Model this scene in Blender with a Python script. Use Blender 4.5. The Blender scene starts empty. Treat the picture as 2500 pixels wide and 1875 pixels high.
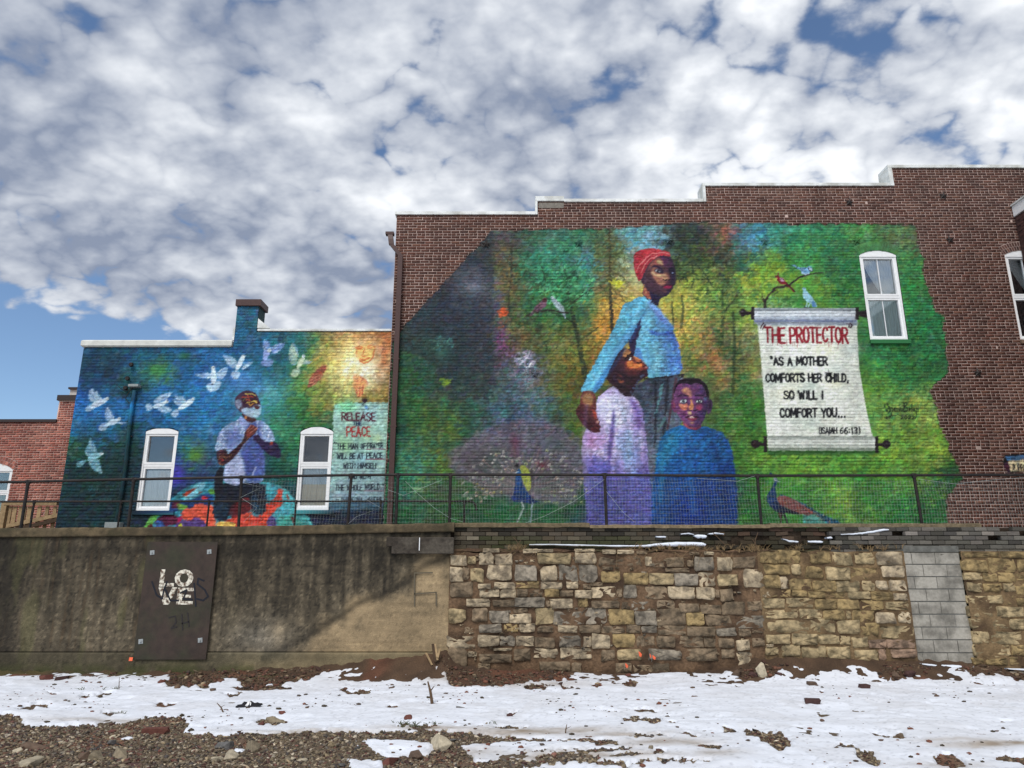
import bpy, bmesh, math, random
import numpy as np
from math import pi, sin, cos, radians
from mathutils import Vector, Matrix

# ------------------------------------------------------------------ camera, sky, sun, exposure
scene = bpy.context.scene
COL = scene.collection
F_PX, CX, CY, PITCH, EYE = 1733.0, 1250.0, 937.5, radians(14.6), 1.67
cam = bpy.data.cameras.new('camera'); cam.sensor_width = 36; cam.lens = 36 * F_PX / 2500; cam.clip_end = 3000; cam.clip_start = .05
camo = bpy.data.objects.new('camera', cam); COL.objects.link(camo)
camo.location = (0, 0, EYE); camo.rotation_euler = (pi / 2 + PITCH, 0, 0); scene.camera = camo

SUN_EL, SUN_AZ = radians(50), radians(200)      # high, behind the camera, veiled by the broken cloud
ILL = 0.80
w = bpy.data.worlds.new('World'); scene.world = w; w.use_nodes = True
nt = w.node_tree; N = nt.nodes; Lk = nt.links; N.clear()
def nd(t, **k):
    n = N.new(t)
    for a, b in k.items(): setattr(n, a, b)
    return n
out = nd('ShaderNodeOutputWorld')
sky = nd('ShaderNodeTexSky', sky_type='NISHITA', sun_disc=False, sun_elevation=SUN_EL, sun_rotation=SUN_AZ, air_density=1.0, dust_density=.1, ozone_density=4.0)
bg1 = nd('ShaderNodeBackground'); bg1.inputs[1].default_value = .105; Lk.new(sky.outputs[0], bg1.inputs[0])
bg2 = nd('ShaderNodeBackground'); bg2.inputs[1].default_value = 1.0
mixs = nd('ShaderNodeMixShader'); Lk.new(bg1.outputs[0], mixs.inputs[1]); Lk.new(bg2.outputs[0], mixs.inputs[2]); Lk.new(mixs.outputs[0], out.inputs[0])
tc = nd('ShaderNodeTexCoord'); sep = nd('ShaderNodeSeparateXYZ'); Lk.new(tc.outputs['Generated'], sep.inputs[0])
def M(op, a, b=None, c=None, clamp=False):
    n = nd('ShaderNodeMath', operation=op, use_clamp=clamp)
    for i, v in enumerate((a, b, c)):
        if v is None: continue
        if isinstance(v, (int, float)): n.inputs[i].default_value = v
        else: Lk.new(v, n.inputs[i])
    return n.outputs[0]
dz = M('MAXIMUM', sep.outputs[2], 0.0)
den = M('ADD', dz, .42)
px_ = M('DIVIDE', sep.outputs[0], den); py_ = M('DIVIDE', sep.outputs[1], den)
cmb = nd('ShaderNodeCombineXYZ'); Lk.new(px_, cmb.inputs[0]); Lk.new(py_, cmb.inputs[1])
def noise(scale, detail=8, rough=.55, dist=0., off=(0, 0, 0), lac=2.0, stretch=(1, 1, 1), rot=0):
    m = nd('ShaderNodeMapping'); m.inputs[1].default_value = off; m.inputs[2].default_value = (0, 0, rot); m.inputs[3].default_value = stretch; Lk.new(cmb.outputs[0], m.inputs[0])
    n = nd('ShaderNodeTexNoise'); n.inputs['Scale'].default_value = scale; n.inputs['Detail'].default_value = detail
    n.inputs['Roughness'].default_value = rough; n.inputs['Distortion'].default_value = dist; n.inputs['Lacunarity'].default_value = lac
    Lk.new(m.outputs[0], n.inputs['Vector']); return n.outputs[0]
def ramp(v, lo, hi):
    n = nd('ShaderNodeMapRange', interpolation_type='SMOOTHSTEP'); n.inputs[1].default_value = lo; n.inputs[2].default_value = hi; Lk.new(v, n.inputs[0]); return n.outputs[0]
# the cloud sheet: smooth grey banks in the west breaking into rippled bright puffs with blue gaps in the
# east, thinning to clear sky low in the west
def vor(scale, off, warp, smooth=.7, stretch=(1, 1, 1), rot=0):
    m = nd('ShaderNodeMapping'); m.inputs[1].default_value = off; m.inputs[2].default_value = (0, 0, rot); m.inputs[3].default_value = stretch
    wn = nd('ShaderNodeTexNoise'); wn.inputs['Scale'].default_value = scale * .9; wn.inputs['Detail'].default_value = 2; wn.inputs['Roughness'].default_value = .6; Lk.new(cmb.outputs[0], wn.inputs['Vector'])
    sb = nd('ShaderNodeVectorMath', operation='SUBTRACT'); Lk.new(wn.outputs['Color'], sb.inputs[0]); sb.inputs[1].default_value = (.5, .5, .5)
    sc = nd('ShaderNodeVectorMath', operation='SCALE'); Lk.new(sb.outputs[0], sc.inputs[0]); sc.inputs['Scale'].default_value = warp
    ad = nd('ShaderNodeVectorMath', operation='ADD'); Lk.new(cmb.outputs[0], ad.inputs[0]); Lk.new(sc.outputs[0], ad.inputs[1]); Lk.new(ad.outputs[0], m.inputs[0])
    v = nd('ShaderNodeTexVoronoi', feature='F1'); v.inputs['Scale'].default_value = scale; Lk.new(m.outputs[0], v.inputs['Vector']); return v.outputs['Distance']
bank_n = noise(.9, 2, .5, 0, (7.3, 2.2, 0), stretch=(1, .8, 1), rot=.5)
puff = noise(5.4, 7, .58, 0, (3.1, 1.7, 0), stretch=(1, 1.4, 1), rot=.45)
bill = M('SUBTRACT', 1.0, vor(10.5, (4.4, 1.2, 0), .26, .6, (1, 1.35, 1), .4))
bill2 = noise(18.0, 3, .6, 0, (1.4, 7.2, 0), stretch=(1, 1.25, 1), rot=.3)
fine = noise(30.0, 3, .62, 0, (1.3, 8.8, 0))
west = M('MULTIPLY', sep.outputs[0], -1.0)
east = ramp(sep.outputs[0], -.30, .40)
clear = M('MULTIPLY', ramp(west, .32, .56), M('SUBTRACT', 1.0, ramp(dz, .24, .38)))
dens = M('ADD', M('MULTIPLY', puff, .52), M('ADD', M('MULTIPLY', bill, .24), M('MULTIPLY', bank_n, .16)))
dens = M('ADD', dens, M('MULTIPLY', M('SUBTRACT', fine, .5), .09)); dens = M('ADD', dens, M('MULTIPLY', bill2, .09))
dens = M('ADD', dens, M('MULTIPLY', M('SUBTRACT', 1.0, east), .045))
low = M('SUBTRACT', 1.0, ramp(dz, .15, .50))
dens = M('SUBTRACT', dens, M('ADD', M('MULTIPLY', clear, .36), M('MULTIPLY', low, .012)))
cover = M('MULTIPLY', ramp(dens, .382, .482), ramp(sep.outputs[2], -.01, .03))
# thick cores go grey; thin rims and the eastern puffs stay white
thk = M('ADD', M('MULTIPLY', noise(2.3, 4, .56, 0, (5.2, 3.9, 0), stretch=(1, 1.5, 1), rot=.45), .62), M('MULTIPLY', noise(7.0, 4, .58, 0, (2.2, 6.9, 0), stretch=(1, 1.4, 1), rot=.4), .38))
thk = M('ADD', thk, M('MULTIPLY', M('SUBTRACT', 1.0, east), .085))
amp = M('MULTIPLY_ADD', east, .3, .75)      # the western bank is smoother than the eastern puffs
det = M('ADD', M('MULTIPLY', M('SUBTRACT', bill, .62), -.75), M('MULTIPLY', M('SUBTRACT', puff, .5), -1.3)); det = M('ADD', det, M('MULTIPLY', M('SUBTRACT', fine, .5), -.40)); det = M('ADD', det, M('MULTIPLY', M('SUBTRACT', bill2, .5), -.5))
shade = M('MULTIPLY', M('ADD', M('MULTIPLY', ramp(thk, .35, .72), .95), M('MULTIPLY', det, amp)), .90, clamp=True)
cr = nd('ShaderNodeValToRGB'); Lk.new(shade, cr.inputs[0])
e = cr.color_ramp.elements; e[0].position = 0.0; e[0].color = (.82, .84, .87, 1); e[1].position = 1.0; e[1].color = (.21, .25, .34, 1)
m1 = e.new(.38); m1.color = (.58, .61, .66, 1)
Lk.new(cr.outputs[0], bg2.inputs[0]); Lk.new(cover, mixs.inputs[0])

sd = bpy.data.lights.new('sun', 'SUN'); sd.energy = 1.8; sd.angle = radians(24); sd.color = (1.0, .965, .91)
so = bpy.data.objects.new('sun', sd); COL.objects.link(so)
dirv = Vector((sin(SUN_AZ) * cos(SUN_EL), cos(SUN_AZ) * cos(SUN_EL), sin(SUN_EL)))
so.rotation_euler = dirv.to_track_quat('Z', 'Y').to_euler()
vs = scene.view_settings; vs.view_transform = 'Standard'; vs.look = 'None'; vs.gamma = 1; vs.use_curve_mapping = False; vs.exposure = 0.36

# ------------------------------------------------------------------ survey: drawing units of the elevation -> metres
def U(px, py, D):
    """point of the upright plane y = D that the survey drawing shows at (px, py)"""
    v = (CY - py) / F_PX; u = (px - CX) / F_PX
    y = cos(PITCH) - sin(PITCH) * v; z = sin(PITCH) + cos(PITCH) * v
    return (u * D / y, D, EYE + z * D / y)
def UZ(py, D): return U(CX, py, D)[2]
def UX(px, py, D): return U(px, py, D)[0]
def G(px, py, z=0.0):
    """point of the level ground z that the drawing shows at (px, py)"""
    v = (CY - py) / F_PX; u = (px - CX) / F_PX
    y = cos(PITCH) - sin(PITCH) * v; zz = sin(PITCH) + cos(PITCH) * v
    t = (z - EYE) / zz
    return (u * t, y * t, z)
def INV(x, y, z):
    z = np.asarray(z) - EYE
    dep = np.asarray(y) * cos(PITCH) + z * sin(PITCH); up = -np.asarray(y) * sin(PITCH) + z * cos(PITCH)
    return CX + F_PX * np.asarray(x) / dep, CY - F_PX * up / dep

# ------------------------------------------------------------------ helpers
def tag(o, label=None, cat=None, group=None, kind=None):
    if label: o['label'] = label
    if cat: o['category'] = cat
    if group: o['group'] = group
    if kind: o['kind'] = kind
    return o
def empty(name, loc=(0, 0, 0), rot=(0, 0, 0), parent=None):
    o = bpy.data.objects.new(name, None); COL.objects.link(o); o.location = loc; o.rotation_euler = rot; o.empty_display_size = .1
    if parent: o.parent = parent
    return o
def put(name, me, parent=None, loc=(0, 0, 0), rot=(0, 0, 0)):
    o = bpy.data.objects.new(name, me); COL.objects.link(o); o.location = loc; o.rotation_euler = rot
    if parent: o.parent = parent
    return o
def nmesh(name, V, F, mat, col=None, smooth=False):
    """mesh from arrays; F is a list of (n,3) / (n,4) index arrays"""
    me = bpy.data.meshes.new(name); V = np.asarray(V, np.float32)
    if not isinstance(F, (list, tuple)): F = [F]
    F = [np.asarray(f, np.int32) for f in F if len(f)]
    me.vertices.add(len(V)); me.vertices.foreach_set('co', V.ravel())
    loops = np.concatenate([f.ravel() for f in F]); sizes = np.concatenate([np.full(len(f), f.shape[1], np.int32) for f in F])
    starts = np.r_[0, np.cumsum(sizes)[:-1]].astype(np.int32)
    me.loops.add(len(loops)); me.loops.foreach_set('vertex_index', loops)
    me.polygons.add(len(sizes)); me.polygons.foreach_set('loop_start', starts)
    if smooth: me.polygons.foreach_set('use_smooth', np.ones(len(sizes), bool))
    me.update(calc_edges=True)
    if col is not None:
        c = np.ones((len(V), 4), np.float32); c[:, :3] = col
        a = me.color_attributes.new('Col', 'FLOAT_COLOR', 'POINT'); a.data.foreach_set('color', c.ravel())
    me.materials.append(mat); return me
class MB:
    def __init__(s): s.v = []; s.f = []
    def add(s, vs, fs):
        b = len(s.v); s.v += [tuple(v) for v in vs]; s.f += [tuple(i + b for i in f) for f in fs]; return s
    def box(s, x0, x1, y0, y1, z0, z1, bev=0.0):
        if bev <= 0:
            return s.add([(x, y, z) for z in (z0, z1) for y in (y0, y1) for x in (x0, x1)],
                         [(0, 2, 3, 1), (4, 5, 7, 6), (0, 1, 5, 4), (1, 3, 7, 5), (3, 2, 6, 7), (2, 0, 4, 6)])
        b = bev; vs = []; 
        for z, q in ((z0, b), (z0 + b, 0), (z1 - b, 0), (z1, b)):
            vs += [(x0 + q + b * (q == 0) * 0, y0 + q, z), (x1 - q, y0 + q, z), (x1 - q, y1 - q, z), (x0 + q, y1 - q, z)]
        fs = [(3, 2, 1, 0), (12, 13, 14, 15)]
        for k in range(3):
            for i in range(4): fs.append((k * 4 + i, k * 4 + (i + 1) % 4, k * 4 + 4 + (i + 1) % 4, k * 4 + 4 + i))
        return s.add(vs, fs)
    def tube(s, pts, r, n=8, cap=True):
        pts = [Vector(p) for p in pts]; rs = r if isinstance(r, (list, tuple)) else [r] * len(pts); rings = []
        up = Vector((0, 0, 1)); vs = []; prev = None
        for i, p in enumerate(pts):
            t = (pts[min(i + 1, len(pts) - 1)] - pts[max(i - 1, 0)]).normalized()
            if prev is None: a = t.cross(up) if abs(t.z) < .9 else t.cross(Vector((0, 1, 0)))
            else: a = prev - t * prev.dot(t)
            a.normalize(); prev = a; b = t.cross(a)
            vs += [p + (a * cos(2 * pi * k / n) + b * sin(2 * pi * k / n)) * rs[i] for k in range(n)]
        fs = [(i * n + k, i * n + (k + 1) % n, (i + 1) * n + (k + 1) % n, (i + 1) * n + k) for i in range(len(pts) - 1) for k in range(n)]
        if cap: fs += [tuple(range(n - 1, -1, -1)), tuple(range((len(pts) - 1) * n, len(pts) * n))]
        return s.add(vs, fs)
    def prism(s, poly, y0, y1):
        """polygon in x,z (counter-clockwise seen from -y) pushed from y0 back to y1"""
        n = len(poly); vs = [(x, y0, z) for x, z in poly] + [(x, y1, z) for x, z in poly]
        fs = [tuple(range(n)), tuple(range(2 * n - 1, n - 1, -1))] + [((i + 1) % n, i, i + n, (i + 1) % n + n) for i in range(n)]
        return s.add(vs, fs)
    def mesh(s, name, mat, smooth=False):
        me = bpy.data.meshes.new(name); me.from_pydata(s.v, [], s.f); me.update(); me.materials.append(mat)
        if smooth: me.polygons.foreach_set('use_smooth', [True] * len(me.polygons))
        return me
    def put(s, name, mat, parent=None, loc=(0, 0, 0), rot=(0, 0, 0), smooth=False): return put(name, s.mesh(name, mat, smooth), parent, loc, rot)

def lin(c):
    c = np.clip(np.asarray(c, np.float32) / 255., 0, 1); return np.where(c < .04045, c / 12.92, ((c + .055) / 1.055) ** 2.4)
def alb(c, k=None): return np.clip(lin(c) / (k or ILL), 0.003, .88)
def mat(name, color=(200, 200, 200), rough=.8, attr=False, noise_amt=.15, noise_scale=40, bump=0., bscale=60, metallic=0., objvar=0., col2=None, scale2=6, spec=.3):
    m = bpy.data.materials.new(name); m.use_nodes = True; t = m.node_tree; n = t.nodes; l = t.links
    p = n['Principled BSDF']; p.inputs['Roughness'].default_value = rough; p.inputs['Metallic'].default_value = metallic; p.inputs['Specular IOR Level'].default_value = spec
    tcn = n.new('ShaderNodeTexCoord')
    if attr:
        a = n.new('ShaderNodeAttribute'); a.attribute_name = 'Col'; src = a.outputs[0]
    else:
        a = n.new('ShaderNodeRGB'); a.outputs[0].default_value = (*[float(v) for v in alb(color)], 1); src = a.outputs[0]
    geo = n.new('ShaderNodeNewGeometry')
    if col2 is not None:
        nz = n.new('ShaderNodeTexNoise'); nz.inputs['Scale'].default_value = scale2; nz.inputs['Detail'].default_value = 6; l.new(geo.outputs['Position'], nz.inputs['Vector'])
        mr = n.new('ShaderNodeMapRange'); mr.inputs[1].default_value = .42; mr.inputs[2].default_value = .62; l.new(nz.outputs[0], mr.inputs[0])
        mx = n.new('ShaderNodeMix'); mx.data_type = 'RGBA'; l.new(mr.outputs[0], mx.inputs[0]); l.new(src, mx.inputs[6]); mx.inputs[7].default_value = (*[float(v) for v in alb(col2)], 1); src = mx.outputs[2]
    if noise_amt or objvar:
        nz = n.new('ShaderNodeTexNoise'); nz.inputs['Scale'].default_value = noise_scale; nz.inputs['Detail'].default_value = 5; l.new(geo.outputs['Position'], nz.inputs['Vector'])
        mr = n.new('ShaderNodeMapRange'); mr.inputs[1].default_value = .25; mr.inputs[2].default_value = .75; mr.inputs[3].default_value = 1 - noise_amt; mr.inputs[4].default_value = 1 + noise_amt; l.new(nz.outputs[0], mr.inputs[0])
        f = mr.outputs[0]
        if objvar:
            oi = n.new('ShaderNodeObjectInfo'); m2 = n.new('ShaderNodeMapRange'); m2.inputs[3].default_value = 1 - objvar; m2.inputs[4].default_value = 1 + objvar; l.new(oi.outputs['Random'], m2.inputs[0])
            mm = n.new('ShaderNodeMath'); mm.operation = 'MULTIPLY'; l.new(f, mm.inputs[0]); l.new(m2.outputs[0], mm.inputs[1]); f = mm.outputs[0]
        v = n.new('ShaderNodeVectorMath'); v.operation = 'SCALE'; l.new(src, v.inputs[0]); l.new(f, v.inputs['Scale']); src = v.outputs[0]
    l.new(src, p.inputs['Base Color'])
    if bump:
        bz = n.new('ShaderNodeTexNoise'); bz.inputs['Scale'].default_value = bscale; bz.inputs['Detail'].default_value = 6; l.new(geo.outputs['Position'], bz.inputs['Vector'])
        bp = n.new('ShaderNodeBump'); bp.inputs['Strength'].default_value = bump; bp.inputs['Distance'].default_value = .02; l.new(bz.outputs[0], bp.inputs['Height']); l.new(bp.outputs[0], p.inputs['Normal'])
    return m
def pn(x, y, s, seed=0, oct=3):
    """value noise at points, 0..1"""
    r = np.random.default_rng(seed); T = r.random((256, 256)).astype(np.float32); out = 0; amp = 1; tot = 0
    x = np.asarray(x, np.float64) / s + 1000.; y = np.asarray(y, np.float64) / s + 1000.
    for _ in range(oct):
        xi = np.floor(x).astype(int); yi = np.floor(y).astype(int); fx = x - xi; fy = y - yi; fx = fx * fx * (3 - 2 * fx); fy = fy * fy * (3 - 2 * fy)
        a = T[yi % 256, xi % 256]; b = T[yi % 256, (xi + 1) % 256]; c = T[(yi + 1) % 256, xi % 256]; d = T[(yi + 1) % 256, (xi + 1) % 256]
        out = out + amp * ((a * (1 - fx) + b * fx) * (1 - fy) + (c * (1 - fx) + d * fx) * fy); tot += amp; amp *= .5; x = x * 2 + 17.3; y = y * 2 + 9.1
    return out / tot
def sstep(v, a, b): t = np.clip((v - a) / (b - a), 0, 1); return t * t * (3 - 2 * t)
# ------------------------------------------------------------------ the paint on the two facades
# The murals are painted into an array (drawing units = survey units of the elevation), then each
# brick's own face takes its colours from it as a colour attribute.
OX, OY, PW, PH = 100, 380, 2420, 940
rng = np.random.default_rng(7)

def vnoise(h, w, cy, cx, seed, oct=1, gain=.5):
    out = np.zeros((h, w), np.float32); amp = 1.; tot = 0
    for o in range(oct):
        r = np.random.default_rng(seed * 31 + o)
        gy, gx = int(h / cy) + 3, int(w / cx) + 3
        g = r.random((gy, gx)).astype(np.float32)
        y = np.arange(h) / cy; x = np.arange(w) / cx
        yi = y.astype(int); xi = x.astype(int)
        fy = (y - yi); fx = (x - xi)
        fy = (fy * fy * (3 - 2 * fy))[:, None].astype(np.float32); fx = (fx * fx * (3 - 2 * fx))[None, :].astype(np.float32)
        a = g[yi][:, xi]; b = g[yi][:, xi + 1]; c = g[yi + 1][:, xi]; d = g[yi + 1][:, xi + 1]
        out += amp * ((a * (1 - fx) + b * fx) * (1 - fy) + (c * (1 - fx) + d * fx) * fy)
        tot += amp; amp *= gain; cy = max(cy / 2, 1.01); cx = max(cx / 2, 1.01)
    return out / tot

BUF = np.zeros((PH, PW, 3), np.float32)
PAINTED = np.zeros((PH, PW), np.float32)
YY, XX = np.mgrid[0:PH, 0:PW].astype(np.float32)
XX += OX; YY += OY

def idw(pts, x0, y0, x1, y1, power=3.2):
    """smooth colour field through control points, at quarter resolution"""
    gx = np.arange(x0, x1, 6.); gy = np.arange(y0, y1, 6.)
    X, Y = np.meshgrid(gx, gy)
    num = np.zeros(X.shape + (3,)); den = np.zeros(X.shape)
    for (px, py, c) in pts:
        w = 1 / (((X - px) ** 2 + ((Y - py) * 1.15) ** 2) + 60) ** (power / 2)
        num += w[..., None] * np.array(c, float); den += w
    f = (num / den[..., None]).astype(np.float32)
    return f, gx, gy

def field_lookup(f, x0, y0, X, Y):
    ix = np.clip((X - x0) / 6., 0, f.shape[1] - 1.001); iy = np.clip((Y - y0) / 6., 0, f.shape[0] - 1.001)
    a = ix.astype(int); b = iy.astype(int); fx = (ix - a)[..., None]; fy = (iy - b)[..., None]
    return (f[b, a] * (1 - fx) + f[b, a + 1] * fx) * (1 - fy) + (f[b + 1, a] * (1 - fx) + f[b + 1, a + 1] * fx) * fy

def poly_mask(pts, soft=0.8, noise=0., seed=1):
    """anti-aliased coverage of a polygon; returns (slice, mask)"""
    p = np.array(pts, float)
    x0 = max(int(p[:, 0].min() - 3 - noise), OX); x1 = min(int(p[:, 0].max() + 4 + noise), OX + PW)
    y0 = max(int(p[:, 1].min() - 3 - noise), OY); y1 = min(int(p[:, 1].max() + 4 + noise), OY + PH)
    sl = (slice(y0 - OY, y1 - OY), slice(x0 - OX, x1 - OX))
    if x1 <= x0 or y1 <= y0: return None, None
    X = XX[sl]; Y = YY[sl]
    if noise:
        h, w = X.shape
        X = X + (vnoise(h, w, 14, 14, seed, 2) - .5) * 2 * noise
        Y = Y + (vnoise(h, w, 14, 14, seed + 5, 2) - .5) * 2 * noise
    inside = np.zeros(X.shape, bool); dist = np.full(X.shape, 1e9, np.float32)
    n = len(p)
    for i in range(n):
        ax, ay = p[i]; bx, by = p[(i + 1) % n]
        if ay != by:
            c = ((ay > Y) != (by > Y)) & (X < (bx - ax) * (Y - ay) / (by - ay) + ax)
            inside ^= c
        dx, dy = bx - ax, by - ay
        t = np.clip(((X - ax) * dx + (Y - ay) * dy) / (dx * dx + dy * dy + 1e-9), 0, 1)
        dist = np.minimum(dist, (X - ax - t * dx) ** 2 + (Y - ay - t * dy) ** 2)
    sd = np.sqrt(dist) * np.where(inside, 1, -1)
    return sl, np.clip(sd / soft * .5 + .5, 0, 1)

def smooth_poly(pts, it=1):
    p = [tuple(q) for q in pts]
    for _ in range(it):
        q = []
        for i in range(len(p)):
            a = p[i]; b = p[(i + 1) % len(p)]
            q += [(a[0] * .75 + b[0] * .25, a[1] * .75 + b[1] * .25), (a[0] * .25 + b[0] * .75, a[1] * .25 + b[1] * .75)]
        p = q
    return p

def Z(z, pts):
    ox, oy, s = z
    return [(ox + x / s, oy + y / s) for (x, y) in pts]

def fill(pts, col, alpha=1., soft=.8, grad=None, tex=0.08, noise=0., curl=None, smooth=1, seed=3, angle=0):
    """grad = (colour2, x0,y0, x1,y1): blend to colour2 along the vector. curl = (colour, strength, size)"""
    if smooth: pts = smooth_poly(pts, smooth)
    sl, m = poly_mask(pts, soft, noise, seed)
    if sl is None: return
    X = XX[sl]; Y = YY[sl]; h, w = X.shape
    c = np.broadcast_to(np.array(col, np.float32), (h, w, 3)).copy()
    if grad:
        gs = grad if isinstance(grad[0], (list, tuple)) and len(grad[0]) == 5 and isinstance(grad[0][0], (list, tuple)) else [grad]
        for (c2, gx0, gy0, gx1, gy1) in gs:
            t = ((X - gx0) * (gx1 - gx0) + (Y - gy0) * (gy1 - gy0)) / ((gx1 - gx0) ** 2 + (gy1 - gy0) ** 2)
            t = np.clip(t + (vnoise(h, w, 18, 18, seed + 2, 2) - .5) * .5, 0, 1)[..., None]
            c = c * (1 - t) + np.array(c2, np.float32) * t
    if tex:
        c *= (1 + tex * 2 * (vnoise(h, w, 3, 6, seed + 9, 2) - .5) * 2)[..., None]
        c += (np.stack([vnoise(h, w, 7, 9, seed + k, 2) for k in (11, 12, 13)], -1) - .5) * tex * 160
    if curl:
        cc, st, size = curl
        n = vnoise(h, w, size * 1.7, size * 1.7, seed + 21, 2)
        k = np.clip(1.25 - np.abs(np.sin(n * 13)) * 2.6, 0, 1)
        k2 = np.clip((vnoise(h, w, size * 3, size * 3, seed + 33, 2) - .36) * 8, 0, 1)
        a = (k * k2) * st
        c = c * (1 - a[..., None]) + np.array(cc, np.float32) * a[..., None]
    m = (m * alpha)[..., None]
    BUF[sl] = BUF[sl] * (1 - m) + np.clip(c, 0, 255) * m

def ell(cx, cy, rx, ry, col, alpha=1., soft=.8, rot=0, **k):
    a = np.linspace(0, 2 * np.pi, 18, endpoint=False); cr, sr = np.cos(rot), np.sin(rot)
    pts = [(cx + rx * np.cos(t) * cr - ry * np.sin(t) * sr, cy + rx * np.cos(t) * sr + ry * np.sin(t) * cr) for t in a]
    fill(pts, col, alpha, soft, smooth=0, **k)

def glow(cx, cy, rx, ry, col, alpha=.6, seed=5):
    x0 = max(int(cx - rx * 2.2), OX); x1 = min(int(cx + rx * 2.2), OX + PW)
    y0 = max(int(cy - ry * 2.2), OY); y1 = min(int(cy + ry * 2.2), OY + PH)
    sl = (slice(y0 - OY, y1 - OY), slice(x0 - OX, x1 - OX))
    X = XX[sl]; Y = YY[sl]
    n = vnoise(X.shape[0], X.shape[1], 16, 16, seed, 3)
    r = ((X - cx) / rx) ** 2 + ((Y - cy) / ry) ** 2
    m = (np.exp(-r) * alpha * np.clip(n * 2.0, 0, 1.3))[..., None]
    m = np.clip(m, 0, 1)
    BUF[sl] = BUF[sl] * (1 - m) + np.array(col, np.float32) * m

def stroke(pts, w, col, alpha=1., taper=None, jitter=0., soft=.8):
    """polyline brush stroke; w may be (w0, w1)"""
    p = np.array(pts, float)
    w0, w1 = (w if isinstance(w, tuple) else (w, w)); wm = max(w0, w1)
    x0 = max(int(p[:, 0].min() - wm - 2), OX); x1 = min(int(p[:, 0].max() + wm + 3), OX + PW)
    y0 = max(int(p[:, 1].min() - wm - 2), OY); y1 = min(int(p[:, 1].max() + wm + 3), OY + PH)
    if x1 <= x0 or y1 <= y0: return
    sl = (slice(y0 - OY, y1 - OY), slice(x0 - OX, x1 - OX)); X = XX[sl]; Y = YY[sl]
    L = np.r_[0, np.cumsum(np.hypot(*np.diff(p, axis=0).T))]; tot = L[-1] + 1e-6
    m = np.zeros(X.shape, np.float32)
    for i in range(len(p) - 1):
        ax, ay = p[i]; dx, dy = p[i + 1] - p[i]
        t = np.clip(((X - ax) * dx + (Y - ay) * dy) / (dx * dx + dy * dy + 1e-9), 0, 1)
        d = np.sqrt((X - ax - t * dx) ** 2 + (Y - ay - t * dy) ** 2)
        s = (L[i] + t * (L[i + 1] - L[i])) / tot
        hw = (w0 + (w1 - w0) * s) / 2
        m = np.maximum(m, np.clip((hw - d) / soft * .5 + .5, 0, 1))
    m = (m * alpha)[..., None]
    BUF[sl] = BUF[sl] * (1 - m) + np.array(col, np.float32) * m

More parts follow.
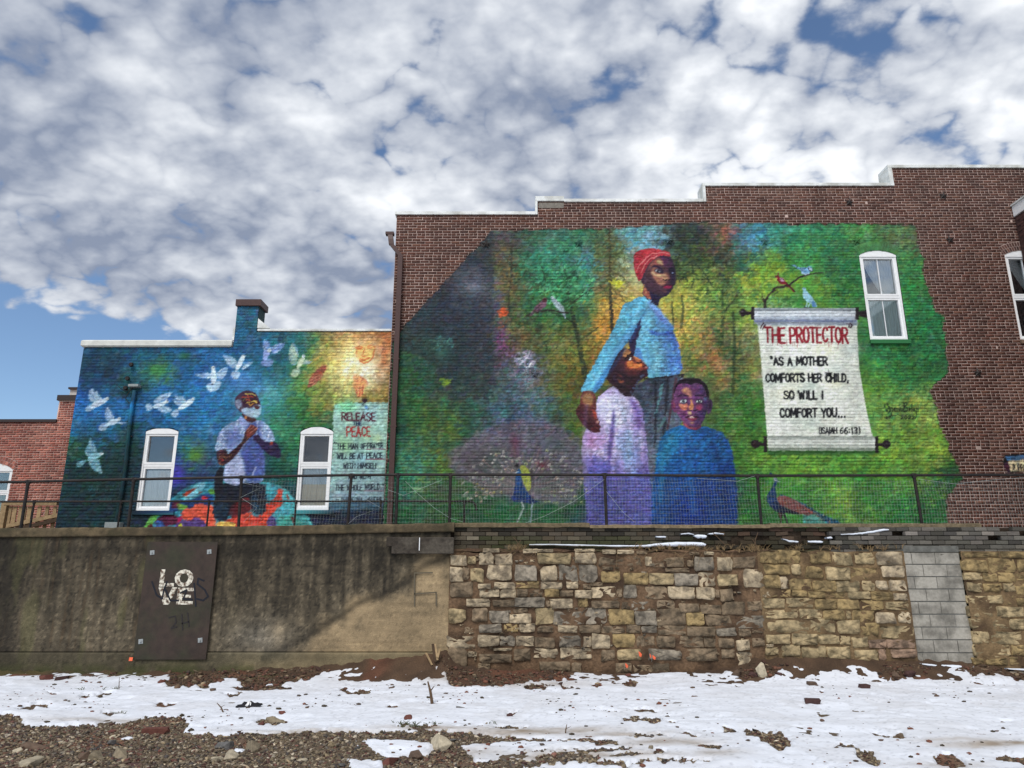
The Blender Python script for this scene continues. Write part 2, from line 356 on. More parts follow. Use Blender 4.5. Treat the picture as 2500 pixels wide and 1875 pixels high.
# -------------------------------------------------------------- hand lettering (stroke alphabet)
def arc(cx, cy, rx, ry, a0, a1, n=9):
    t = np.radians(np.linspace(a0, a1, n)); return [(cx + rx * np.cos(k), cy + ry * np.sin(k)) for k in t]
GL = {  # unit box, y down
 'A': [[(0, 1), (.5, 0), (1, 1)], [(.2, .65), (.82, .65)]],
 'B': [[(0, 0), (0, 1)], [(0, 0)] + arc(.45, .24, .45, .24, -90, 90) + [(0, .48)], [(0, .48)] + arc(.45, .74, .55, .26, -90, 90) + [(0, 1)]],
 'C': [arc(.55, .5, .5, .5, -40, -320, 14)],
 'D': [[(0, 0), (0, 1)], [(0, 0)] + arc(.35, .5, .62, .5, -90, 90, 11) + [(0, 1)]],
 'E': [[(1, 0), (0, 0), (0, 1), (1, 1)], [(0, .48), (.8, .48)]],
 'F': [[(1, 0), (0, 0), (0, 1)], [(0, .46), (.8, .46)]],
 'G': [arc(.52, .5, .5, .5, -40, -350, 14) + [(1, .56), (.6, .56)]],
 'H': [[(0, 0), (0, 1)], [(1, 0), (1, 1)], [(0, .5), (1, .5)]],
 'I': [[(.5, 0), (.5, 1)]], 'J': [[(.8, 0), (.8, .8), (.5, 1), (.1, .85)]],
 'L': [[(0, 0), (0, 1), (1, 1)]],
 'M': [[(0, 1), (.08, 0), (.5, .75), (.92, 0), (1, 1)]],
 'N': [[(0, 1), (0, 0), (1, 1), (1, 0)]],
 'O': [arc(.5, .5, .5, .5, 0, 360, 17)],
 'P': [[(0, 1), (0, 0)] + arc(.45, .27, .55, .27, -90, 90) + [(0, .54)]],
 'R': [[(0, 1), (0, 0)] + arc(.45, .25, .5, .25, -90, 90) + [(0, .5)], [(.4, .5), (1, 1)]],
 'S': [[(.95, .14), (.7, 0), (.3, 0), (.05, .14), (.08, .36), (.5, .5), (.92, .66), (.95, .86), (.7, 1), (.3, 1), (.02, .86)]],
 'T': [[(0, 0), (1, 0)], [(.5, 0), (.5, 1)]],
 'U': [[(0, 0), (0, .75), (.22, 1), (.78, 1), (1, .75), (1, 0)]],
 'W': [[(0, 0), (.25, 1), (.5, .25), (.75, 1), (1, 0)]],
 'Y': [[(0, 0), (.5, .5), (1, 0)], [(.5, .5), (.5, 1)]], 'V': [[(0, 0), (.5, 1), (1, 0)]],
 '6': [[(.85, .06), (.4, .1), (.08, .45), (.06, .8), (.35, 1), (.75, 1), (.95, .75), (.75, .5), (.35, .5), (.08, .7)]],
 '1': [[(.2, .18), (.55, 0), (.55, 1)]],
 '3': [[(.05, .08), (.5, 0), (.9, .2), (.45, .46), (.95, .7), (.7, 1), (.05, .93)]],
 '2': [[(.05, .2), (.4, 0), (.85, .15), (.8, .45), (0, 1), (1, 1)]],
 '0': [arc(.5, .5, .42, .5, 0, 360, 15)],
 '(': [[(.8, -.12), (.35, .2), (.3, .8), (.8, 1.12)]], ')': [[(.2, -.12), (.65, .2), (.7, .8), (.2, 1.12)]],
 ':': [[(.5, .28), (.5, .33)], [(.5, .75), (.5, .8)]], '.': [[(.5, .95), (.5, 1)]], ',': [[(.6, .92), (.3, 1.15)]],
 '"': [[(.25, -.02), (.3, .18)], [(.7, -.02), (.72, .18)]], '-': [[(0, .55), (1, .55)]]}
GW = {'I': .35, ' ': .55, '.': .4, ',': .4, ':': .45, '(': .55, ')': .55, '1': .6, 'M': 1.3, 'W': 1.35, '"': .6, 'E': .8, 'L': .75, 'F': .8, '-': 1.3}
def letters(txt, x0, x1, yt, yb, w, col, alpha=1., lean=-.02, seed=0, gap=.32, dy=0, skew=None):
    r = np.random.default_rng(seed + len(txt))
    ws = [GW.get(c, 1.) for c in txt]; tot = sum(ws) + gap * (len(txt) - 1)
    u = (x1 - x0) / tot; x = x0
    for c, gw in zip(txt, ws):
        cw = gw * u; h = yb - yt
        jy = r.normal(0, .02) * h; jh = 1 + r.normal(0, .025); jl = lean + r.normal(0, .018)
        yo = dy * (x - x0) / (x1 - x0)
        for st in GL.get(c, []):
            pts = [(x + px * cw + (1 - py) * h * jl * -1, yt + yo + jy + py * h * jh) for (px, py) in st]
            stroke(pts, w * (1 + r.normal(0, .07)), col, alpha)
        x += cw + gap * u

ZA = (1500, 580, 8.295); ZB = (1450, 820, 6.636); ZC = (1600, 900, 8.296); ZD = (1380, 700, 5.53); ZE = (500, 920, 4.366)
ZF = (1080, 1010, 5.53); ZG = (170, 780, 4.1475); ZH = (480, 780, 4.608); ZI = (330, 1140, 4.916); ZJ = (800, 960, 5.028)
ZK = (1840, 640, 9.217); ZL = (1850, 1140, 9.617); Z1 = (0, 700, 2.212); Z2 = (940, 380, 2.765); Z3 = (1700, 380, 2.765)
Z4 = (940, 850, 2.765); Z5 = (1700, 850, 2.765)

BIG_OUT = [(930, 1330), (946, 1100), (958, 830), (983, 801), (1060, 716), (1130, 640), (1176, 590), (1197, 566), (1260, 561), (1500, 557), (1600, 552), (1700, 543),
           (1845, 544), (1960, 547), (2062, 545), (2134, 548), (2235, 550), (2241, 611), (2259, 630), (2253, 662), (2264, 705), (2282, 742), (2279, 756),
           (2306, 774), (2300, 800), (2311, 832), (2308, 850), (2315, 901), (2311, 915), (2286, 937), (2270, 955), (2286, 995), (2297, 1052), (2315, 1081),
           (2318, 1103), (2340, 1136), (2347, 1161), (2351, 1168), (2315, 1208), (2311, 1226), (2315, 1277), (2316, 1330)]
BIG_PTS = [(1220,580,(72,76,76)),(1290,580,(50,95,80)),(1350,580,(60,112,88)),(1420,580,(58,122,88)),(1460,580,(72,100,70)),(1500,580,(84,92,66)),(1540,575,(92,150,160)),
 (1600,585,(112,164,190)),(1650,580,(48,60,50)),(1700,585,(45,60,50)),(1740,575,(90,78,60)),(1768,575,(160,92,76)),(1800,575,(60,110,125)),(1850,580,(60,130,160)),(1900,575,(58,140,122)),
 (1950,580,(45,125,95)),(2020,580,(45,125,85)),(2100,580,(72,137,80)),(2180,580,(80,120,85)),(2240,580,(85,105,80)),
 (1150,640,(60,65,75)),(1220,640,(92,86,64)),(1260,640,(70,108,85)),(1310,630,(48,120,92)),(1360,620,(60,140,122)),(1430,640,(60,130,142)),(1480,640,(100,108,70)),(1530,650,(150,165,130)),
 (1640,650,(60,80,50)),(1700,640,(60,80,45)),(1760,640,(45,55,45)),(1810,640,(50,92,80)),(1880,640,(92,150,60)),(1950,640,(55,130,70)),(2050,640,(45,120,80)),(2250,640,(58,130,76)),
 (1080,700,(55,60,70)),(1140,690,(80,84,98)),(1195,700,(88,88,104)),(1215,610,(86,72,60)),(1240,700,(112,98,50)),(1280,700,(58,88,68)),(1330,700,(40,112,70)),(1380,700,(44,135,82)),(1430,700,(60,132,112)),
 (1480,700,(136,126,66)),(1520,690,(184,176,128)),(1660,700,(160,166,72)),(1690,690,(150,160,66)),(1720,700,(110,140,60)),(1780,700,(70,110,60)),(1840,690,(146,170,60)),(1880,670,(130,170,58)),(1920,690,(110,162,60)),(1960,700,(72,145,60)),
 (2070,700,(45,122,72)),(2050,650,(45,120,78)),(2150,600,(60,125,80)),(2280,760,(40,120,80)),(2230,700,(45,128,74)),
 (1020,760,(50,60,70)),(1100,760,(55,60,75)),(1190,760,(70,75,90)),(1250,760,(92,100,66)),(1310,760,(48,102,65)),(1370,750,(46,125,75)),(1420,760,(60,110,70)),(1465,750,(186,146,56)),(1510,750,(206,160,66)),
 (1530,720,(190,176,90)),(1660,740,(208,196,84)),(1690,760,(190,180,80)),(1720,760,(120,150,70)),(1780,760,(90,120,60)),(1840,760,(140,168,70)),(1900,760,(110,160,80)),(2000,725,(100,160,60)),(1950,740,(60,132,70)),(1880,740,(72,142,92)),
 (2230,790,(40,118,75)),(1000,820,(48,78,60)),(1060,820,(48,70,74)),(1130,820,(45,60,75)),(1200,820,(78,74,90)),(1260,820,(112,100,58)),(1310,820,(80,100,55)),(1370,820,(92,112,54)),(1430,820,(112,112,54)),(1475,810,(206,140,52)),
 (1540,820,(196,130,50)),(1660,810,(196,160,66)),(1700,830,(150,140,62)),(1745,820,(160,112,72)),(1785,820,(60,100,60)),(1815,820,(150,140,84)),
 (980,880,(40,82,55)),(1040,880,(40,76,68)),(1100,880,(48,60,74)),(1180,880,(50,55,70)),(1228,870,(104,76,98)),(1290,880,(80,90,60)),(1350,880,(112,112,50)),(1410,880,(124,114,40)),(1460,880,(160,112,46)),(1530,880,(150,120,50)),
 (1700,880,(104,124,62)),(1750,880,(174,114,74)),(1790,870,(60,100,60)),(1820,900,(130,120,70)),(2130,850,(40,116,70)),(2200,850,(40,120,70)),(2270,850,(36,110,70)),
 (980,940,(45,86,50)),(1040,940,(40,80,60)),(1100,940,(54,60,70)),(1180,940,(50,60,65)),(1250,930,(70,88,98)),(1285,890,(120,106,136)),(1300,935,(112,112,130)),(1335,940,(88,94,60)),(1390,940,(104,106,45)),(1430,930,(90,82,42)),
 (1500,960,(70,80,50)),(1700,940,(96,122,66)),(1760,930,(152,132,72)),(1800,940,(60,112,58)),(2120,950,(84,144,60)),(2200,930,(46,122,66)),(2280,900,(40,110,70)),
 (970,1000,(40,92,60)),(1030,1000,(60,106,50)),(1080,1000,(62,98,50)),(1150,1000,(45,75,65)),(1220,1000,(60,100,104)),(1275,1000,(72,96,124)),(1320,1000,(70,110,110)),(1380,1000,(70,90,50)),(1430,1000,(92,112,44)),(1780,1000,(80,116,60)),(1830,1000,(50,116,46)),
 (2160,1000,(100,150,80)),(2230,980,(124,158,80)),(2260,1020,(120,160,80)),(970,1050,(36,82,60)),(1040,1050,(62,102,50)),(1090,1050,(96,124,44)),(1150,1050,(50,86,64)),(1230,1050,(80,80,122)),(1290,1050,(70,90,120)),(1350,1060,(60,88,88)),
 (1400,1050,(76,100,46)),(1440,1050,(84,116,40)),(1780,1060,(70,116,50)),(1840,1060,(52,112,50)),(970,1100,(50,112,82)),(1030,1100,(62,112,90)),(1085,1100,(62,85,60)),(1140,1100,(40,80,60)),(1830,1100,(72,132,50)),(2180,1080,(112,166,60)),(2280,1100,(122,166,72)),
 (2290,1060,(92,146,60)),(970,1150,(50,116,86)),(1020,1140,(62,122,98)),(1075,1130,(112,134,44)),(1110,1120,(96,128,46)),(970,1200,(45,110,80)),(1040,1190,(62,100,65)),(1100,1200,(60,92,58)),(1180,1210,(50,92,58)),(1440,1160,(46,80,56)),(1430,1220,(40,92,62)),
 (970,1260,(30,86,55)),(1080,1250,(50,96,50)),(1200,1260,(34,96,56)),(1350,1250,(40,100,60)),(1420,1260,(45,90,78)),(1870,1120,(92,152,60)),(1950,1130,(104,166,60)),(2050,1150,(82,152,60)),(2150,1150,(82,142,60)),(2250,1140,(92,142,60)),(2325,1150,(36,86,55)),
 (1830,1190,(40,110,50)),(1950,1200,(56,136,60)),(2050,1220,(102,152,60)),(2120,1200,(50,130,60)),(2200,1250,(40,116,60)),(2280,1250,(35,100,60)),(2330,1180,(40,86,55)),(2000,1265,(52,130,60)),(1850,1260,(44,112,56)),(1450,1280,(50,80,110)),(1760,1200,(40,90,70))]
LEFT_OUT = [(100, 1330), (133, 1288), (206, 847), (190, 835), (560, 835), (570, 740), (570, 700), (660, 700), (645, 805), (960, 805), (968, 806), (950, 1330)]
LEFT_PTS = [(215,850,(20,70,95)),(280,850,(20,75,105)),(350,850,(20,80,122)),(420,850,(25,92,132)),(480,850,(25,102,152)),(540,850,(25,100,148)),(600,850,(30,92,132)),(600,760,(38,98,126)),(625,740,(40,100,125)),(660,850,(30,102,142)),(720,850,(35,102,118)),
 (760,845,(40,112,78)),(800,845,(134,122,60)),(850,830,(196,144,80)),(900,828,(196,134,80)),(950,845,(200,112,60)),(205,900,(15,60,85)),(280,900,(18,62,88)),(340,890,(25,90,112)),(380,910,(62,118,72)),(440,900,(30,96,152)),(500,900,(30,102,152)),(560,900,(35,100,150)),
 (620,900,(30,110,152)),(680,900,(35,102,110)),(730,900,(40,110,70)),(770,890,(150,152,60)),(800,870,(176,160,70)),(830,900,(200,186,104)),(880,900,(244,222,150)),(930,880,(220,170,100)),(945,920,(150,110,60)),(200,945,(20,80,130)),(260,940,(20,75,110)),(320,945,(25,68,72)),(380,950,(30,110,162)),
 (440,950,(30,112,172)),(500,950,(36,112,168)),(560,950,(50,122,172)),(620,950,(72,142,192)),(680,950,(50,132,132)),(730,950,(80,132,70)),(780,950,(152,162,70)),(830,950,(172,168,90)),(880,950,(192,172,110)),(935,950,(142,120,60)),(190,1000,(30,116,188)),(250,1000,(35,122,192)),
 (300,1000,(35,112,172)),(360,1000,(30,102,162)),(420,1000,(30,106,166)),(480,1000,(30,112,162)),(530,1000,(36,112,162)),(620,1000,(62,142,172)),(680,1000,(50,132,120)),(730,1000,(50,112,60)),(780,1000,(112,132,60)),(830,980,(124,120,60)),(900,975,(134,112,50)),
 (185,1050,(30,112,162)),(250,1050,(30,106,162)),(310,1050,(25,80,80)),(440,1050,(35,106,162)),(500,1050,(40,112,162)),(640,1050,(72,152,152)),(690,1050,(60,142,102)),(740,1040,(50,112,60)),(790,1050,(30,90,60)),(172,1095,(28,88,60)),(230,1100,(20,70,60)),(300,1100,(20,60,60)),
 (440,1100,(30,112,136)),(475,1110,(70,128,60)),(510,1100,(40,90,122)),(660,1100,(30,92,90)),(700,1100,(40,112,72)),(160,1150,(15,58,58)),(230,1150,(15,58,58)),(300,1150,(15,55,60)),(430,1150,(56,62,156)),(470,1160,(40,80,120)),(510,1150,(30,72,112)),(650,1150,(25,86,86)),(700,1150,(25,92,80)),
 (150,1200,(15,52,58)),(230,1200,(15,50,52)),(300,1200,(15,48,58)),(430,1190,(25,60,80)),(140,1280,(15,50,58)),(250,1280,(15,50,58)),(340,1270,(20,45,60)),(740,1270,(15,40,60)),(800,1270,(25,35,60)),(900,1270,(25,35,60))]

def dab_field(pts, seed, jit=26, bright=.2, cell=(7, 9)):
    x0, y0, x1, y1 = OX - 10, OY - 10, OX + PW + 10, OY + PH + 10
    f, _, _ = idw(pts, x0, y0, x1, y1)
    h, w = PH, PW
    out = np.zeros((h, w, 3), np.float32)
    X = XX + (vnoise(h, w, 9, 9, seed, 2) - .5) * 16; Y = YY + (vnoise(h, w, 9, 9, seed + 1, 2) - .5) * 14
    r = np.random.default_rng(seed)
    T = r.random((5, 256, 256)).astype(np.float32)
    acc = None
    for lvl, (cy, cx, wt) in enumerate([(cell[0] * 2.2, cell[1] * 2.2, .5), (cell[0], cell[1], .5)]):
        ci = (np.floor(Y / cy).astype(int) * 7 + lvl * 3) % 256; cj = (np.floor((X + Y * .4) / cx).astype(int) * 5 + lvl) % 256
        jx = (T[0][ci, cj] - .5) * 2 * jit; jy = (T[1][ci, cj] - .5) * 2 * jit
        c = field_lookup(f, x0, y0, XX + jx + (vnoise(h, w, 40, 40, seed + 4) - .5) * 30, YY + jy)
        c = c * (1 + (T[2][ci, cj] - .5) * 2 * bright)[..., None]
        c += ((np.stack([T[3][ci, cj], T[4][ci, cj], T[0][cj, ci]], -1)) - .5) * np.array([34, 26, 30], np.float32)
        acc = c * wt if acc is None else acc + c * wt
    acc *= (1 + (vnoise(h, w, 2.2, 5, seed + 6, 2) - .5) * .34)[..., None]
    return np.clip(acc, 4, 255)
# ------------------------------------------------------------------ big mural
BIG_PTS = [(x, y, (c[0] * 1.12, c[1] * 1.02, c[2] * .92) if x > 1800 and c[1] > c[2] * 1.15 and c[1] > c[0] else c) for x, y, c in BIG_PTS]
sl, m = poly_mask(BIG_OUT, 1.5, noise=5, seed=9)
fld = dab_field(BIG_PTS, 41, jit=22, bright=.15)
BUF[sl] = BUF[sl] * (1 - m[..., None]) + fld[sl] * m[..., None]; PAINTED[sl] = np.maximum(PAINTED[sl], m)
# darker first coat of the diagonal corner
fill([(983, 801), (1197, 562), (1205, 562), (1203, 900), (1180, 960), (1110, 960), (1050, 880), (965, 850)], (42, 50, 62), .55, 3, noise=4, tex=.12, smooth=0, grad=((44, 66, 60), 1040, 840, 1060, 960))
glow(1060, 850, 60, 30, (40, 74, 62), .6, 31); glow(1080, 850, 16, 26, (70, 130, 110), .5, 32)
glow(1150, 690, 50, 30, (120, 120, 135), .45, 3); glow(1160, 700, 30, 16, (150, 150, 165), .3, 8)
# foliage, trunks and clumps
def foliage(cx, cy, rx, ry, cols, n, size=(5, 3), alpha=.7, seed=1):
    r = np.random.default_rng(seed)
    for _ in range(n):
        a = r.random() * 6.28; q = np.sqrt(r.random())
        x = cx + np.cos(a) * rx * q; y = cy + np.sin(a) * ry * q
        c = np.array(cols[r.integers(len(cols))]) * (1 + r.normal(0, .1))
        ang = r.normal(-.4, .8); L = size[0] * (0.6 + r.random())
        stroke([(x - np.cos(ang) * L, y - np.sin(ang) * L), (x + np.cos(ang) * L, y + np.sin(ang) * L)], size[1] * (.6 + r.random() * .7), np.clip(c, 0, 255), alpha)
D1 = (34, 48, 34)
stroke([(1380, 660), (1388, 720), (1402, 790), (1415, 850), (1432, 930)], (7, 14), (40, 52, 40), .8)
stroke([(1388, 720), (1360, 700), (1330, 668)], (4, 2), D1, .8); stroke([(1384, 690), (1410, 650), (1425, 630)], (4, 2), D1, .7)
stroke([(1412, 830), (1440, 815), (1470, 790)], (5, 2), (50, 60, 40), .7)
foliage(1370, 690, 80, 55, [(46, 140, 90), (60, 160, 110), (40, 110, 60), (90, 170, 130)], 230, seed=2)
foliage(1350, 650, 110, 40, [(30, 90, 60), (56, 140, 110), (40, 120, 90)], 120, seed=3)
foliage(1330, 760, 90, 50, [(30, 70, 40), (50, 100, 45), (80, 120, 50)], 150, seed=4)
foliage(1400, 850, 90, 70, [(100, 110, 40), (60, 80, 35), (140, 130, 50), (50, 70, 40)], 200, alpha=.5, seed=5)
foliage(1260, 830, 70, 60, [(60, 60, 40), (90, 80, 40), (40, 60, 40)], 110, alpha=.5, seed=6)
foliage(1240, 660, 30, 30, [(60, 60, 45), (120, 100, 50), (80, 70, 45)], 50, alpha=.6, seed=7)
stroke([(1249, 600), (1250, 650), (1243, 710), (1240, 770)], (3, 5), (44, 46, 38), .6)
# pine with a bare trunk
stroke([(1487, 560), (1488, 640), (1490, 720), (1494, 800), (1497, 870)], (4, 10), (60, 56, 40), .95)
r = np.random.default_rng(12)
for i in range(26):
    y = 572 + i * 6.2; L = 10 + i * 1.15 + r.random() * 10; s = 1 if i % 2 else -1
    stroke([(1488, y), (1488 + s * L * .6, y + 5), (1488 + s * L, y + 14)], (4, 1.6), (78 + r.integers(30), 84 + r.integers(20), 48), .7)
for (a, b) in [((1490, 700), (1540, 755)), ((1490, 730), (1530, 770)), ((1490, 660), (1535, 690)), ((1490, 640), (1440, 660)), ((1492, 720), (1445, 700))]:
    stroke([a, ((a[0] + b[0]) / 2, (a[1] + b[1]) / 2 - 4), b], (4, 1.5), (90, 86, 52), .7)
foliage(1488, 640, 45, 70, [(90, 96, 50), (60, 72, 40), (120, 120, 70)], 120, alpha=.5, seed=13)
for x, y0, y1, w in [(1640, 740, 830, 5), (1664, 720, 800, 7), (1645, 830, 880, 4), (1762, 700, 840, 9), (1790, 760, 960, 8), (1726, 640, 720, 5), (1690, 650, 700, 5)]:
    stroke([(x, y0), (x + 3, (y0 + y1) / 2), (x - 1, y1)], (w * .7, w), (44, 64, 38), .65)
foliage(1690, 640, 60, 50, [(40, 60, 36), (90, 110, 50), (30, 46, 34)], 120, alpha=.6, seed=14)
foliage(1740, 700, 60, 60, [(50, 80, 40), (150, 160, 70), (90, 120, 50)], 120, alpha=.5, seed=15)
foliage(1720, 820, 60, 80, [(190, 120, 70), (80, 120, 60), (150, 150, 70), (60, 90, 50)], 150, alpha=.5, seed=16)
foliage(1860, 690, 70, 50, [(150, 190, 60), (110, 170, 60), (80, 150, 70)], 130, alpha=.5, seed=17)
foliage(1880, 745, 60, 18, [(120, 180, 110), (60, 130, 80), (150, 190, 120)], 70, alpha=.5, seed=18)
foliage(2020, 730, 60, 28, [(130, 180, 60), (60, 140, 60)], 60, alpha=.5, seed=19)
foliage(1290, 950, 50, 90, [(110, 130, 150), (60, 110, 110), (140, 130, 160), (50, 80, 90)], 160, alpha=.45, seed=20)
foliage(1280, 880, 30, 30, [(170, 160, 185), (130, 110, 150)], 50, alpha=.5, seed=21)
foliage(1225, 820, 18, 40, [(110, 70, 110), (90, 60, 100)], 40, alpha=.5, seed=22)
foliage(1230, 780, 10, 30, [(150, 90, 70), (190, 90, 50)], 10, alpha=.5, seed=23)
foliage(1080, 840, 30, 20, [(90, 150, 130), (60, 110, 120)], 24, alpha=.6, seed=24)
for (x, y, c) in [(1228, 762, (200, 80, 40)), (1088, 930, (130, 160, 40)), (1500, 690, (200, 200, 60)), (1512, 694, (200, 205, 50)), (1017, 1195, (120, 160, 110))]:
    foliage(x, y, 9, 9, [c], 16, alpha=.7, seed=int(x))
foliage(1050, 1130, 70, 50, [(80, 150, 120), (40, 90, 60), (120, 140, 50)], 120, alpha=.4, seed=25)
for k in range(9):
    rr = np.random.default_rng(60 + k); foliage(1850 + rr.random() * 440, 1110 + rr.random() * 150, 60, 40, [(110, 170, 60), (50, 120, 50), (140, 180, 70), (36, 96, 50)], 60, alpha=.35, seed=80 + k)
for k in range(7):
    rr = np.random.default_rng(90 + k); foliage(2110 + rr.random() * 160, 600 + rr.random() * 480, 50, 50, [(60, 150, 90), (36, 100, 60), (120, 170, 80)], 50, alpha=.35, seed=180 + k)
for (x0, y0, x1, y1, w_) in [(1402, 790, 1340, 760, 4), (1395, 740, 1450, 700, 4), (1330, 700, 1318, 640, 3), (1250, 660, 1225, 620, 2), (1250, 700, 1285, 660, 2), (1430, 900, 1400, 860, 3), (1740, 700, 1700, 650, 3), (1770, 760, 1810, 700, 3)]: stroke([(x0, y0), ((x0 + x1) / 2 + 4, (y0 + y1) / 2 - 3), (x1, y1)], (w_, 1.5), (34, 44, 32), .75)
foliage(1285, 900, 22, 40, [(36, 62, 66), (120, 170, 170), (70, 110, 120)], 70, (7, 1.6), .7, seed=41)
foliage(1285, 880, 26, 16, [(196, 180, 206), (150, 130, 170), (220, 214, 226)], 34, (5, 2), .8, seed=42)
foliage(1228, 830, 16, 26, [(136, 76, 124), (92, 50, 92)], 34, (6, 2), .8, seed=43); foliage(1380, 700, 70, 50, [(24, 70, 44), (110, 196, 130), (60, 150, 96)], 160, (6, 2.2), .75, seed=44)
foliage(1230, 763, 9, 12, [(210, 90, 44)], 14, (4, 3), .7, seed=45)
# two doves on the left branch
stroke(Z(Z2, [(950, 1080), (1020, 1060), (1100, 1040), (1230, 1060)]), (3, 4), (50, 45, 40), .8)
fill(Z(Z2, [(965, 1100), (1000, 1030), (1040, 990), (1075, 955), (1095, 965), (1090, 1010), (1050, 1045), (1000, 1060)]), (112, 80, 96), curl=((70, 45, 60), .5, 3))
fill(Z(Z2, [(1115, 955), (1135, 948), (1160, 980), (1200, 1010), (1215, 1060), (1222, 1115), (1200, 1070), (1160, 1030), (1135, 1000)]), (160, 178, 184), curl=((90, 110, 120), .5, 3))

ell(1330, 732, 5, 4.6, (96, 40, 50)); ell(1331, 731, 1.1, 1.1, (10, 10, 12)); ell(1349, 727, 4.6, 4.2, (176, 192, 200)); ell(1347, 727, 1, 1, (20, 20, 30)); stroke([(1322, 742), (1308, 752), (1296, 768)], 2, (60, 36, 50), .8); stroke([(1358, 738), (1370, 752), (1378, 770)], 1.8, (96, 112, 124), .8); stroke([(1300, 762), (1340, 757), (1386, 764)], (3, 4), (44, 40, 34), .9)
# ------------------------------------------------------------------ woman
skirt = Z(Z4, [(1740, 205), (2015, 172), (2000, 250), (1970, 380), (2020, 520), (1850, 620), (1810, 850), (1800, 1300), (1770, 1300), (1740, 440), (1700, 350), (1640, 310)])
fill(skirt, (52, 60, 76), grad=((92, 104, 124), 1620, 900, 1690, 1040), curl=((96, 118, 134), .6, 5), tex=.14)
for a, b, c in [((1630, 925), (1612, 1120), (30, 32, 44)), ((1650, 925), (1625, 1060), (84, 44, 56)), ((1600, 930), (1598, 1080), (28, 30, 42)), ((1665, 920), (1650, 1000), (120, 132, 150)), ((1615, 940), (1600, 1010), (92, 150, 152)), ((1622, 1020), (1605, 1050), (92, 140, 142))]:
    stroke([a, ((a[0] + b[0]) / 2 + 2, (a[1] + b[1]) / 2), b], (7, 4), c, .75)
stroke(Z(Z4, [(1750, 207), (1880, 195), (2012, 175)]), 3.5, (22, 16, 24))
fill(Z(ZC, [(500, 190), (545, 95), (580, 170)]), (20, 14, 24), smooth=0)
torso = Z(ZD, [(1040, 112), (1100, 150), (1250, 265), (1310, 360), (1440, 510), (1470, 580), (1463, 625), (1500, 700), (1550, 880), (1595, 1175), (1300, 1215), (1100, 1235), (1000, 1100), (900, 960), (940, 800), (990, 560), (1035, 400), (980, 250)])
fill(torso, (96, 166, 192), grad=((62, 96, 176), 1600, 860, 1664, 850), curl=((140, 206, 224), .5, 6), tex=.1)
fill(Z(ZD, [(1100, 560), (1200, 600), (1330, 610), (1465, 590), (1468, 650), (1380, 650), (1250, 660), (1150, 640)]), (44, 74, 160), .75, 3, tex=.1)
fill(Z(ZD, [(1020, 830), (1050, 1000), (1040, 1180), (930, 960), (940, 820)]), (70, 118, 190), .7, 2, tex=.1)
fill(Z(ZD, [(1100, 160), (1250, 270), (1420, 500), (1300, 480), (1180, 330)]), (110, 130, 204), .65, 4, tex=.1)
arm = Z(ZD, [(1040, 112), (880, 190), (772, 240), (730, 380), (640, 580), (540, 760), (440, 950), (330, 1130), (200, 1400), (228, 1428), (300, 1392), (380, 1410), (405, 1442), (560, 1200), (700, 950), (850, 720), (950, 560), (1035, 400), (1090, 260)])
fill(arm, (86, 166, 196), curl=((134, 204, 226), .45, 6), tex=.1)
fill(Z(ZD, [(405, 1442), (560, 1200), (700, 950), (850, 720), (1000, 480), (900, 520), (740, 720), (600, 980), (470, 1200), (350, 1400)]), (52, 112, 186), .6, 7, tex=.1)
fill(Z(ZD, [(1035, 400), (1015, 540), (970, 700), (920, 945), (880, 880), (845, 735), (940, 570)]), (44, 34, 70), smooth=0)
fill(Z(ZD, [(845, 745), (868, 870), (785, 830)]), (186, 150, 50), smooth=0)
# scarf and head
fill(Z(ZA, [(590, 1000), (620, 960), (900, 1100), (1090, 1150), (980, 1190), (935, 1240), (868, 1395), (740, 1300), (640, 1210), (560, 1155)]), (38, 30, 62), tex=.1)
fill(Z(ZA, [(600, 985), (655, 1000), (715, 1140), (745, 1285), (650, 1205), (570, 1150)]), (150, 80, 66), curl=((214, 168, 110), .9, 4))
face = Z(ZA, [(900, 365), (1000, 350), (1125, 370), (1180, 470), (1222, 580), (1237, 700), (1242, 830), (1212, 960), (1155, 1070), (1095, 1150), (1040, 1188), (960, 1195), (860, 1160), (700, 1100), (620, 1000), (570, 945), (530, 900), (560, 760), (640, 620), (700, 510), (800, 420)])
fill(face, (56, 38, 60), tex=.12)
fill(Z(ZA, [(600, 700), (700, 520), (820, 420), (1000, 400), (1100, 560), (1130, 820), (1140, 940), (1000, 1100), (800, 1080), (660, 960)]), (100, 60, 66), .75, 7, tex=.14)
fill(Z(ZA, [(640, 760), (740, 780), (860, 900), (960, 980), (1000, 1060), (900, 1110), (740, 1060), (640, 940)]), (60, 40, 62), .5, 7, tex=.12)
fill(Z(ZA, [(1130, 560), (1215, 600), (1240, 820), (1200, 960), (1120, 940), (1150, 760)]), (44, 32, 62), .8, 4, tex=.12)
fill(Z(ZA, [(930, 380), (1090, 370), (1180, 500), (1190, 640), (1090, 600), (980, 560), (900, 440)]), (84, 40, 82), .7, 3, tex=.2)
fill(Z(ZA, [(700, 560), (780, 450), (900, 385), (960, 430), (1000, 560), (900, 545), (780, 560), (740, 600)]), (150, 84, 72), .85, 3, tex=.15)
fill(Z(ZA, [(845, 490), (880, 445), (950, 470), (990, 560), (900, 520)]), (196, 174, 122), .85, 2.5)
fill(Z(ZA, [(740, 640), (800, 600), (880, 610), (820, 650), (830, 700), (900, 730), (1000, 720), (1060, 715), (1130, 820), (1060, 870), (980, 870), (1040, 890), (1030, 930), (920, 965), (820, 860), (745, 760)]), (164, 106, 86), .92, 3, tex=.14)
fill(Z(ZA, [(750, 670), (810, 720), (900, 755), (1000, 730), (1040, 740), (980, 790), (860, 790), (760, 750)]), (204, 182, 132), .85, 2.5)
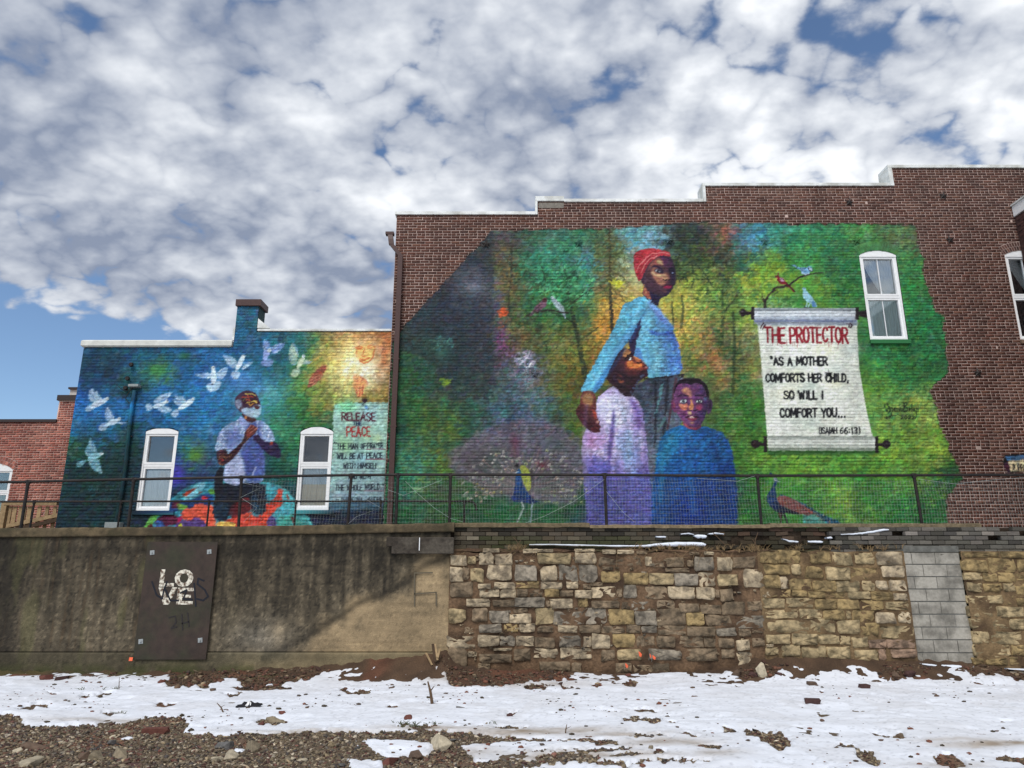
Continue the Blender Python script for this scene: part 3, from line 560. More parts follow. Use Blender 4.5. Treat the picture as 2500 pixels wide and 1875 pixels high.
fill(Z(ZA, [(970, 810), (1040, 760), (1090, 800), (1060, 860), (980, 850)]), (192, 150, 108), .8, 2.2)
fill(Z(ZA, [(910, 900), (1000, 870), (1040, 905), (990, 945), (930, 960)]), (170, 124, 96), .75, 3)
fill(Z(ZA, [(760, 570), (860, 555), (960, 610), (1000, 690), (930, 640), (850, 590), (770, 605)]), (34, 18, 52), .95, 1)
fill(Z(ZA, [(800, 655), (870, 630), (950, 660), (1000, 715), (900, 715), (830, 695)]), (24, 18, 40), .95, 1)
fill(Z(ZA, [(820, 655), (880, 640), (950, 690), (890, 700), (840, 690)]), (214, 214, 216), 1, 1)
ell(1500 + 878 / 8.295, 580 + 675 / 8.295, 3.6, 3.2, (18, 16, 34))
fill(Z(ZA, [(1090, 610), (1170, 590), (1215, 640), (1225, 760), (1150, 760), (1100, 700)]), (26, 20, 46), .9, 1)
fill(Z(ZA, [(1150, 700), (1185, 690), (1205, 720), (1165, 725)]), (150, 165, 205), .9, 1)
stroke(Z(ZA, [(985, 850), (1030, 862), (1060, 845)]), 2.6, (20, 10, 22)); stroke(Z(ZA, [(1090, 860), (1110, 850)]), 2, (20, 10, 22))
fill(Z(ZA, [(945, 985), (1040, 945), (1080, 955), (1130, 945), (1195, 970), (1120, 985), (1040, 985)]), (70, 14, 42), 1, .8)
fill(Z(ZA, [(960, 990), (1060, 975), (1185, 975), (1130, 1022), (1040, 1028)]), (160, 34, 78), 1, .8)
fill(Z(ZA, [(950, 1050), (1060, 1080), (1060, 1120), (990, 1110)]), (130, 80, 80), .7, 2)
stroke(Z(ZA, [(575, 1020), (590, 950), (605, 940)]), 1.8, (180, 110, 60))
scarf = Z(ZA, [(400, 340), (450, 270), (600, 230), (720, 215), (850, 220), (940, 242), (1105, 282), (1135, 330), (1122, 385), (1000, 355), (900, 368), (800, 425), (700, 515), (640, 625), (575, 760), (520, 890), (470, 862), (415, 710), (383, 550), (390, 400)])
fill(scarf, (186, 46, 58), tex=.12, grad=((150, 34, 48), 1620, 610, 1545, 690), curl=((222, 130, 130), .5, 3.5))
for q in ([(560, 520), (640, 400), (760, 320), (1000, 300), (1120, 330)], [(540, 700), (600, 560), (700, 440), (860, 370)], [(430, 700), (500, 560), (600, 440)]):
    stroke(Z(ZA, q), (1.6, 2.4), (226, 150, 142), .8)
stroke(Z(ZA, [(410, 330), (500, 350), (610, 390)]), 1.6, (90, 20, 30), .8)
# ------------------------------------------------------------------ child in lilac
lil = Z(Z4, [(1425, 335), (1480, 295), (1540, 250), (1600, 290), (1680, 325), (1722, 372), (1742, 440), (1765, 640), (1782, 860), (1800, 1000), (1805, 1300), (1375, 1300), (1350, 1000), (1332, 850), (1322, 700), (1340, 560), (1420, 480)])
fill(lil, (182, 170, 212), grad=((92, 84, 168), 1500, 1100, 1520, 1180), curl=((186, 178, 224), .55, 6), tex=.13)
fill(Z(Z4, [(1430, 345), (1530, 300), (1640, 340), (1640, 470), (1560, 560), (1440, 460)]), (202, 204, 230), .8, 7, curl=((226, 228, 240), .5, 5))
fill(Z(Z4, [(1580, 560), (1700, 560), (1720, 800), (1700, 900), (1560, 700)]), (128, 172, 214), .55, 14, tex=.14)
fill(Z(Z4, [(1345, 560), (1460, 560), (1500, 640), (1400, 680), (1340, 660)]), (176, 120, 180), .6, 12, tex=.14)
fill(Z(Z4, [(1540, 400), (1556, 480), (1530, 700), (1512, 860), (1500, 700), (1522, 520)]), (92, 74, 150), .8, 3)
fill(Z(Z4, [(1640, 330), (1715, 370), (1745, 520), (1700, 560), (1680, 420)]), (112, 82, 168), .7, 5)
fill(Z(Z4, [(1325, 720), (1500, 740), (1520, 860), (1340, 850)]), (70, 74, 172), .6, 8, tex=.14)
fill(Z(Z4, [(1340, 850), (1800, 850), (1806, 1300), (1370, 1300)]), (64, 76, 136), .5, 22, tex=.16, smooth=0)
fill(Z(Z4, [(1500, 880), (1750, 870), (1760, 1050), (1560, 1100)]), (96, 96, 168), .45, 14, tex=.16)
prof = Z(ZB, [(478, 195), (560, 205), (600, 245), (635, 320), (700, 352), (762, 378), (782, 400), (772, 432), (812, 440), (846, 472), (848, 486), (874, 512), (858, 545), (862, 580), (876, 615), (860, 655), (800, 680), (738, 722), (682, 800), (645, 900), (590, 985), (500, 975), (430, 925), (345, 838), (255, 768), (198, 690), (230, 600), (300, 440), (380, 290), (455, 205)])
fill(prof, (52, 28, 42), tex=.12, smooth=0)
fill(Z(ZB, [(450, 330), (520, 420), (540, 520), (700, 540), (760, 600), (640, 640), (520, 600), (440, 520)]), (104, 44, 46), .85, 5, tex=.16, curl=((60, 26, 40), .5, 4))
fill(Z(ZB, [(400, 300), (470, 240), (520, 400), (520, 540), (420, 600), (360, 460)]), (74, 40, 56), .8, 5, tex=.14)
fill(Z(ZB, [(500, 400), (640, 320), (790, 400), (860, 520), (780, 560), (600, 560), (500, 520)]), (150, 66, 48), .75, 3, tex=.16, curl=((76, 32, 40), .6, 3.5))
fill(Z(ZB, [(482, 215), (560, 215), (610, 285), (560, 320), (500, 345), (455, 330)]), (186, 130, 78), .95, 1.5, curl=((90, 50, 44), .8, 3))
fill(Z(ZB, [(640, 325), (700, 358), (768, 385), (735, 420), (670, 400)]), (196, 116, 68), .85, 1.6, curl=((120, 50, 40), .7, 3))
fill(Z(ZB, [(520, 425), (600, 395), (650, 440), (700, 440), (780, 445), (780, 500), (700, 520), (600, 520), (540, 500)]), (216, 120, 58), .92, 1.6, curl=((246, 190, 104), .85, 3.6))
fill(Z(ZB, [(548, 372), (590, 338), (622, 372), (580, 400)]), (20, 12, 18), 1, 1); fill(Z(ZB, [(562, 378), (590, 345), (614, 378), (575, 398)]), (226, 226, 220), 1, .8)
stroke(Z(ZB, [(510, 370), (540, 318), (600, 285)]), 2.8, (26, 14, 24)); stroke(Z(ZB, [(545, 385), (590, 350), (620, 372)]), 1.6, (20, 10, 18))
fill(Z(ZB, [(556, 382), (592, 342), (618, 380), (580, 402)]), (236, 236, 228), 1, .8, smooth=0, tex=0); ell(1450 + 603 / 6.636, 820 + 368 / 6.636, 1.5, 1.8, (20, 16, 26))
stroke(Z(ZB, [(640, 330), (700, 362), (755, 385)]), 3, (226, 150, 84), .9); stroke(Z(ZB, [(700, 430), (735, 440), (765, 425)]), 3, (34, 14, 24), .95); stroke(Z(ZB, [(800, 448), (838, 476)]), 4, (92, 34, 44), .95); stroke(Z(ZB, [(790, 500), (840, 492)]), 2.4, (20, 8, 18), .95); stroke(Z(ZB, [(812, 515), (862, 515)]), 4.5, (124, 52, 56), .9); stroke(Z(ZB, [(790, 560), (850, 566)]), 2.4, (34, 16, 30), .9); stroke(Z(ZB, [(450, 620), (560, 680), (700, 690), (800, 650)]), 5, (34, 18, 32), .7)
fill(Z(ZB, [(380, 615), (420, 620), (460, 670), (430, 665)]), (140, 60, 60), .9, 1.5); fill(Z(ZB, [(372, 700), (430, 720), (485, 712), (490, 745), (440, 770), (395, 745)]), (168, 92, 60), .9, 1.5)
fill(Z(ZB, [(300, 640), (360, 620), (340, 700), (400, 720), (370, 760), (300, 700)]), (60, 40, 66), .9, 2)
fill(Z(ZB, [(818, 490), (850, 486), (856, 510), (830, 512)]), (190, 130, 120), .9, 1)
for x, y in [(795, 632), (760, 660), (722, 722), (700, 745), (676, 792), (645, 840), (600, 910), (620, 940)]: ell(1450 + x / 6.636, 820 + y / 6.636, 3, 2.4, (92, 104, 136)); ell(1450 + x / 6.636, 820 + y / 6.636, 1.4, 1.1, (30, 30, 46))
# resting hand
hand = Z(Z4, [(1328, 292), (1370, 284), (1412, 296), (1425, 340), (1422, 430), (1436, 475), (1452, 500), (1440, 515), (1462, 530), (1446, 545), (1455, 560), (1424, 572), (1372, 556), (1312, 490), (1284, 430), (1292, 400), (1312, 385), (1318, 330)])
fill(hand, (112, 54, 52), tex=.14, grad=((70, 30, 46), 1455, 1000, 1420, 1030)); fill(Z(Z4, [(1325, 320), (1360, 295), (1405, 310), (1400, 390), (1340, 380)]), (168, 130, 80), .8, 3, curl=((90, 60, 50), .7, 3.5))
for q in ([(1400, 400), (1420, 460), (1445, 500)], [(1350, 410), (1380, 470), (1440, 530)], [(1320, 430), (1360, 500), (1440, 560)], [(1360, 400), (1350, 450), (1400, 510)]): stroke(Z(Z4, q), (2, 2.4), (56, 22, 36), .8)
fill(Z(Z4, [(1395, 400), (1425, 430), (1432, 480), (1412, 470)]), (190, 80, 56), .8, 2)
fill(Z(Z4, [(1420, 486), (1438, 484), (1446, 500), (1430, 506)]), (206, 150, 140), .9, 1)
for q, w_, c, a in [([(1396, 1230), (1450, 1290)], 1, (0, 0, 0), 0), ([(1432, 990), (1425, 1060), (1430, 1150)], 10, (176, 150, 206), .35), ([(1545, 1010), (1552, 1080), (1560, 1160)], 12, (96, 80, 160), .35), ([(1470, 990), (1500, 975), (1530, 985)], 8, (206, 206, 230), .4), ([(1520, 1000), (1535, 1060), (1530, 1140)], 12, (150, 190, 220), .3), ([(1445, 1060), (1440, 1130)], 9, (192, 140, 190), .35), ([(1568, 1000), (1576, 1090), (1580, 1200)], 6, (70, 60, 136), .5), ([(1480, 1080), (1470, 1180), (1468, 1280)], 8, (70, 66, 140), .4), ([(1510, 1120), (1515, 1220)], 8, (120, 116, 190), .4)]:
    if a: stroke(q, (w_ * .6, w_), c, a, soft=5)
# ------------------------------------------------------------------ boy in blue
blue = Z(Z4, [(2010, 515), (1960, 530), (1900, 558), (1855, 615), (1838, 700), (1822, 800), (1800, 1000), (1800, 1300), (2380, 1300), (2375, 1100), (2378, 960), (2365, 860), (2340, 680), (2300, 585), (2240, 552), (2140, 520), (2080, 545)])
fill(blue, (26, 92, 156), grad=((20, 56, 122), 1690, 1120, 1760, 1190), curl=((34, 122, 178), .5, 6), tex=.16)
fill(Z(Z4, [(1850, 640), (1900, 570), (2000, 530), (2010, 620), (1920, 760), (1850, 820), (1830, 760)]), (30, 132, 170), .6, 12, curl=((64, 176, 190), .5, 4))
fill(Z(Z4, [(1800, 850), (2372, 850), (2380, 1300), (1800, 1300)]), (18, 54, 116), .5, 22, tex=.14, smooth=0)
fill(Z(Z4, [(1960, 980), (2150, 960), (2200, 1290), (1950, 1290)]), (12, 44, 126), .5, 14, tex=.12)
fill(Z(ZC, [(540, 1085), (560, 1130), (680, 1215), (800, 1245), (910, 1215), (930, 1110), (800, 1120), (600, 1060)]), (112, 44, 70), tex=.14)
fill(Z(ZC, [(545, 1095), (620, 1110), (680, 1180), (760, 1200), (660, 1215), (580, 1150)]), (176, 84, 96), .8, 2)
fill(Z(ZC, [(375, 615), (330, 630), (308, 720), (338, 830), (400, 885), (445, 880), (420, 700)]), (104, 46, 84), tex=.15); fill(Z(ZC, [(350, 650), (380, 660), (400, 780), (370, 800)]), (150, 80, 92), .7, 2)
fill(Z(ZC, [(1075, 620), (1135, 618), (1162, 720), (1140, 850), (1080, 918), (1035, 900), (1060, 780)]), (72, 44, 84), tex=.12); fill(Z(ZC, [(1095, 660), (1130, 680), (1120, 800), (1085, 830)]), (36, 20, 44), .8, 2)
fill(Z(ZC, [(368, 430), (400, 320), (480, 235), (600, 188), (740, 170), (880, 200), (990, 280), (1062, 400), (1088, 530), (1080, 640), (1062, 760), (1030, 900), (965, 1070), (900, 1160), (810, 1200), (700, 1180), (600, 1120), (530, 1040), (468, 950), (430, 870), (395, 750), (360, 600)]), (104, 56, 104), grad=((62, 44, 88), 1690, 985, 1722, 985), tex=.14, curl=((156, 96, 136), .45, 4))
fill(Z(ZC, [(366, 480), (372, 420), (400, 318), (480, 232), (600, 186), (740, 168), (880, 198), (992, 278), (1064, 398), (1088, 560), (1050, 600), (1020, 470), (985, 370), (900, 300), (800, 285), (720, 322), (650, 300), (560, 285), (460, 320), (400, 400), (385, 520)]), (28, 16, 32), tex=.1)
fill(Z(ZC, [(530, 400), (640, 370), (730, 440), (740, 560), (680, 580), (600, 510), (545, 490)]), (176, 120, 96), .85, 2.5, curl=((226, 196, 90), .9, 2.8))
fill(Z(ZC, [(468, 700), (560, 712), (650, 700), (660, 800), (600, 850), (520, 820), (475, 760)]), (196, 112, 84), .9, 2, curl=((236, 196, 120), .9, 2.8))
fill(Z(ZC, [(700, 610), (745, 620), (775, 800), (730, 850), (680, 820), (660, 760), (720, 700)]), (206, 140, 84), .9, 1.6)
fill(Z(ZC, [(640, 860), (730, 860), (730, 930), (650, 920)]), (206, 172, 120), .85, 2)
fill(Z(ZC, [(820, 720), (930, 720), (960, 800), (880, 860), (820, 800)]), (152, 56, 84), .8, 2.5, tex=.2)
fill(Z(ZC, [(960, 580), (1040, 560), (1040, 640), (980, 650)]), (110, 140, 180), .7, 2)
for cx in (565, 885):
    ell(1600 + cx / 8.296, 900 + 660 / 8.296, 9.2, 5.6, (30, 16, 36)); ell(1600 + cx / 8.296, 900 + 660 / 8.296, 7.6, 4.0, (206, 210, 214)); ell(1600 + cx / 8.296, 900 + 657 / 8.296, 3.8, 3.8, (38, 46, 60)); ell(1600 + (cx + 10) / 8.296, 900 + 650 / 8.296, 1.1, 1.1, (220, 225, 230))
stroke(Z(ZC, [(450, 562), (500, 532), (580, 528), (650, 548)]), (2.6, 4), (34, 16, 40), .85); stroke(Z(ZC, [(800, 552), (870, 534), (950, 540), (1025, 572)]), (4, 2.6), (30, 16, 42), .85)
stroke(Z(ZC, [(650, 830), (690, 848), (730, 838)]), 3, (50, 18, 34)); stroke(Z(ZC, [(775, 838), (810, 845), (835, 825)]), 3, (40, 18, 40))
stroke(Z(ZC, [(605, 978), (680, 962), (740, 974), (800, 962), (865, 976)]), 2.6, (50, 14, 36)); fill(Z(ZC, [(620, 985), (740, 1000), (855, 985), (800, 1045), (690, 1048)]), (124, 40, 66), .95, 1)
stroke(Z(ZC, [(700, 985), (740, 975), (775, 985)]), 3, (226, 190, 180)); fill(Z(ZC, [(690, 1080), (790, 1080), (760, 1120), (710, 1120)]), (190, 140, 100), .8, 2)
for q, w_, c, a in [([(1640, 1060), (1618, 1120), (1612, 1220)], 12, (50, 150, 180), .35), ([(1690, 1060), (1685, 1150), (1692, 1250)], 14, (40, 110, 170), .35), ([(1740, 1080), (1765, 1150), (1775, 1260)], 14, (14, 44, 104), .45), ([(1660, 1075), (1655, 1180)], 8, (14, 60, 120), .4), ([(1715, 1070), (1722, 1160)], 8, (60, 140, 186), .3), ([(1630, 1160), (1640, 1280)], 9, (12, 44, 100), .4),
                  ([(1560, 740), (1548, 790), (1510, 850), (1470, 900), (1440, 950)], 9, (140, 208, 226), .4), ([(1575, 760), (1545, 820), (1500, 890), (1455, 950)], 8, (44, 104, 176), .4), ([(1600, 830), (1604, 900)], 14, (150, 212, 228), .3), ([(1625, 840), (1640, 900)], 12, (56, 100, 178), .4), ([(1580, 850), (1584, 905)], 8, (60, 120, 180), .35), ([(1590, 740), (1640, 790)], 10, (140, 196, 226), .3), ([(1580, 830), (1640, 826)], 5, (50, 96, 170), .35)]:
    stroke(q, (w_ * .6, w_), c, a, soft=4)
# ------------------------------------------------------------------ peacock with the fan
fan = Z(ZF, [(40, 640), (110, 500), (290, 370), (480, 280), (640, 190), (900, 110), (1200, 110), (1480, 130), (1600, 220), (1800, 330), (1880, 470), (1920, 640), (1930, 780), (1860, 1000), (1780, 1170), (1560, 1215), (1330, 1185), (1080, 1180), (850, 1140), (600, 1040), (380, 930), (140, 830)])
fill(fan, (104, 96, 110), .88, 8, noise=12, tex=.16)
for (x, y, rx, ry, c, a) in [(980, 420, 60, 180, (112, 50, 76), .6), (1360, 680, 90, 60, (124, 40, 56), .7), (1300, 120, 160, 50, (92, 96, 130), .5), (1500, 420, 200, 110, (70, 88, 92), .5), (500, 600, 300, 180, (78, 70, 76), .5), (800, 200, 140, 50, (66, 70, 92), .5), (700, 640, 200, 160, (52, 74, 66), .5), (330, 350, 60, 30, (100, 66, 92), .5)]:
    glow(1080 + x / 5.53, 1010 + y / 5.53, rx / 5.53, ry / 5.53, c, a, int(x))
r = np.random.default_rng(33); cxp, cyp = 1080 + 1100 / 5.53, 1010 + 1040 / 5.53
for i in range(220):
    a = np.radians(-190 + 200 * r.random()); q0 = 18 + 25 * r.random(); q1 = q0 + 25 + 55 * r.random()
    stroke([(cxp + q0 * np.cos(a) * 1.35, cyp + q0 * np.sin(a)), (cxp + q1 * np.cos(a) * 1.35, cyp + q1 * np.sin(a))], (1.0, 1.8), [(134, 108, 104), (96, 104, 90), (130, 110, 116), (60, 70, 70)][r.integers(4)], .6)
for i in range(170):
    a = np.radians(-205 + 230 * r.random()); q = 32 + 78 * np.sqrt(r.random())
    x = cxp + q * np.cos(a) * 1.4; y = cyp + q * np.sin(a) * .98
    if y > 1232 or (a < -1.2 and a > -1.9 and q > 90): continue
    c = [(196, 190, 180), (206, 170, 150), (190, 196, 140), (150, 170, 150), (216, 206, 200)][r.integers(5)]
    s = 1.9 + r.random() * 1.3
    ell(x, y, s + .5, s, c, .85); ell(x + .3, y + .3, s * .45, s * .45, (40, 36, 44), .9)
for x, y in [(495, 990), (545, 1010), (600, 1035), (690, 1060), (465, 945), (790, 1060), (1390, 1185), (1440, 1185), (1500, 1195), (1550, 1205), (1730, 1180), (1510, 1105)]:
    ell(1080 + x / 5.53, 1010 + y / 5.53, 3, 2.6, (190, 176, 96) if x < 800 else (176, 196, 140), .9); ell(1080 + x / 5.53, 1010 + y / 5.53, 1.2, 1.1, (50, 50, 46), .9)
fill(Z(ZF, [(1030, 700), (1100, 690), (1170, 760), (1200, 860), (1195, 1000), (1160, 1060), (1100, 960), (1060, 850)]), (150, 158, 66), curl=((84, 96, 44), .7, 3))
fill(Z(ZF, [(1030, 740), (1000, 770), (985, 860), (975, 1000), (960, 1090), (925, 1130), (940, 1180), (1060, 1190), (1200, 1215), (1330, 1185), (1240, 1160), (1150, 1070), (1090, 960), (1060, 850), (1055, 770)]), (26, 78, 132), grad=((20, 44, 92), 1280, 1150, 1290, 1230), tex=.15)
fill(Z(ZF, [(1170, 740), (1225, 740), (1235, 1000), (1195, 1090), (1200, 900)]), (60, 50, 60), .8, 2); ell(1080 + 1005 / 5.53, 1010 + 700 / 5.53, 5, 4, (30, 26, 34)); stroke(Z(ZF, [(985, 800), (1005, 780), (1030, 775)]), 1.6, (190, 200, 210))
stroke(Z(ZF, [(1065, 1190), (1095, 1270), (1050, 1370), (1005, 1460)]), (4, 3), (150, 160, 160)); stroke(Z(ZF, [(1215, 1200), (1200, 1300), (1190, 1460)]), (4, 3), (120, 140, 150))
# ------------------------------------------------------------------ walking peacock
fill(Z(ZL, [(1040, 1080), (1200, 1080), (1400, 1160), (1700, 1300), (1740, 1420), (1060, 1420)]), (76, 150, 140), .95, 1.5, curl=((130, 196, 176), .6, 4))
fill(Z(ZL, [(440, 640), (640, 650), (860, 760), (1200, 920), (1500, 1100), (1980, 1310), (2040, 1420), (1750, 1400), (1400, 1160), (1150, 1010), (900, 880)]), (28, 76, 104), curl=((60, 130, 140), .5, 4), tex=.16)
fill(Z(ZL, [(430, 720), (500, 670), (660, 670), (860, 760), (1010, 860), (1200, 980), (1310, 1090), (1200, 1140), (1040, 1110), (850, 1060), (700, 960), (560, 920), (480, 850)]), (122, 72, 68), curl=((160, 110, 104), .6, 3.5), tex=.16)
stroke(Z(ZL, [(1120, 960), (1200, 1020), (1310, 1085)]), (4, 2), (196, 100, 84), .9)
fill(Z(ZL, [(385, 340), (440, 350), (420, 460), (400, 560), (450, 640), (430, 720), (500, 860), (600, 930), (760, 1000), (1040, 1110), (860, 1110), (680, 1070), (560, 1110), (450, 1060), (330, 960), (230, 850), (195, 720), (230, 620), (320, 500), (360, 420)]), (22, 58, 104), grad=((18, 22, 44), 1885, 1225, 1910, 1255), tex=.14)
fill(Z(ZL, [(350, 240), (440, 235), (480, 310), (500, 350), (430, 355), (380, 340)]), (34, 66, 92)); stroke(Z(ZL, [(370, 270), (400, 300), (440, 320), (500, 350)]), 1.6, (206, 214, 220)); stroke(Z(ZL, [(410, 250), (450, 280)]), 1.6, (206, 214, 220))
fill(Z(ZL, [(262, 175), (270, 130), (310, 118), (340, 160), (330, 185)]), (30, 70, 110)); stroke(Z(ZL, [(290, 100), (310, 95)]), 2, (110, 150, 130))
stroke(Z(ZL, [(545, 1090), (545, 1200), (535, 1340)]), (6, 3), (60, 40, 40)); stroke(Z(ZL, [(490, 1090), (530, 1200)]), (5, 3), (90, 50, 44)); stroke(Z(ZL, [(615, 1100), (660, 1200), (700, 1340)]), (6, 3), (40, 32, 44))
for x, y in [(1410, 1150), (1490, 1220), (1680, 1290), (1350, 1095), (1550, 1140)]: ell(1850 + x / 9.617, 1140 + y / 9.617, 3, 2.3, (190, 180, 150)); ell(1850 + x / 9.617, 1140 + y / 9.617, 1.5, 1.3, (40, 30, 30))
# ------------------------------------------------------------------ birds on the branch
stroke(Z(ZK, [(255, 1010), (235, 860), (220, 830)]), (8, 6), (50, 44, 34), .9)
stroke(Z(ZK, [(250, 900), (330, 760), (440, 620), (520, 560), (640, 560), (780, 520)]), (5, 6), (52, 36, 40)); stroke(Z(ZK, [(640, 560), (820, 500), (950, 390), (1110, 300), (1260, 270), (1440, 235), (1640, 215)]), (5, 1.6), (48, 38, 40))
stroke(Z(ZK, [(230, 850), (180, 780), (190, 700)]), (4, 1.5), (60, 56, 40), .8)
fill(Z(ZK, [(495, 300), (545, 232), (570, 320), (640, 350), (700, 410), (760, 480), (940, 665), (890, 665), (780, 545), (720, 500), (640, 500), (560, 460), (505, 390)]), (128, 26, 40), smooth=0)
fill(Z(ZK, [(570, 345), (640, 350), (700, 420), (690, 445), (620, 430), (570, 380)]), (176, 150, 170), .9, 1.2, curl=((60, 30, 46), .8, 2.5)); stroke(Z(ZK, [(500, 340), (510, 370)]), 1.6, (214, 190, 90))
stroke(Z(ZK, [(740, 470), (930, 660)]), (3, 2.4), (66, 22, 34)); 
fill(Z(ZK, [(820, 35), (900, 60), (1000, 110), (1040, 130), (1200, 110), (1290, 90), (1325, 130), (1320, 190), (1260, 210), (1240, 250), (1160, 280), (1100, 260), (1060, 190), (960, 130)]), (116, 168, 206), curl=((30, 60, 120), .7, 2.6), smooth=0)
fill(Z(ZK, [(1245, 130), (1310, 115), (1318, 180), (1260, 200)]), (190, 206, 224), 1, 1); stroke(Z(ZK, [(1245, 140), (1250, 190), (1320, 195)]), 1.8, (20, 26, 46)); stroke(Z(ZK, [(1090, 240), (1160, 275), (1230, 250)]), 3.5, (178, 204, 226), .8)
fill(Z(ZK, [(1078, 600), (1100, 560), (1140, 550), (1165, 590), (1220, 690), (1300, 760), (1350, 860), (1455, 1010), (1330, 1015), (1280, 920), (1200, 900), (1130, 830), (1100, 740), (1110, 630)]), (142, 190, 206), curl=((90, 136, 176), .5, 3.5))
fill(Z(ZK, [(1300, 880), (1350, 870), (1420, 1010), (1320, 1010)]), (70, 120, 172), .9, 1); ell(1840 + 1125 / 9.217, 640 + 575 / 9.217, 1.1, 1.1, (40, 60, 70))
stroke(Z(ZK, [(1200, 900), (1180, 1000)]), 3, (150, 190, 196)); stroke(Z(ZK, [(1270, 910), (1230, 1005)]), 3, (150, 190, 196)); stroke(Z(ZK, [(1120, 1020), (1180, 1015), (1270, 1025)]), 1.8, (50, 50, 50))
# ------------------------------------------------------------------ scroll
fill([(1850, 795), (2092, 795), (2098, 900), (2115, 1000), (2132, 1072), (2140, 1078), (1874, 1080), (1868, 1000), (1858, 880)], (214, 218, 206), tex=.05, smooth=0)
fill([(1874, 1096), (2146, 1096), (2150, 1108), (1876, 1110)], (40, 90, 40), .8, 3, smooth=0)
for k in range(16):
    rr = np.random.default_rng(400 + k); glow(1870 + rr.random() * 240, 800 + rr.random() * 260, 26, 16, [(226, 226, 190), (190, 202, 196), (176, 190, 180), (226, 228, 222)][k % 4], .6, 410 + k)
fill([(1838, 751), (2088, 752), (2092, 782), (2094, 795), (1850, 795), (1840, 782)], (176, 186, 196), tex=.08, smooth=0)
for y, c, a in [(756, (120, 128, 134), .7), (762, (206, 212, 216), .9), (769, (214, 220, 224), .8), (776, (170, 182, 198), .8), (783, (92, 104, 142), .75), (789, (120, 126, 140), .7)]:
    stroke([(1842, y), (1960, y - .6), (2088, y + .6)], 5.5, c, a)
fill([(1872, 1064), (2135, 1064), (2139, 1100), (1876, 1100)], (176, 184, 176), tex=.08, smooth=0)
for y, c, a in [(1067, (140, 146, 138), .8), (1074, (196, 200, 192), .9), (1081, (214, 218, 208), .9), (1089, (190, 196, 184), .8), (1096, (120, 134, 116), .8)]:
    stroke([(1876, y), (2000, y), (2136, y + .6)], 6, c, a)
HB = (38, 26, 34)
for (x, y, s) in [(1837, 764, -1), (2092, 765, 1), (1868, 1084, -1), (2140, 1085, 1)]:
    h = 15 if y < 900 else 20
    fill([(x - 4, y - h), (x + 4, y - h), (x + 4.5, y + h), (x - 3.5, y + h)], HB, smooth=0, tex=.05)
    e = x + s * 24
    if not (x > 2050 and y < 900): ell(e, y - 1, 10 if y > 900 else 9.5, 11 if y > 900 else 9.5, HB); ell(e - 2, y - 4, 2.6, 2, (120, 110, 120), .7)
    stroke([(x, y), (x + s * 18, y)], (7, 11), HB)
fill([(2098, 758), (2118, 756), (2118, 776), (2098, 772)], HB, smooth=0)
RED = (150, 26, 42); INK = (26, 28, 34)
letters('THE', 1868, 1916, 800, 836, 5.6, RED, lean=.02, seed=1); letters('PROTECTOR', 1930, 2070, 800, 836, 5.6, RED, lean=.04, seed=2, gap=.28)
for q in ([(1857, 802), (1859, 795), (1864, 789)], [(1862, 804), (1864, 797), (1868, 793)], [(2066, 790), (2072, 792), (2073, 798)], [(2074, 789), (2079, 793), (2077, 800)]): stroke(q, (2, 4), (60, 30, 40))
rr = np.random.default_rng(77)
for _ in range(14):
    x = 1872 + rr.random() * 200; stroke([(x, 834), (x, 838 + rr.random() * 14)], (1.6, .8), RED, .7)
letters('"AS A MOTHER', 1881, 2020, 872, 891, 4.6, INK, lean=.05, seed=3)
letters('COMFORTS HER CHILD,', 1870, 2072, 913, 932, 4.6, INK, lean=.03, seed=4)
letters('SO WILL I', 1914, 2010, 955, 974, 4.8, INK, lean=.03, seed=5)
letters('COMFORT YOU...', 1905, 2064, 998, 1018, 4.6, INK, lean=.03, seed=6)
letters('(ISAIAH', 1999, 2043, 1044, 1058, 2.8, INK, lean=.03, seed=7); letters('66:13)', 2051, 2101, 1044, 1058, 3.0, INK, lean=.03, seed=8)
# signature, right
for q in ([(1276, 372), (1272, 400), (1280, 428), (1292, 424), (1298, 395), (1290, 368), (1276, 372)], [(1290, 420), (1302, 440)],
          [(1312, 400), (1304, 410), (1308, 424), (1316, 420), (1318, 400), (1316, 450), (1300, 468), (1284, 474), (1286, 460), (1320, 456), (1420, 450)],
          [(1326, 402), (1326, 420), (1334, 422), (1338, 402), (1338, 424)], [(1345, 424), (1345, 404), (1353, 404), (1354, 424)], [(1360, 404), (1364, 424), (1368, 410), (1372, 424), (1378, 402)], [(1386, 406), (1382, 418), (1388, 426), (1394, 414), (1386, 406)],
          [(1404, 368), (1400, 426)], [(1398, 372), (1416, 366), (1424, 378), (1404, 396), (1424, 402), (1426, 420), (1400, 428)], [(1438, 404), (1434, 418), (1442, 424), (1446, 410), (1438, 404)], [(1456, 376), (1454, 424)],
          [(1470, 406), (1462, 416), (1468, 424), (1474, 408), (1476, 424)], [(1486, 404), (1484, 460), (1478, 478)], [(1496, 404), (1496, 426)], [(1497, 392), (1498, 395)]):
    stroke(Z(Z5, q), 1.9, (24, 34, 24), .95)
letters('2022', 2199, 2233, 1015, 1023, 1.8, (24, 34, 24), seed=9)

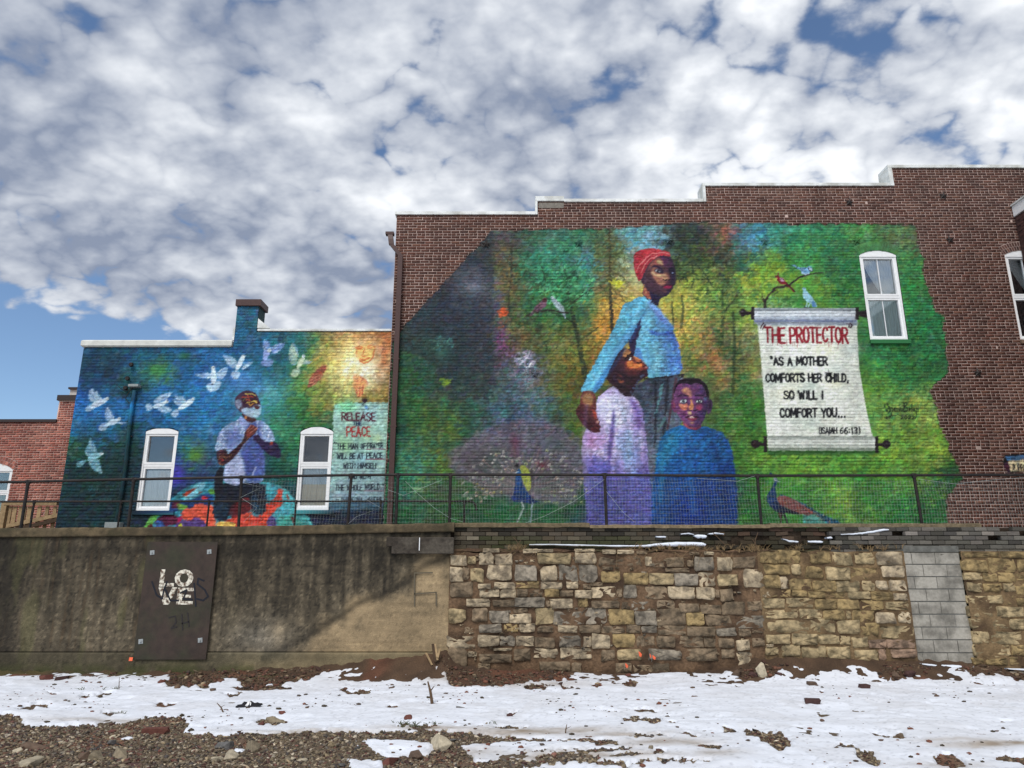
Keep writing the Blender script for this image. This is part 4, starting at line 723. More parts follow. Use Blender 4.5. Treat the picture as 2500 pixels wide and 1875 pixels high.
def brushwork(buf, seed, boxes_fine):
    T = np.random.default_rng(seed).random((4, 256, 256)).astype(np.float32)
    X = XX + (vnoise(PH, PW, 5, 6, seed, 2) - .5) * 7; Y = YY + (vnoise(PH, PW, 5, 6, seed + 1, 2) - .5) * 6
    amp = np.ones((PH, PW), np.float32)
    for (a, b, c, d, k) in boxes_fine: amp[max(b - OY, 0):d - OY, max(a - OX, 0):c - OX] = k
    ci = (np.floor(Y / 4.5).astype(int) * 7) % 256; cj = (np.floor((X - Y * .3) / 6.5).astype(int) * 5) % 256
    sx = np.clip(XX - OX + (T[0][ci, cj] - .5) * 4 * amp, 0, PW - 1).astype(int); sy = np.clip(YY - OY + (T[1][ci, cj] - .5) * 3.5 * amp, 0, PH - 1).astype(int)
    o = buf[sy, sx]; k = (1 + (T[2][ci, cj] - .5) * .30 * np.maximum(amp, .4))[..., None]; wcl = (T[3][ci, cj] - .5)[..., None] * np.array([14, -4, -12], np.float32) * amp[..., None]
    return np.clip(o * k + wcl, 0, 255)
TXT = [(1845, 790, 2140, 1064, .0), (2195, 970, 2250, 1030, .0), (1545, 600, 1655, 730, .15), (1635, 920, 1745, 1052, .15), (1475, 840, 1600, 975, .15), (1810, 735, 2150, 800, .2), (1850, 1060, 2180, 1110, .2), (1330, 720, 1400, 800, .3), (1400, 950, 1480, 1060, .4), (1900, 660, 2010, 750, .3), (1850, 1140, 1960, 1290, .4), (1080, 1060, 1440, 1290, .12)]
TXL = [(815, 1005, 945, 1230, .0), (565, 948, 645, 1020, .15), (200, 840, 780, 1200, .5), (815, 1005, 945, 1230, .0), (565, 948, 645, 1020, .15), (865, 830, 925, 900, .5), (590, 1020, 640, 1075, .5)]
# ------------------------------------------------------------------ small painted panel near the right edge
fill([(2452, 1113), (2530, 1108), (2530, 1124), (2460, 1124)], (62, 96, 132), smooth=0); fill([(2462, 1124), (2530, 1122), (2530, 1152), (2466, 1150)], (206, 190, 150), smooth=0)
fill([(2450, 1130), (2462, 1124), (2466, 1152), (2452, 1148)], (66, 32, 50), smooth=0)
for x in (2473, 2482, 2490, 2498, 2508): fill([(x, 1132), (x + 4.5, 1132), (x + 4.5, 1148), (x, 1148)], [(60, 40, 40), (120, 80, 60), (30, 34, 50), (24, 24, 30), (90, 60, 50)][x % 5], smooth=0)
sl, m = poly_mask([(2452, 1110), (2530, 1106), (2530, 1152), (2462, 1152), (2450, 1140)], 1.5, 3, 4); PAINTED[sl] = np.maximum(PAINTED[sl], m)

# ------------------------------------------------------------------ left mural
LBUF_SAVE = brushwork(BUF, 91, TXT)
BUF[:] = dab_field(LEFT_PTS, 57, jit=22, bright=.16)
BUF[YY > 1240] *= 1
glow(480, 1110, 22, 20, (90, 150, 50), .8, 2); glow(380, 905, 24, 18, (70, 140, 70), .6, 3); glow(450, 868, 18, 8, (50, 110, 60), .8, 4)
glow(430, 1165, 26, 26, (70, 60, 180), .8, 5); glow(500, 1130, 22, 30, (70, 60, 130), .4, 6); glow(590, 930, 60, 20, (70, 130, 200), .6, 7); glow(660, 960, 40, 30, (110, 190, 200), .4, 8)
# sun burst with the face
glow(888, 890, 58, 46, (255, 246, 210), 1.3, 9); glow(880, 905, 30, 20, (255, 255, 245), .9, 10); glow(845, 880, 60, 50, (230, 200, 110), .6, 11); glow(935, 870, 20, 40, (210, 110, 60), .5, 12)
r = np.random.default_rng(5)
for i in range(70):
    a = np.radians(60 + 160 * r.random()); q0 = 40 + 20 * r.random(); q1 = q0 + 30 + 70 * r.random()
    stroke([(885 + np.cos(a) * q0, 880 + np.sin(a) * q0), (885 + np.cos(a) * q1, 880 + np.sin(a) * q1)], (2.5, 1), [(236, 226, 150), (206, 206, 110), (226, 196, 110)][i % 3], .3)
OR = (206, 92, 48)
fill(Z(ZH, [(1790, 310), (1850, 285), (1990, 280), (2010, 330), (1980, 420), (1930, 480), (1880, 495), (1830, 460), (1790, 400)]), (238, 190, 96), .75, 4, tex=.08)
for q, w in (([(1790, 315), (1830, 300), (1870, 315)], 3), ([(1920, 300), (1960, 290), (2000, 305)], 3), ([(1805, 325), (1850, 325)], 3), ([(1925, 322), (1970, 318)], 3), ([(1890, 320), (1870, 390), (1850, 410), (1890, 415), (1920, 400)], 2), ([(1830, 440), (1880, 450), (1940, 430)], 3.5), ([(1850, 462), (1900, 462)], 2), ([(2000, 330), (1985, 420), (1930, 480), (1880, 492), (1830, 460)], 3), ([(1795, 350), (1800, 410)], 2)):
    stroke(Z(ZH, q), w, OR, .75)
fill(Z(ZH, [(1760, 620), (1800, 620), (1860, 640), (1900, 660), (1925, 740), (1880, 780), (1860, 850), (1830, 880), (1800, 860), (1780, 800), (1750, 740)]), (226, 150, 92), .8, 2.5, tex=.12)
for q in ([(1840, 650), (1900, 690), (1920, 730)], [(1800, 740), (1800, 830)], [(1830, 750), (1830, 860)], [(1860, 740), (1860, 840)], [(1790, 700), (1870, 690)]): stroke(Z(ZH, q), 2.2, (170, 50, 56), .8)
fill(Z(ZH, [(1440, 500), (1470, 540), (1430, 590), (1400, 660), (1330, 730), (1290, 750), (1240, 770), (1265, 700), (1260, 670), (1310, 600), (1370, 550)]), (150, 70, 60), .9, 2, tex=.15, curl=((214, 130, 96), .7, 3))
for q in ([(1260, 690), (1330, 650), (1400, 620)], [(1270, 720), (1330, 690), (1380, 660)], [(1300, 740), (1350, 700)]): stroke(Z(ZH, q), 1.8, (226, 170, 130), .7)
# doves
DV = (186, 204, 220); DV2 = (140, 168, 206)
def dove(z, body, wings, head, eye=None, tint=DV, tail=None):
    bc_ = (sum(p[0] for p in body) / len(body), sum(p[1] for p in body) / len(body))
    for w_ in wings:
        fill(Z(z, w_), tint, .72, 1, curl=((100, 146, 200), .5, 3), tex=.16)
        wp = Z(z, w_); b0 = Z(z, [bc_])[0]
        for i in range(len(wp)):
            for t in (0., .5):
                e_ = (wp[i][0] * (1 - t) + wp[(i + 1) % len(wp)][0] * t, wp[i][1] * (1 - t) + wp[(i + 1) % len(wp)][1] * t)
                s0 = (b0[0] * .55 + e_[0] * .45, b0[1] * .55 + e_[1] * .45); stroke([s0, (e_[0] * .95 + b0[0] * .05, e_[1] * .95 + b0[1] * .05)], (1.1, 1.6), [(70, 116, 180), (226, 236, 244)][i % 2], .55)
    if tail: fill(Z(z, tail), tint, .8, 1.2, curl=((120, 156, 200), .5, 3), tex=.12)
    fill(Z(z, body), tuple(min(255, c + 14) for c in tint), .92, 1, tex=.1)
    ell(z[0] + head[0] / z[2], z[1] + head[1] / z[2], 4.6, 4.2, (206, 216, 222))
    ell(z[0] + head[0] / z[2] + .8, z[1] + head[1] / z[2] - .6, .9, .9, (30, 40, 60))
dove(ZG, [(240, 830), (330, 800), (380, 790), (390, 810), (330, 860), (260, 890), (200, 900)], [[(185, 760), (200, 710), (235, 690), (260, 730), (275, 705), (300, 770), (335, 810), (300, 845), (240, 850), (200, 810)]], (378, 800), tail=[(150, 925), (170, 880), (230, 840), (300, 860), (250, 900), (190, 935)])
dove(ZG, [(380, 1040), (440, 1010), (500, 990), (515, 1010), (470, 1050), (420, 1075), (380, 1070)], [[(350, 940), (375, 875), (410, 920), (445, 970), (450, 1010), (400, 1035), (360, 1010)], [(480, 1030), (540, 1045), (585, 1038), (540, 1058), (490, 1048)]], (497, 1005), tail=[(285, 1100), (310, 1050), (380, 1040), (400, 1070), (350, 1130), (300, 1120)])
dove(ZG, [(180, 1380), (240, 1350), (320, 1340), (335, 1360), (290, 1400), (230, 1420), (180, 1430)], [[(150, 1320), (190, 1250), (210, 1180), (240, 1260), (275, 1310), (265, 1370), (200, 1390), (160, 1370)], [(190, 1420), (290, 1400), (320, 1500), (325, 1565), (250, 1530), (200, 1470)]], (318, 1357), tint=(130, 186, 202), tail=[(62, 1445), (130, 1430), (180, 1410), (150, 1460), (80, 1510)])
dove(ZG, [(840, 870), (900, 840), (980, 815), (1000, 825), (960, 860), (900, 890), (840, 900)], [[(840, 835), (880, 780), (960, 745), (1040, 735), (990, 790), (920, 830), (850, 860)], [(860, 890), (920, 870), (980, 870), (1035, 920), (1000, 945), (930, 935)]], (982, 825), tail=[(765, 860), (810, 840), (845, 880), (840, 910), (780, 930)])
dove(ZG, [(1090, 890), (1160, 840), (1230, 790), (1270, 800), (1230, 860), (1150, 910), (1100, 920)], [[(1040, 810), (1080, 800), (1050, 760), (1140, 780), (1185, 820), (1170, 860), (1100, 880), (1070, 850)]], (1248, 804), tail=[(1015, 960), (1050, 920), (1100, 900), (1100, 960), (1080, 990), (1040, 980)])
dove(ZG, [(1420, 560), (1435, 510), (1450, 470), (1475, 510), (1490, 590), (1470, 650), (1430, 650)], [[(1240, 555), (1340, 545), (1420, 535), (1425, 600), (1340, 590)], [(1480, 530), (1560, 490), (1600, 480), (1600, 520), (1560, 590), (1500, 610)]], (1447, 488), tail=[(1370, 660), (1430, 640), (1500, 610), (1545, 640), (1490, 720), (1410, 735)])
dove(ZH, [(430, 570), (450, 490), (500, 410), (540, 400), (530, 470), (480, 550), (440, 590)], [[(275, 385), (380, 410), (450, 460), (450, 530), (400, 550), (340, 490)], [(500, 540), (570, 490), (645, 465), (590, 520), (520, 570)]], (523, 415), tail=[(370, 600), (430, 580), (490, 590), (480, 650), (420, 680)])
dove(ZH, [(745, 400), (760, 330), (790, 330), (830, 360), (800, 430), (780, 470), (740, 460)], [[(745, 270), (770, 215), (820, 250), (830, 310), (790, 340), (755, 320)], [(810, 320), (900, 270), (1010, 255), (950, 340), (880, 380), (820, 350)]], (812, 345), tint=(140, 158, 212), tail=[(710, 500), (740, 460), (800, 440), (880, 460), (830, 530), (760, 520)])
dove(ZH, [(1130, 520), (1140, 460), (1190, 410), (1220, 420), (1200, 480), (1160, 540), (1120, 560)], [[(1030, 400), (1045, 310), (1085, 250), (1120, 310), (1140, 400), (1120, 500), (1060, 510)], [(1180, 470), (1240, 455), (1300, 470), (1270, 500), (1200, 500)]], (1200, 412), tint=(176, 190, 160), tail=[(1050, 620), (1080, 560), (1150, 540), (1170, 590), (1120, 640), (1080, 645)])
for (x, y) in ((840, 892), (390, 1088), (1442, 655)): ell(170 + x / 4.1475, 780 + y / 4.1475, 2.4, 2, (40, 40, 60), .8)
# globe
globe = [(338, 1330)] + [(568 + 235 * np.cos(t), 1330 - 180 * np.sin(t)) for t in np.linspace(np.pi * .98, .02, 26)]
globe = [(345, 1310), (362, 1278), (385, 1252), (410, 1225), (416, 1218), (440, 1198), (470, 1182), (500, 1176), (560, 1172), (640, 1176), (680, 1184), (705, 1200), (722, 1222), (735, 1245), (752, 1262), (763, 1285), (770, 1320)]
fill(globe, (52, 136, 158), grad=((80, 180, 186), 620, 1200, 720, 1200), tex=.16, smooth=0)
GB_ = lambda pts, c, a=1., **k: fill(Z(ZI, pts), c, a, 1.2, tex=.14, noise=2, **k)
GB_([(440, 400), (640, 400), (900, 300), (940, 360), (930, 470), (700, 520), (560, 500), (400, 560), (410, 440)], (28, 66, 124)); GB_([(720, 200), (830, 180), (850, 220), (760, 330), (620, 400), (560, 390), (650, 290)], (120, 190, 206))
GB_([(440, 430), (520, 410), (560, 470), (480, 500), (420, 480)], (92, 34, 60)); GB_([(560, 330), (640, 280), (720, 240), (730, 260), (640, 330), (580, 350)], (150, 60, 40)); GB_([(740, 320), (790, 295), (820, 292), (770, 325)], (150, 60, 40))
GB_([(860, 270), (950, 260), (955, 330), (900, 330)], (86, 150, 60)); GB_([(785, 370), (830, 360), (880, 362), (870, 380), (820, 392), (790, 390)], (190, 40, 40)); GB_([(500, 450), (580, 450), (640, 470), (560, 520), (520, 500)], (110, 160, 60))
GB_([(80, 750), (150, 640), (200, 575), (290, 560), (240, 640), (200, 720), (180, 760)], (110, 190, 80)); GB_([(150, 700), (190, 670), (220, 710), (200, 760), (140, 740)], (92, 26, 40)); GB_([(220, 680), (270, 600), (360, 560), (480, 580), (560, 620), (520, 680), (380, 700), (330, 720)], (100, 28, 66))
GB_([(540, 570), (590, 490), (660, 500), (730, 430), (830, 450), (930, 470), (950, 560), (960, 640), (980, 760), (700, 760), (620, 640), (570, 620)], (232, 92, 66)); GB_([(500, 600), (560, 580), (560, 640), (500, 660)], (176, 24, 90))
GB_([(250, 650), (330, 640), (370, 760), (240, 760)], (52, 92, 160)); GB_([(560, 640), (640, 640), (740, 600), (810, 630), (860, 700), (870, 760), (480, 760), (480, 680)], (94, 66, 140)); GB_([(520, 690), (550, 665), (570, 720), (530, 720)], (206, 214, 50))
GB_([(970, 660), (1100, 650), (1215, 665), (1200, 740), (980, 740)], (236, 180, 86)); GB_([(1050, 640), (1380, 530), (1420, 600), (1560, 590), (1600, 740), (1300, 760), (1200, 740), (1210, 660), (1080, 655)], (226, 80, 58))
GB_([(1150, 620), (1200, 380), (1400, 340), (1460, 400), (1390, 530), (1100, 640)], (150, 42, 48)); GB_([(1560, 440), (1690, 370), (1700, 260), (1780, 260), (1770, 340), (1760, 450), (1700, 510), (1640, 560), (1590, 680), (1480, 760), (1430, 600), (1560, 560)], (206, 66, 44))
GB_([(1800, 310), (1830, 330), (1850, 380), (1830, 385)], (160, 50, 36)); GB_([(1590, 620), (1650, 580), (1690, 640), (1680, 720), (1580, 720)], (86, 70, 130)); GB_([(1700, 600), (1850, 560), (2020, 640), (2100, 720), (1700, 740)], (60, 150, 130), .7)
GB_([(1860, 600), (1910, 590), (1915, 680), (1880, 670)], (110, 40, 36)); GB_([(1900, 540), (2050, 560), (2120, 680), (1960, 650)], (64, 160, 160), .8)
# kneeling man
fill(Z(ZE, [(230, 1120), (640, 1110), (660, 1300), (650, 1440), (590, 1480), (520, 1450), (480, 1380), (470, 1260), (330, 1330), (250, 1500), (200, 1540), (120, 1530), (75, 1460), (80, 1380), (130, 1240), (100, 1180)]), (26, 34, 52), tex=.12)
fill(Z(ZE, [(140, 965), (205, 960), (200, 1100), (160, 1240), (110, 1330), (95, 1240), (100, 1080)]), (22, 26, 38), tex=.1)
fill(Z(ZE, [(90, 1380), (150, 1300), (240, 1330), (260, 1420), (200, 1530), (120, 1520), (80, 1450)]), (28, 58, 80), .8, 2, tex=.16); fill(Z(ZE, [(490, 1270), (560, 1240), (560, 1400), (640, 1400), (580, 1470), (510, 1430)]), (34, 76, 100), .7, 2, tex=.16)
fill(Z(ZE, [(260, 1400), (330, 1310), (470, 1280), (480, 1380), (500, 1430), (260, 1500)]), (96, 30, 40), .8, 2, tex=.12)
shirt = Z(ZE, [(390, 415), (350, 455), (230, 510), (170, 560), (120, 680), (105, 800), (180, 770), (240, 780), (245, 850), (210, 930), (205, 1000), (185, 1090), (240, 1140), (340, 1155), (420, 1120), (560, 1135), (640, 1090), (630, 900), (625, 780), (640, 700), (690, 690), (750, 680), (720, 580), (650, 490), (560, 450), (480, 500)])
fill(shirt, (132, 156, 196), curl=((222, 228, 236), .85, 5.5), tex=.14)
fill(Z(ZE, [(420, 520), (560, 470), (590, 560), (600, 700), (640, 800), (640, 1060), (560, 1130), (430, 1100), (420, 900), (360, 800), (480, 650)]), (60, 78, 152), .82, 4, tex=.16)
fill(Z(ZE, [(230, 560), (330, 560), (400, 620), (380, 700), (260, 780), (220, 700)]), (66, 84, 156), .55, 6, tex=.16)
fill(Z(ZE, [(355, 810), (400, 900), (425, 1000), (425, 1100), (340, 1150), (240, 1130), (190, 1090), (230, 930), (300, 880)]), (176, 184, 222), .8, 3, curl=((226, 222, 232), .6, 4))
fill(Z(ZE, [(380, 410), (480, 500), (430, 530), (370, 500), (350, 460)]), (140, 156, 206), .95, 1)
for q in ([(540, 960), (500, 1060)], [(400, 540), (380, 600)], [(560, 480), (545, 640)]): stroke(Z(ZE, q), 3, (206, 212, 232), .6)
MA = (58, 28, 44)
fill(Z(ZE, [(120, 790), (180, 770), (240, 780), (235, 830), (310, 770), (410, 670), (420, 600), (450, 540), (500, 505), (540, 540), (560, 560), (520, 620), (470, 650), (400, 730), (330, 840), (240, 920), (190, 950), (140, 930), (125, 870)]), MA, curl=((206, 150, 60), .6, 3.5), tex=.14)
fill(Z(ZE, [(430, 600), (460, 540), (500, 505), (560, 535), (550, 580), (500, 620), (440, 650)]), (128, 58, 48), .9, 1.5, tex=.12)
for q in ([(440, 570), (490, 510)], [(460, 580), (520, 530)], [(480, 600), (550, 550)]): stroke(Z(ZE, q), 2, (206, 140, 120), .8)
fill(Z(ZE, [(500, 650), (560, 600), (590, 650), (670, 700), (750, 680), (790, 740), (815, 820), (800, 865), (720, 850), (640, 800), (560, 710)]), (48, 32, 74), tex=.14); ell(500 + 710 / 4.366, 920 + 705 / 4.366, 4, 4, (190, 70, 50))
ell(500 + 178 / 4.366, 920 + 885 / 4.366, 4, 4, (190, 50, 50)); ell(500 + 178 / 4.366, 920 + 885 / 4.366, 2, 2, (50, 20, 40))
fill(Z(ZE, [(395, 380), (480, 400), (540, 440), (560, 460), (480, 500), (400, 420)]), (80, 40, 44), tex=.14); ell(500 + 435 / 4.366, 920 + 430 / 4.366, 3, 4, (200, 130, 70))
fill(Z(ZE, [(318, 270), (330, 210), (380, 160), (450, 140), (520, 155), (570, 210), (588, 280), (590, 320), (560, 400), (500, 410), (420, 400), (370, 360), (330, 330)]), (74, 40, 66), tex=.12, curl=((50, 26, 46), .5, 4))
fill(Z(ZE, [(315, 270), (340, 235), (385, 240), (400, 310), (380, 350), (345, 345)]), (150, 176, 200), .75, 2, tex=.15)
fill(Z(ZE, [(398, 200), (470, 165), (540, 190), (560, 260), (560, 300), (470, 305), (400, 280)]), (60, 24, 48), .95, 1.4); 
for q, c in (([(400, 215), (470, 215), (450, 190)], (214, 90, 60)), ([(440, 240), (480, 250), (470, 235)], (220, 110, 60)), ([(430, 180), (500, 175), (540, 200)], (206, 190, 90)), ([(445, 275), (490, 262), (545, 255), (555, 275)], (220, 190, 80)), ([(460, 285), (490, 300), (520, 280)], (230, 170, 60)), ([(480, 205), (520, 215)], (200, 80, 60)), ([(520, 250), (550, 270)], (230, 200, 90)), ([(410, 250), (430, 230)], (110, 120, 70))):
    stroke(Z(ZE, q), 2.4, c, .9)
fill(Z(ZE, [(385, 340), (420, 325), (500, 330), (530, 300), (590, 290), (600, 340), (590, 400), (550, 440), (480, 430), (420, 400), (390, 370)]), (160, 190, 212), .95, 2, curl=((206, 222, 232), .7, 3), tex=.16)
fill(Z(ZE, [(520, 305), (570, 300), (588, 325), (560, 345), (525, 330)]), (84, 34, 40), .95, 1); fill(Z(ZE, [(365, 325), (385, 320), (392, 350), (372, 360)]), (90, 50, 60), .9, 1)
# paper with the saying
paper = Z(ZJ, [(80, 122), (755, 110), (745, 300), (735, 500), (722, 700), (712, 900), (700, 1100), (690, 1330), (5, 1350), (25, 1000), (45, 700), (62, 440)])
fill(paper, (150, 190, 176), tex=.1, smooth=0, grad=((124, 152, 164), 880, 1080, 880, 1220), curl=((196, 216, 200), .3, 5))
glow(846, 990, 22, 16, (130, 220, 160), .9, 2); glow(900, 1010, 24, 20, (160, 210, 220), .7, 3); glow(910, 1070, 20, 12, (190, 206, 120), .5, 4); glow(880, 1120, 36, 14, (140, 190, 210), .6, 5); glow(840, 1090, 20, 24, (150, 200, 140), .6, 6)
fill(Z(ZJ, [(5, 1350), (690, 1330), (686, 1420), (5, 1440)]), (70, 110, 130), .8, 5, smooth=0, noise=3); 
fill(Z(ZJ, [(430, 75), (460, 62), (485, 75), (470, 115), (455, 130), (425, 110)]), (52, 20, 42)); stroke(Z(ZJ, [(440, 125), (430, 150)]), 1.6, (30, 30, 40)); fill(Z(ZJ, [(445, 155), (470, 142), (510, 185), (450, 190)]), (92, 140, 190), .9)
for k in range(60):
    rr = np.random.default_rng(900 + k); x = 808 + rr.random() * 130; y = 990 + rr.random() * 220; stroke([(x, y), (x + 2 + rr.random() * 3, y + .5)], 1.3, (40, 60, 80), .5)
IK = (24, 34, 50); MR = (86, 20, 40); RD2 = (176, 44, 44)
letters('RELEASE', 835, 916, 1008, 1026, 3.4, MR, lean=.03, seed=21); letters('THE', 862, 882, 1030, 1038, 2, (20, 40, 90), seed=22); letters('PEACE', 847, 904, 1043, 1065, 3.2, RD2, lean=.03, seed=23, dy=-1.5)
for q in ([(815, 1083), (817, 1080)], [(819, 1084), (821, 1081)]): stroke(q, (1.6, 2.4), IK)
letters('THE MAN OF', 823, 893, 1083, 1095.5, 2, IK, seed=24); letters('PRAYER', 897.5, 935, 1081.5, 1094, 2, IK, seed=25)
letters('WILL BE AT', 823, 887, 1107, 1120, 2, IK, seed=26); letters('PEACE', 895, 933, 1106, 1119, 2, IK, seed=27)
letters('WITH HIMSELF', 838, 922, 1131, 1144, 2, IK, seed=28); letters('AND WITH', 851, 904, 1158, 1169, 2, IK, seed=29)
letters('THE WHOLE', 819, 884, 1184, 1197, 2, IK, seed=30); letters('WORLD."', 891, 936, 1182, 1195, 2, IK, seed=31)
letters('- MAHATMA', 820, 885, 1215, 1224, 1.7, IK, seed=32); letters('GANDHI', 891, 931, 1214, 1224, 1.7, IK, seed=33)
for q in ([(894, 1097.5), (940, 1096.5)], [(893, 1121.5), (938, 1120.5)], [(888, 1199), (934, 1198.5)]): stroke(q, 1.6, (130, 30, 60), .9)
# faded signature, left
for q in ([(486, 1070), (474, 1095), (486, 1100), (500, 1080), (490, 1066)], [(510, 1085), (504, 1098), (512, 1098), (514, 1085), (508, 1120), (490, 1130)], [(524, 1085), (522, 1098), (532, 1098), (534, 1086)], [(545, 1086), (548, 1098), (554, 1088), (560, 1098)], [(572, 1066), (568, 1100)], [(570, 1068), (586, 1066), (574, 1080), (590, 1090), (570, 1100)], [(598, 1088), (596, 1098), (604, 1096)], [(612, 1070), (610, 1098)], [(624, 1086), (620, 1098), (630, 1096)]):
    stroke(Z(Z1, q), 1.2, (70, 130, 140), .55)
letters('2023', 242, 272, 1214, 1221, 1.3, (70, 130, 140), .5, seed=34)
LEFTB = brushwork(BUF, 93, TXL); BUF[:] = LBUF_SAVE
sl, m = poly_mask(LEFT_OUT, 1.5)
# ------------------------------------------------------------------ materials
M_FACADE = mat('painted_brick', attr=True, rough=.78, noise_amt=.10, noise_scale=55, bump=.25, bscale=120)
M_CONC = mat('stained_concrete', attr=True, rough=.9, noise_amt=.22, noise_scale=70, bump=.5, bscale=70)
M_WHITE = mat('white_vinyl', (226, 228, 228), rough=.45, noise_amt=.05, noise_scale=12)
M_COPE = mat('white_flashing', (206, 208, 206), rough=.5, noise_amt=.12, noise_scale=8, col2=(172, 172, 166), scale2=2.5)
M_BROWNMETAL = mat('brown_metal', (68, 48, 45), rough=.5, noise_amt=.1, noise_scale=15)
M_IRON = mat('black_pipe', (27, 24, 24), rough=.6, noise_amt=.3, noise_scale=30, col2=(40, 33, 30), scale2=9)
M_WIRE = mat('galvanised_wire', (150, 158, 156), rough=.5, noise_amt=.1)
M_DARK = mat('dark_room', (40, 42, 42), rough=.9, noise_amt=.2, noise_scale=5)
M_STAR = mat('rusty_black_iron', (44, 38, 36), rough=.6, noise_amt=.3, noise_scale=30)
M_GREY = mat('grey_box_metal', (128, 134, 134), rough=.5)
M_CURT = mat('pale_curtain', (228, 238, 230), rough=.9, noise_amt=.05, noise_scale=5)
M_CURT_REFL = mat('curtain_beige_reflection', (216, 204, 176), rough=.9, noise_amt=.05, noise_scale=5)  # beige house mirrored in the pane, put into the curtain colour
M_ROOF = mat('flat_roof', (120, 118, 114), rough=.9)
def glass_mat(name, tint, refl):
    m = bpy.data.materials.new(name); m.use_nodes = True; t = m.node_tree; n = t.nodes; l = t.links; n.clear()
    o = n.new('ShaderNodeOutputMaterial'); tr = n.new('ShaderNodeBsdfTransparent'); tr.inputs[0].default_value = (*tint, 1)
    gl = n.new('ShaderNodeBsdfGlossy'); gl.inputs['Roughness'].default_value = .03; gl.inputs[0].default_value = (.9, .93, .95, 1)
    lw = n.new('ShaderNodeFresnel'); lw.inputs[0].default_value = 1.5; ad = n.new('ShaderNodeMath'); ad.operation = 'ADD'; ad.inputs[1].default_value = refl; ad.use_clamp = True; l.new(lw.outputs[0], ad.inputs[0])
    mx = n.new('ShaderNodeMixShader'); l.new(ad.outputs[0], mx.inputs[0]); l.new(tr.outputs[0], mx.inputs[1]); l.new(gl.outputs[0], mx.inputs[2]); l.new(mx.outputs[0], o.inputs[0]); return m
M_GLASS = glass_mat('window_glass', (.97, .98, .98), .05)
M_GLASS_D = glass_mat('dusty_window_glass', (.92, .94, .94), .08)

# ------------------------------------------------------------------ colours of the facades at any point
def sample(buf, px, py):
    x = np.clip(px - OX, 0, PW - 1.001); y = np.clip(py - OY, 0, PH - 1.001)
    a = x.astype(int); b = y.astype(int); fx = (x - a); fy = (y - b)
    if buf.ndim == 3: fx = fx[..., None]; fy = fy[..., None]
    return (buf[b, a] * (1 - fx) + buf[b, a + 1] * fx) * (1 - fy) + (buf[b + 1, a] * (1 - fx) + buf[b + 1, a + 1] * fx) * fy
def facade_col(V, D, which, base, k=1.0):
    def ds(c): g = c.mean(1, keepdims=True); return 255 * (np.clip(g + (c - g) * .86, 0, 255) / 255) ** 1.14
    px, py = INV(V[:, 0], np.full(len(V), D), V[:, 2])
    if which == 'big': c = ds(sample(BUF, px, py)); m = sample(PAINTED, px, py)[:, None] * k; m = np.where(m > .5, k, m * .5 * k)
    elif which == 'left': c = ds(sample(LEFTB, px, py)); m = np.full((len(V), 1), k, np.float32)
    else: c = base; m = np.zeros((len(V), 1), np.float32)
    out = np.clip(base * (1 - m) + c * m, 0, 255)
    soot = .80 + .34 * pn(V[:, 0], V[:, 2] * .22, .35, 42, 4) + .06 * (pn(V[:, 0], V[:, 2], 2.5, 43, 2) - .5)
    pale = np.clip((pn(V[:, 0], V[:, 2] * .6, .5, 45, 3) - .64) * 1.2, 0, .14)[:, None] * (1 - m)
    fade = np.clip((pn(V[:, 0], V[:, 2], .12, 46, 3) - .70) * 3, 0, .35)[:, None] * (m > .3)
    out = out * soot[:, None]; out = out * (1 - pale) + np.array([[150., 132, 122]]) * pale; out = out * (1 - fade) + (out * .5 + 70) * fade
    return alb(out)
_tpl = {}
def brick_template(nx, nz):
    if (nx, nz) in _tpl: return _tpl[(nx, nz)]
    tx, tz = np.meshgrid(np.linspace(0, 1, nx + 1), np.linspace(0, 1, nz + 1)); tx = tx.ravel(); tz = tz.ravel(); idx = np.arange((nx + 1) * (nz + 1)).reshape(nz + 1, nx + 1)
    F = [(idx[j, i], idx[j, i + 1], idx[j + 1, i + 1], idx[j + 1, i]) for j in range(nz) for i in range(nx)]
    n0 = len(tx)
    ring = list(idx[0, :]) + list(idx[1:, -1]) + list(idx[-1, ::-1][1:]) + list(idx[::-1, 0][1:-1])
    for k, r_ in enumerate(ring): 
        r2 = (k + 1) % len(ring); F.append((r_, n0 + k, n0 + r2, ring[r2]))
    TX = np.r_[tx, tx[ring]]; TZ = np.r_[tz, tz[ring]]; TB = np.r_[np.zeros(n0), np.ones(len(ring))]
    # edge verts lie 1.5 mm back so the arris catches light
    e = np.zeros(n0); e[np.unique(ring)] = 1
    _tpl[(nx, nz)] = (TX, TZ, TB, np.r_[e, np.zeros(len(ring))], np.array(F)); return _tpl[(nx, nz)]
def brick_verts(R, D, nx, nz, depth, rg, rough=1.0):
    TX, TZ, TB, TE, F = brick_template(nx, nz); n = len(R); k = len(TX)
    x0, x1, z0, z1 = [R[:, i:i + 1] for i in range(4)]
    j = lambda s: rg.normal(0, s, (n, 1)) * rough
    a, b, c, d = j(.0012), j(.0012), j(.0012), j(.0012)
    X = x0 + a + (x1 - x0 + b - a) * TX; Z_ = z0 + c + (z1 - z0 + d - c) * TZ + (j(.0012)) * TX
    Y = D + j(.0010) + j(.0010) * (TX - .5) + TE * .0012 + TB * depth
    Z_ = Z_ + (pn(X, z0 + 0 * X, 1.3, 41, 2) - .5) * .016
    V = np.stack([X, Y, Z_], -1).reshape(-1, 3)
    FF = (F[None] + (np.arange(n) * k)[:, None, None]).reshape(-1, 4)
    return V, FF, k
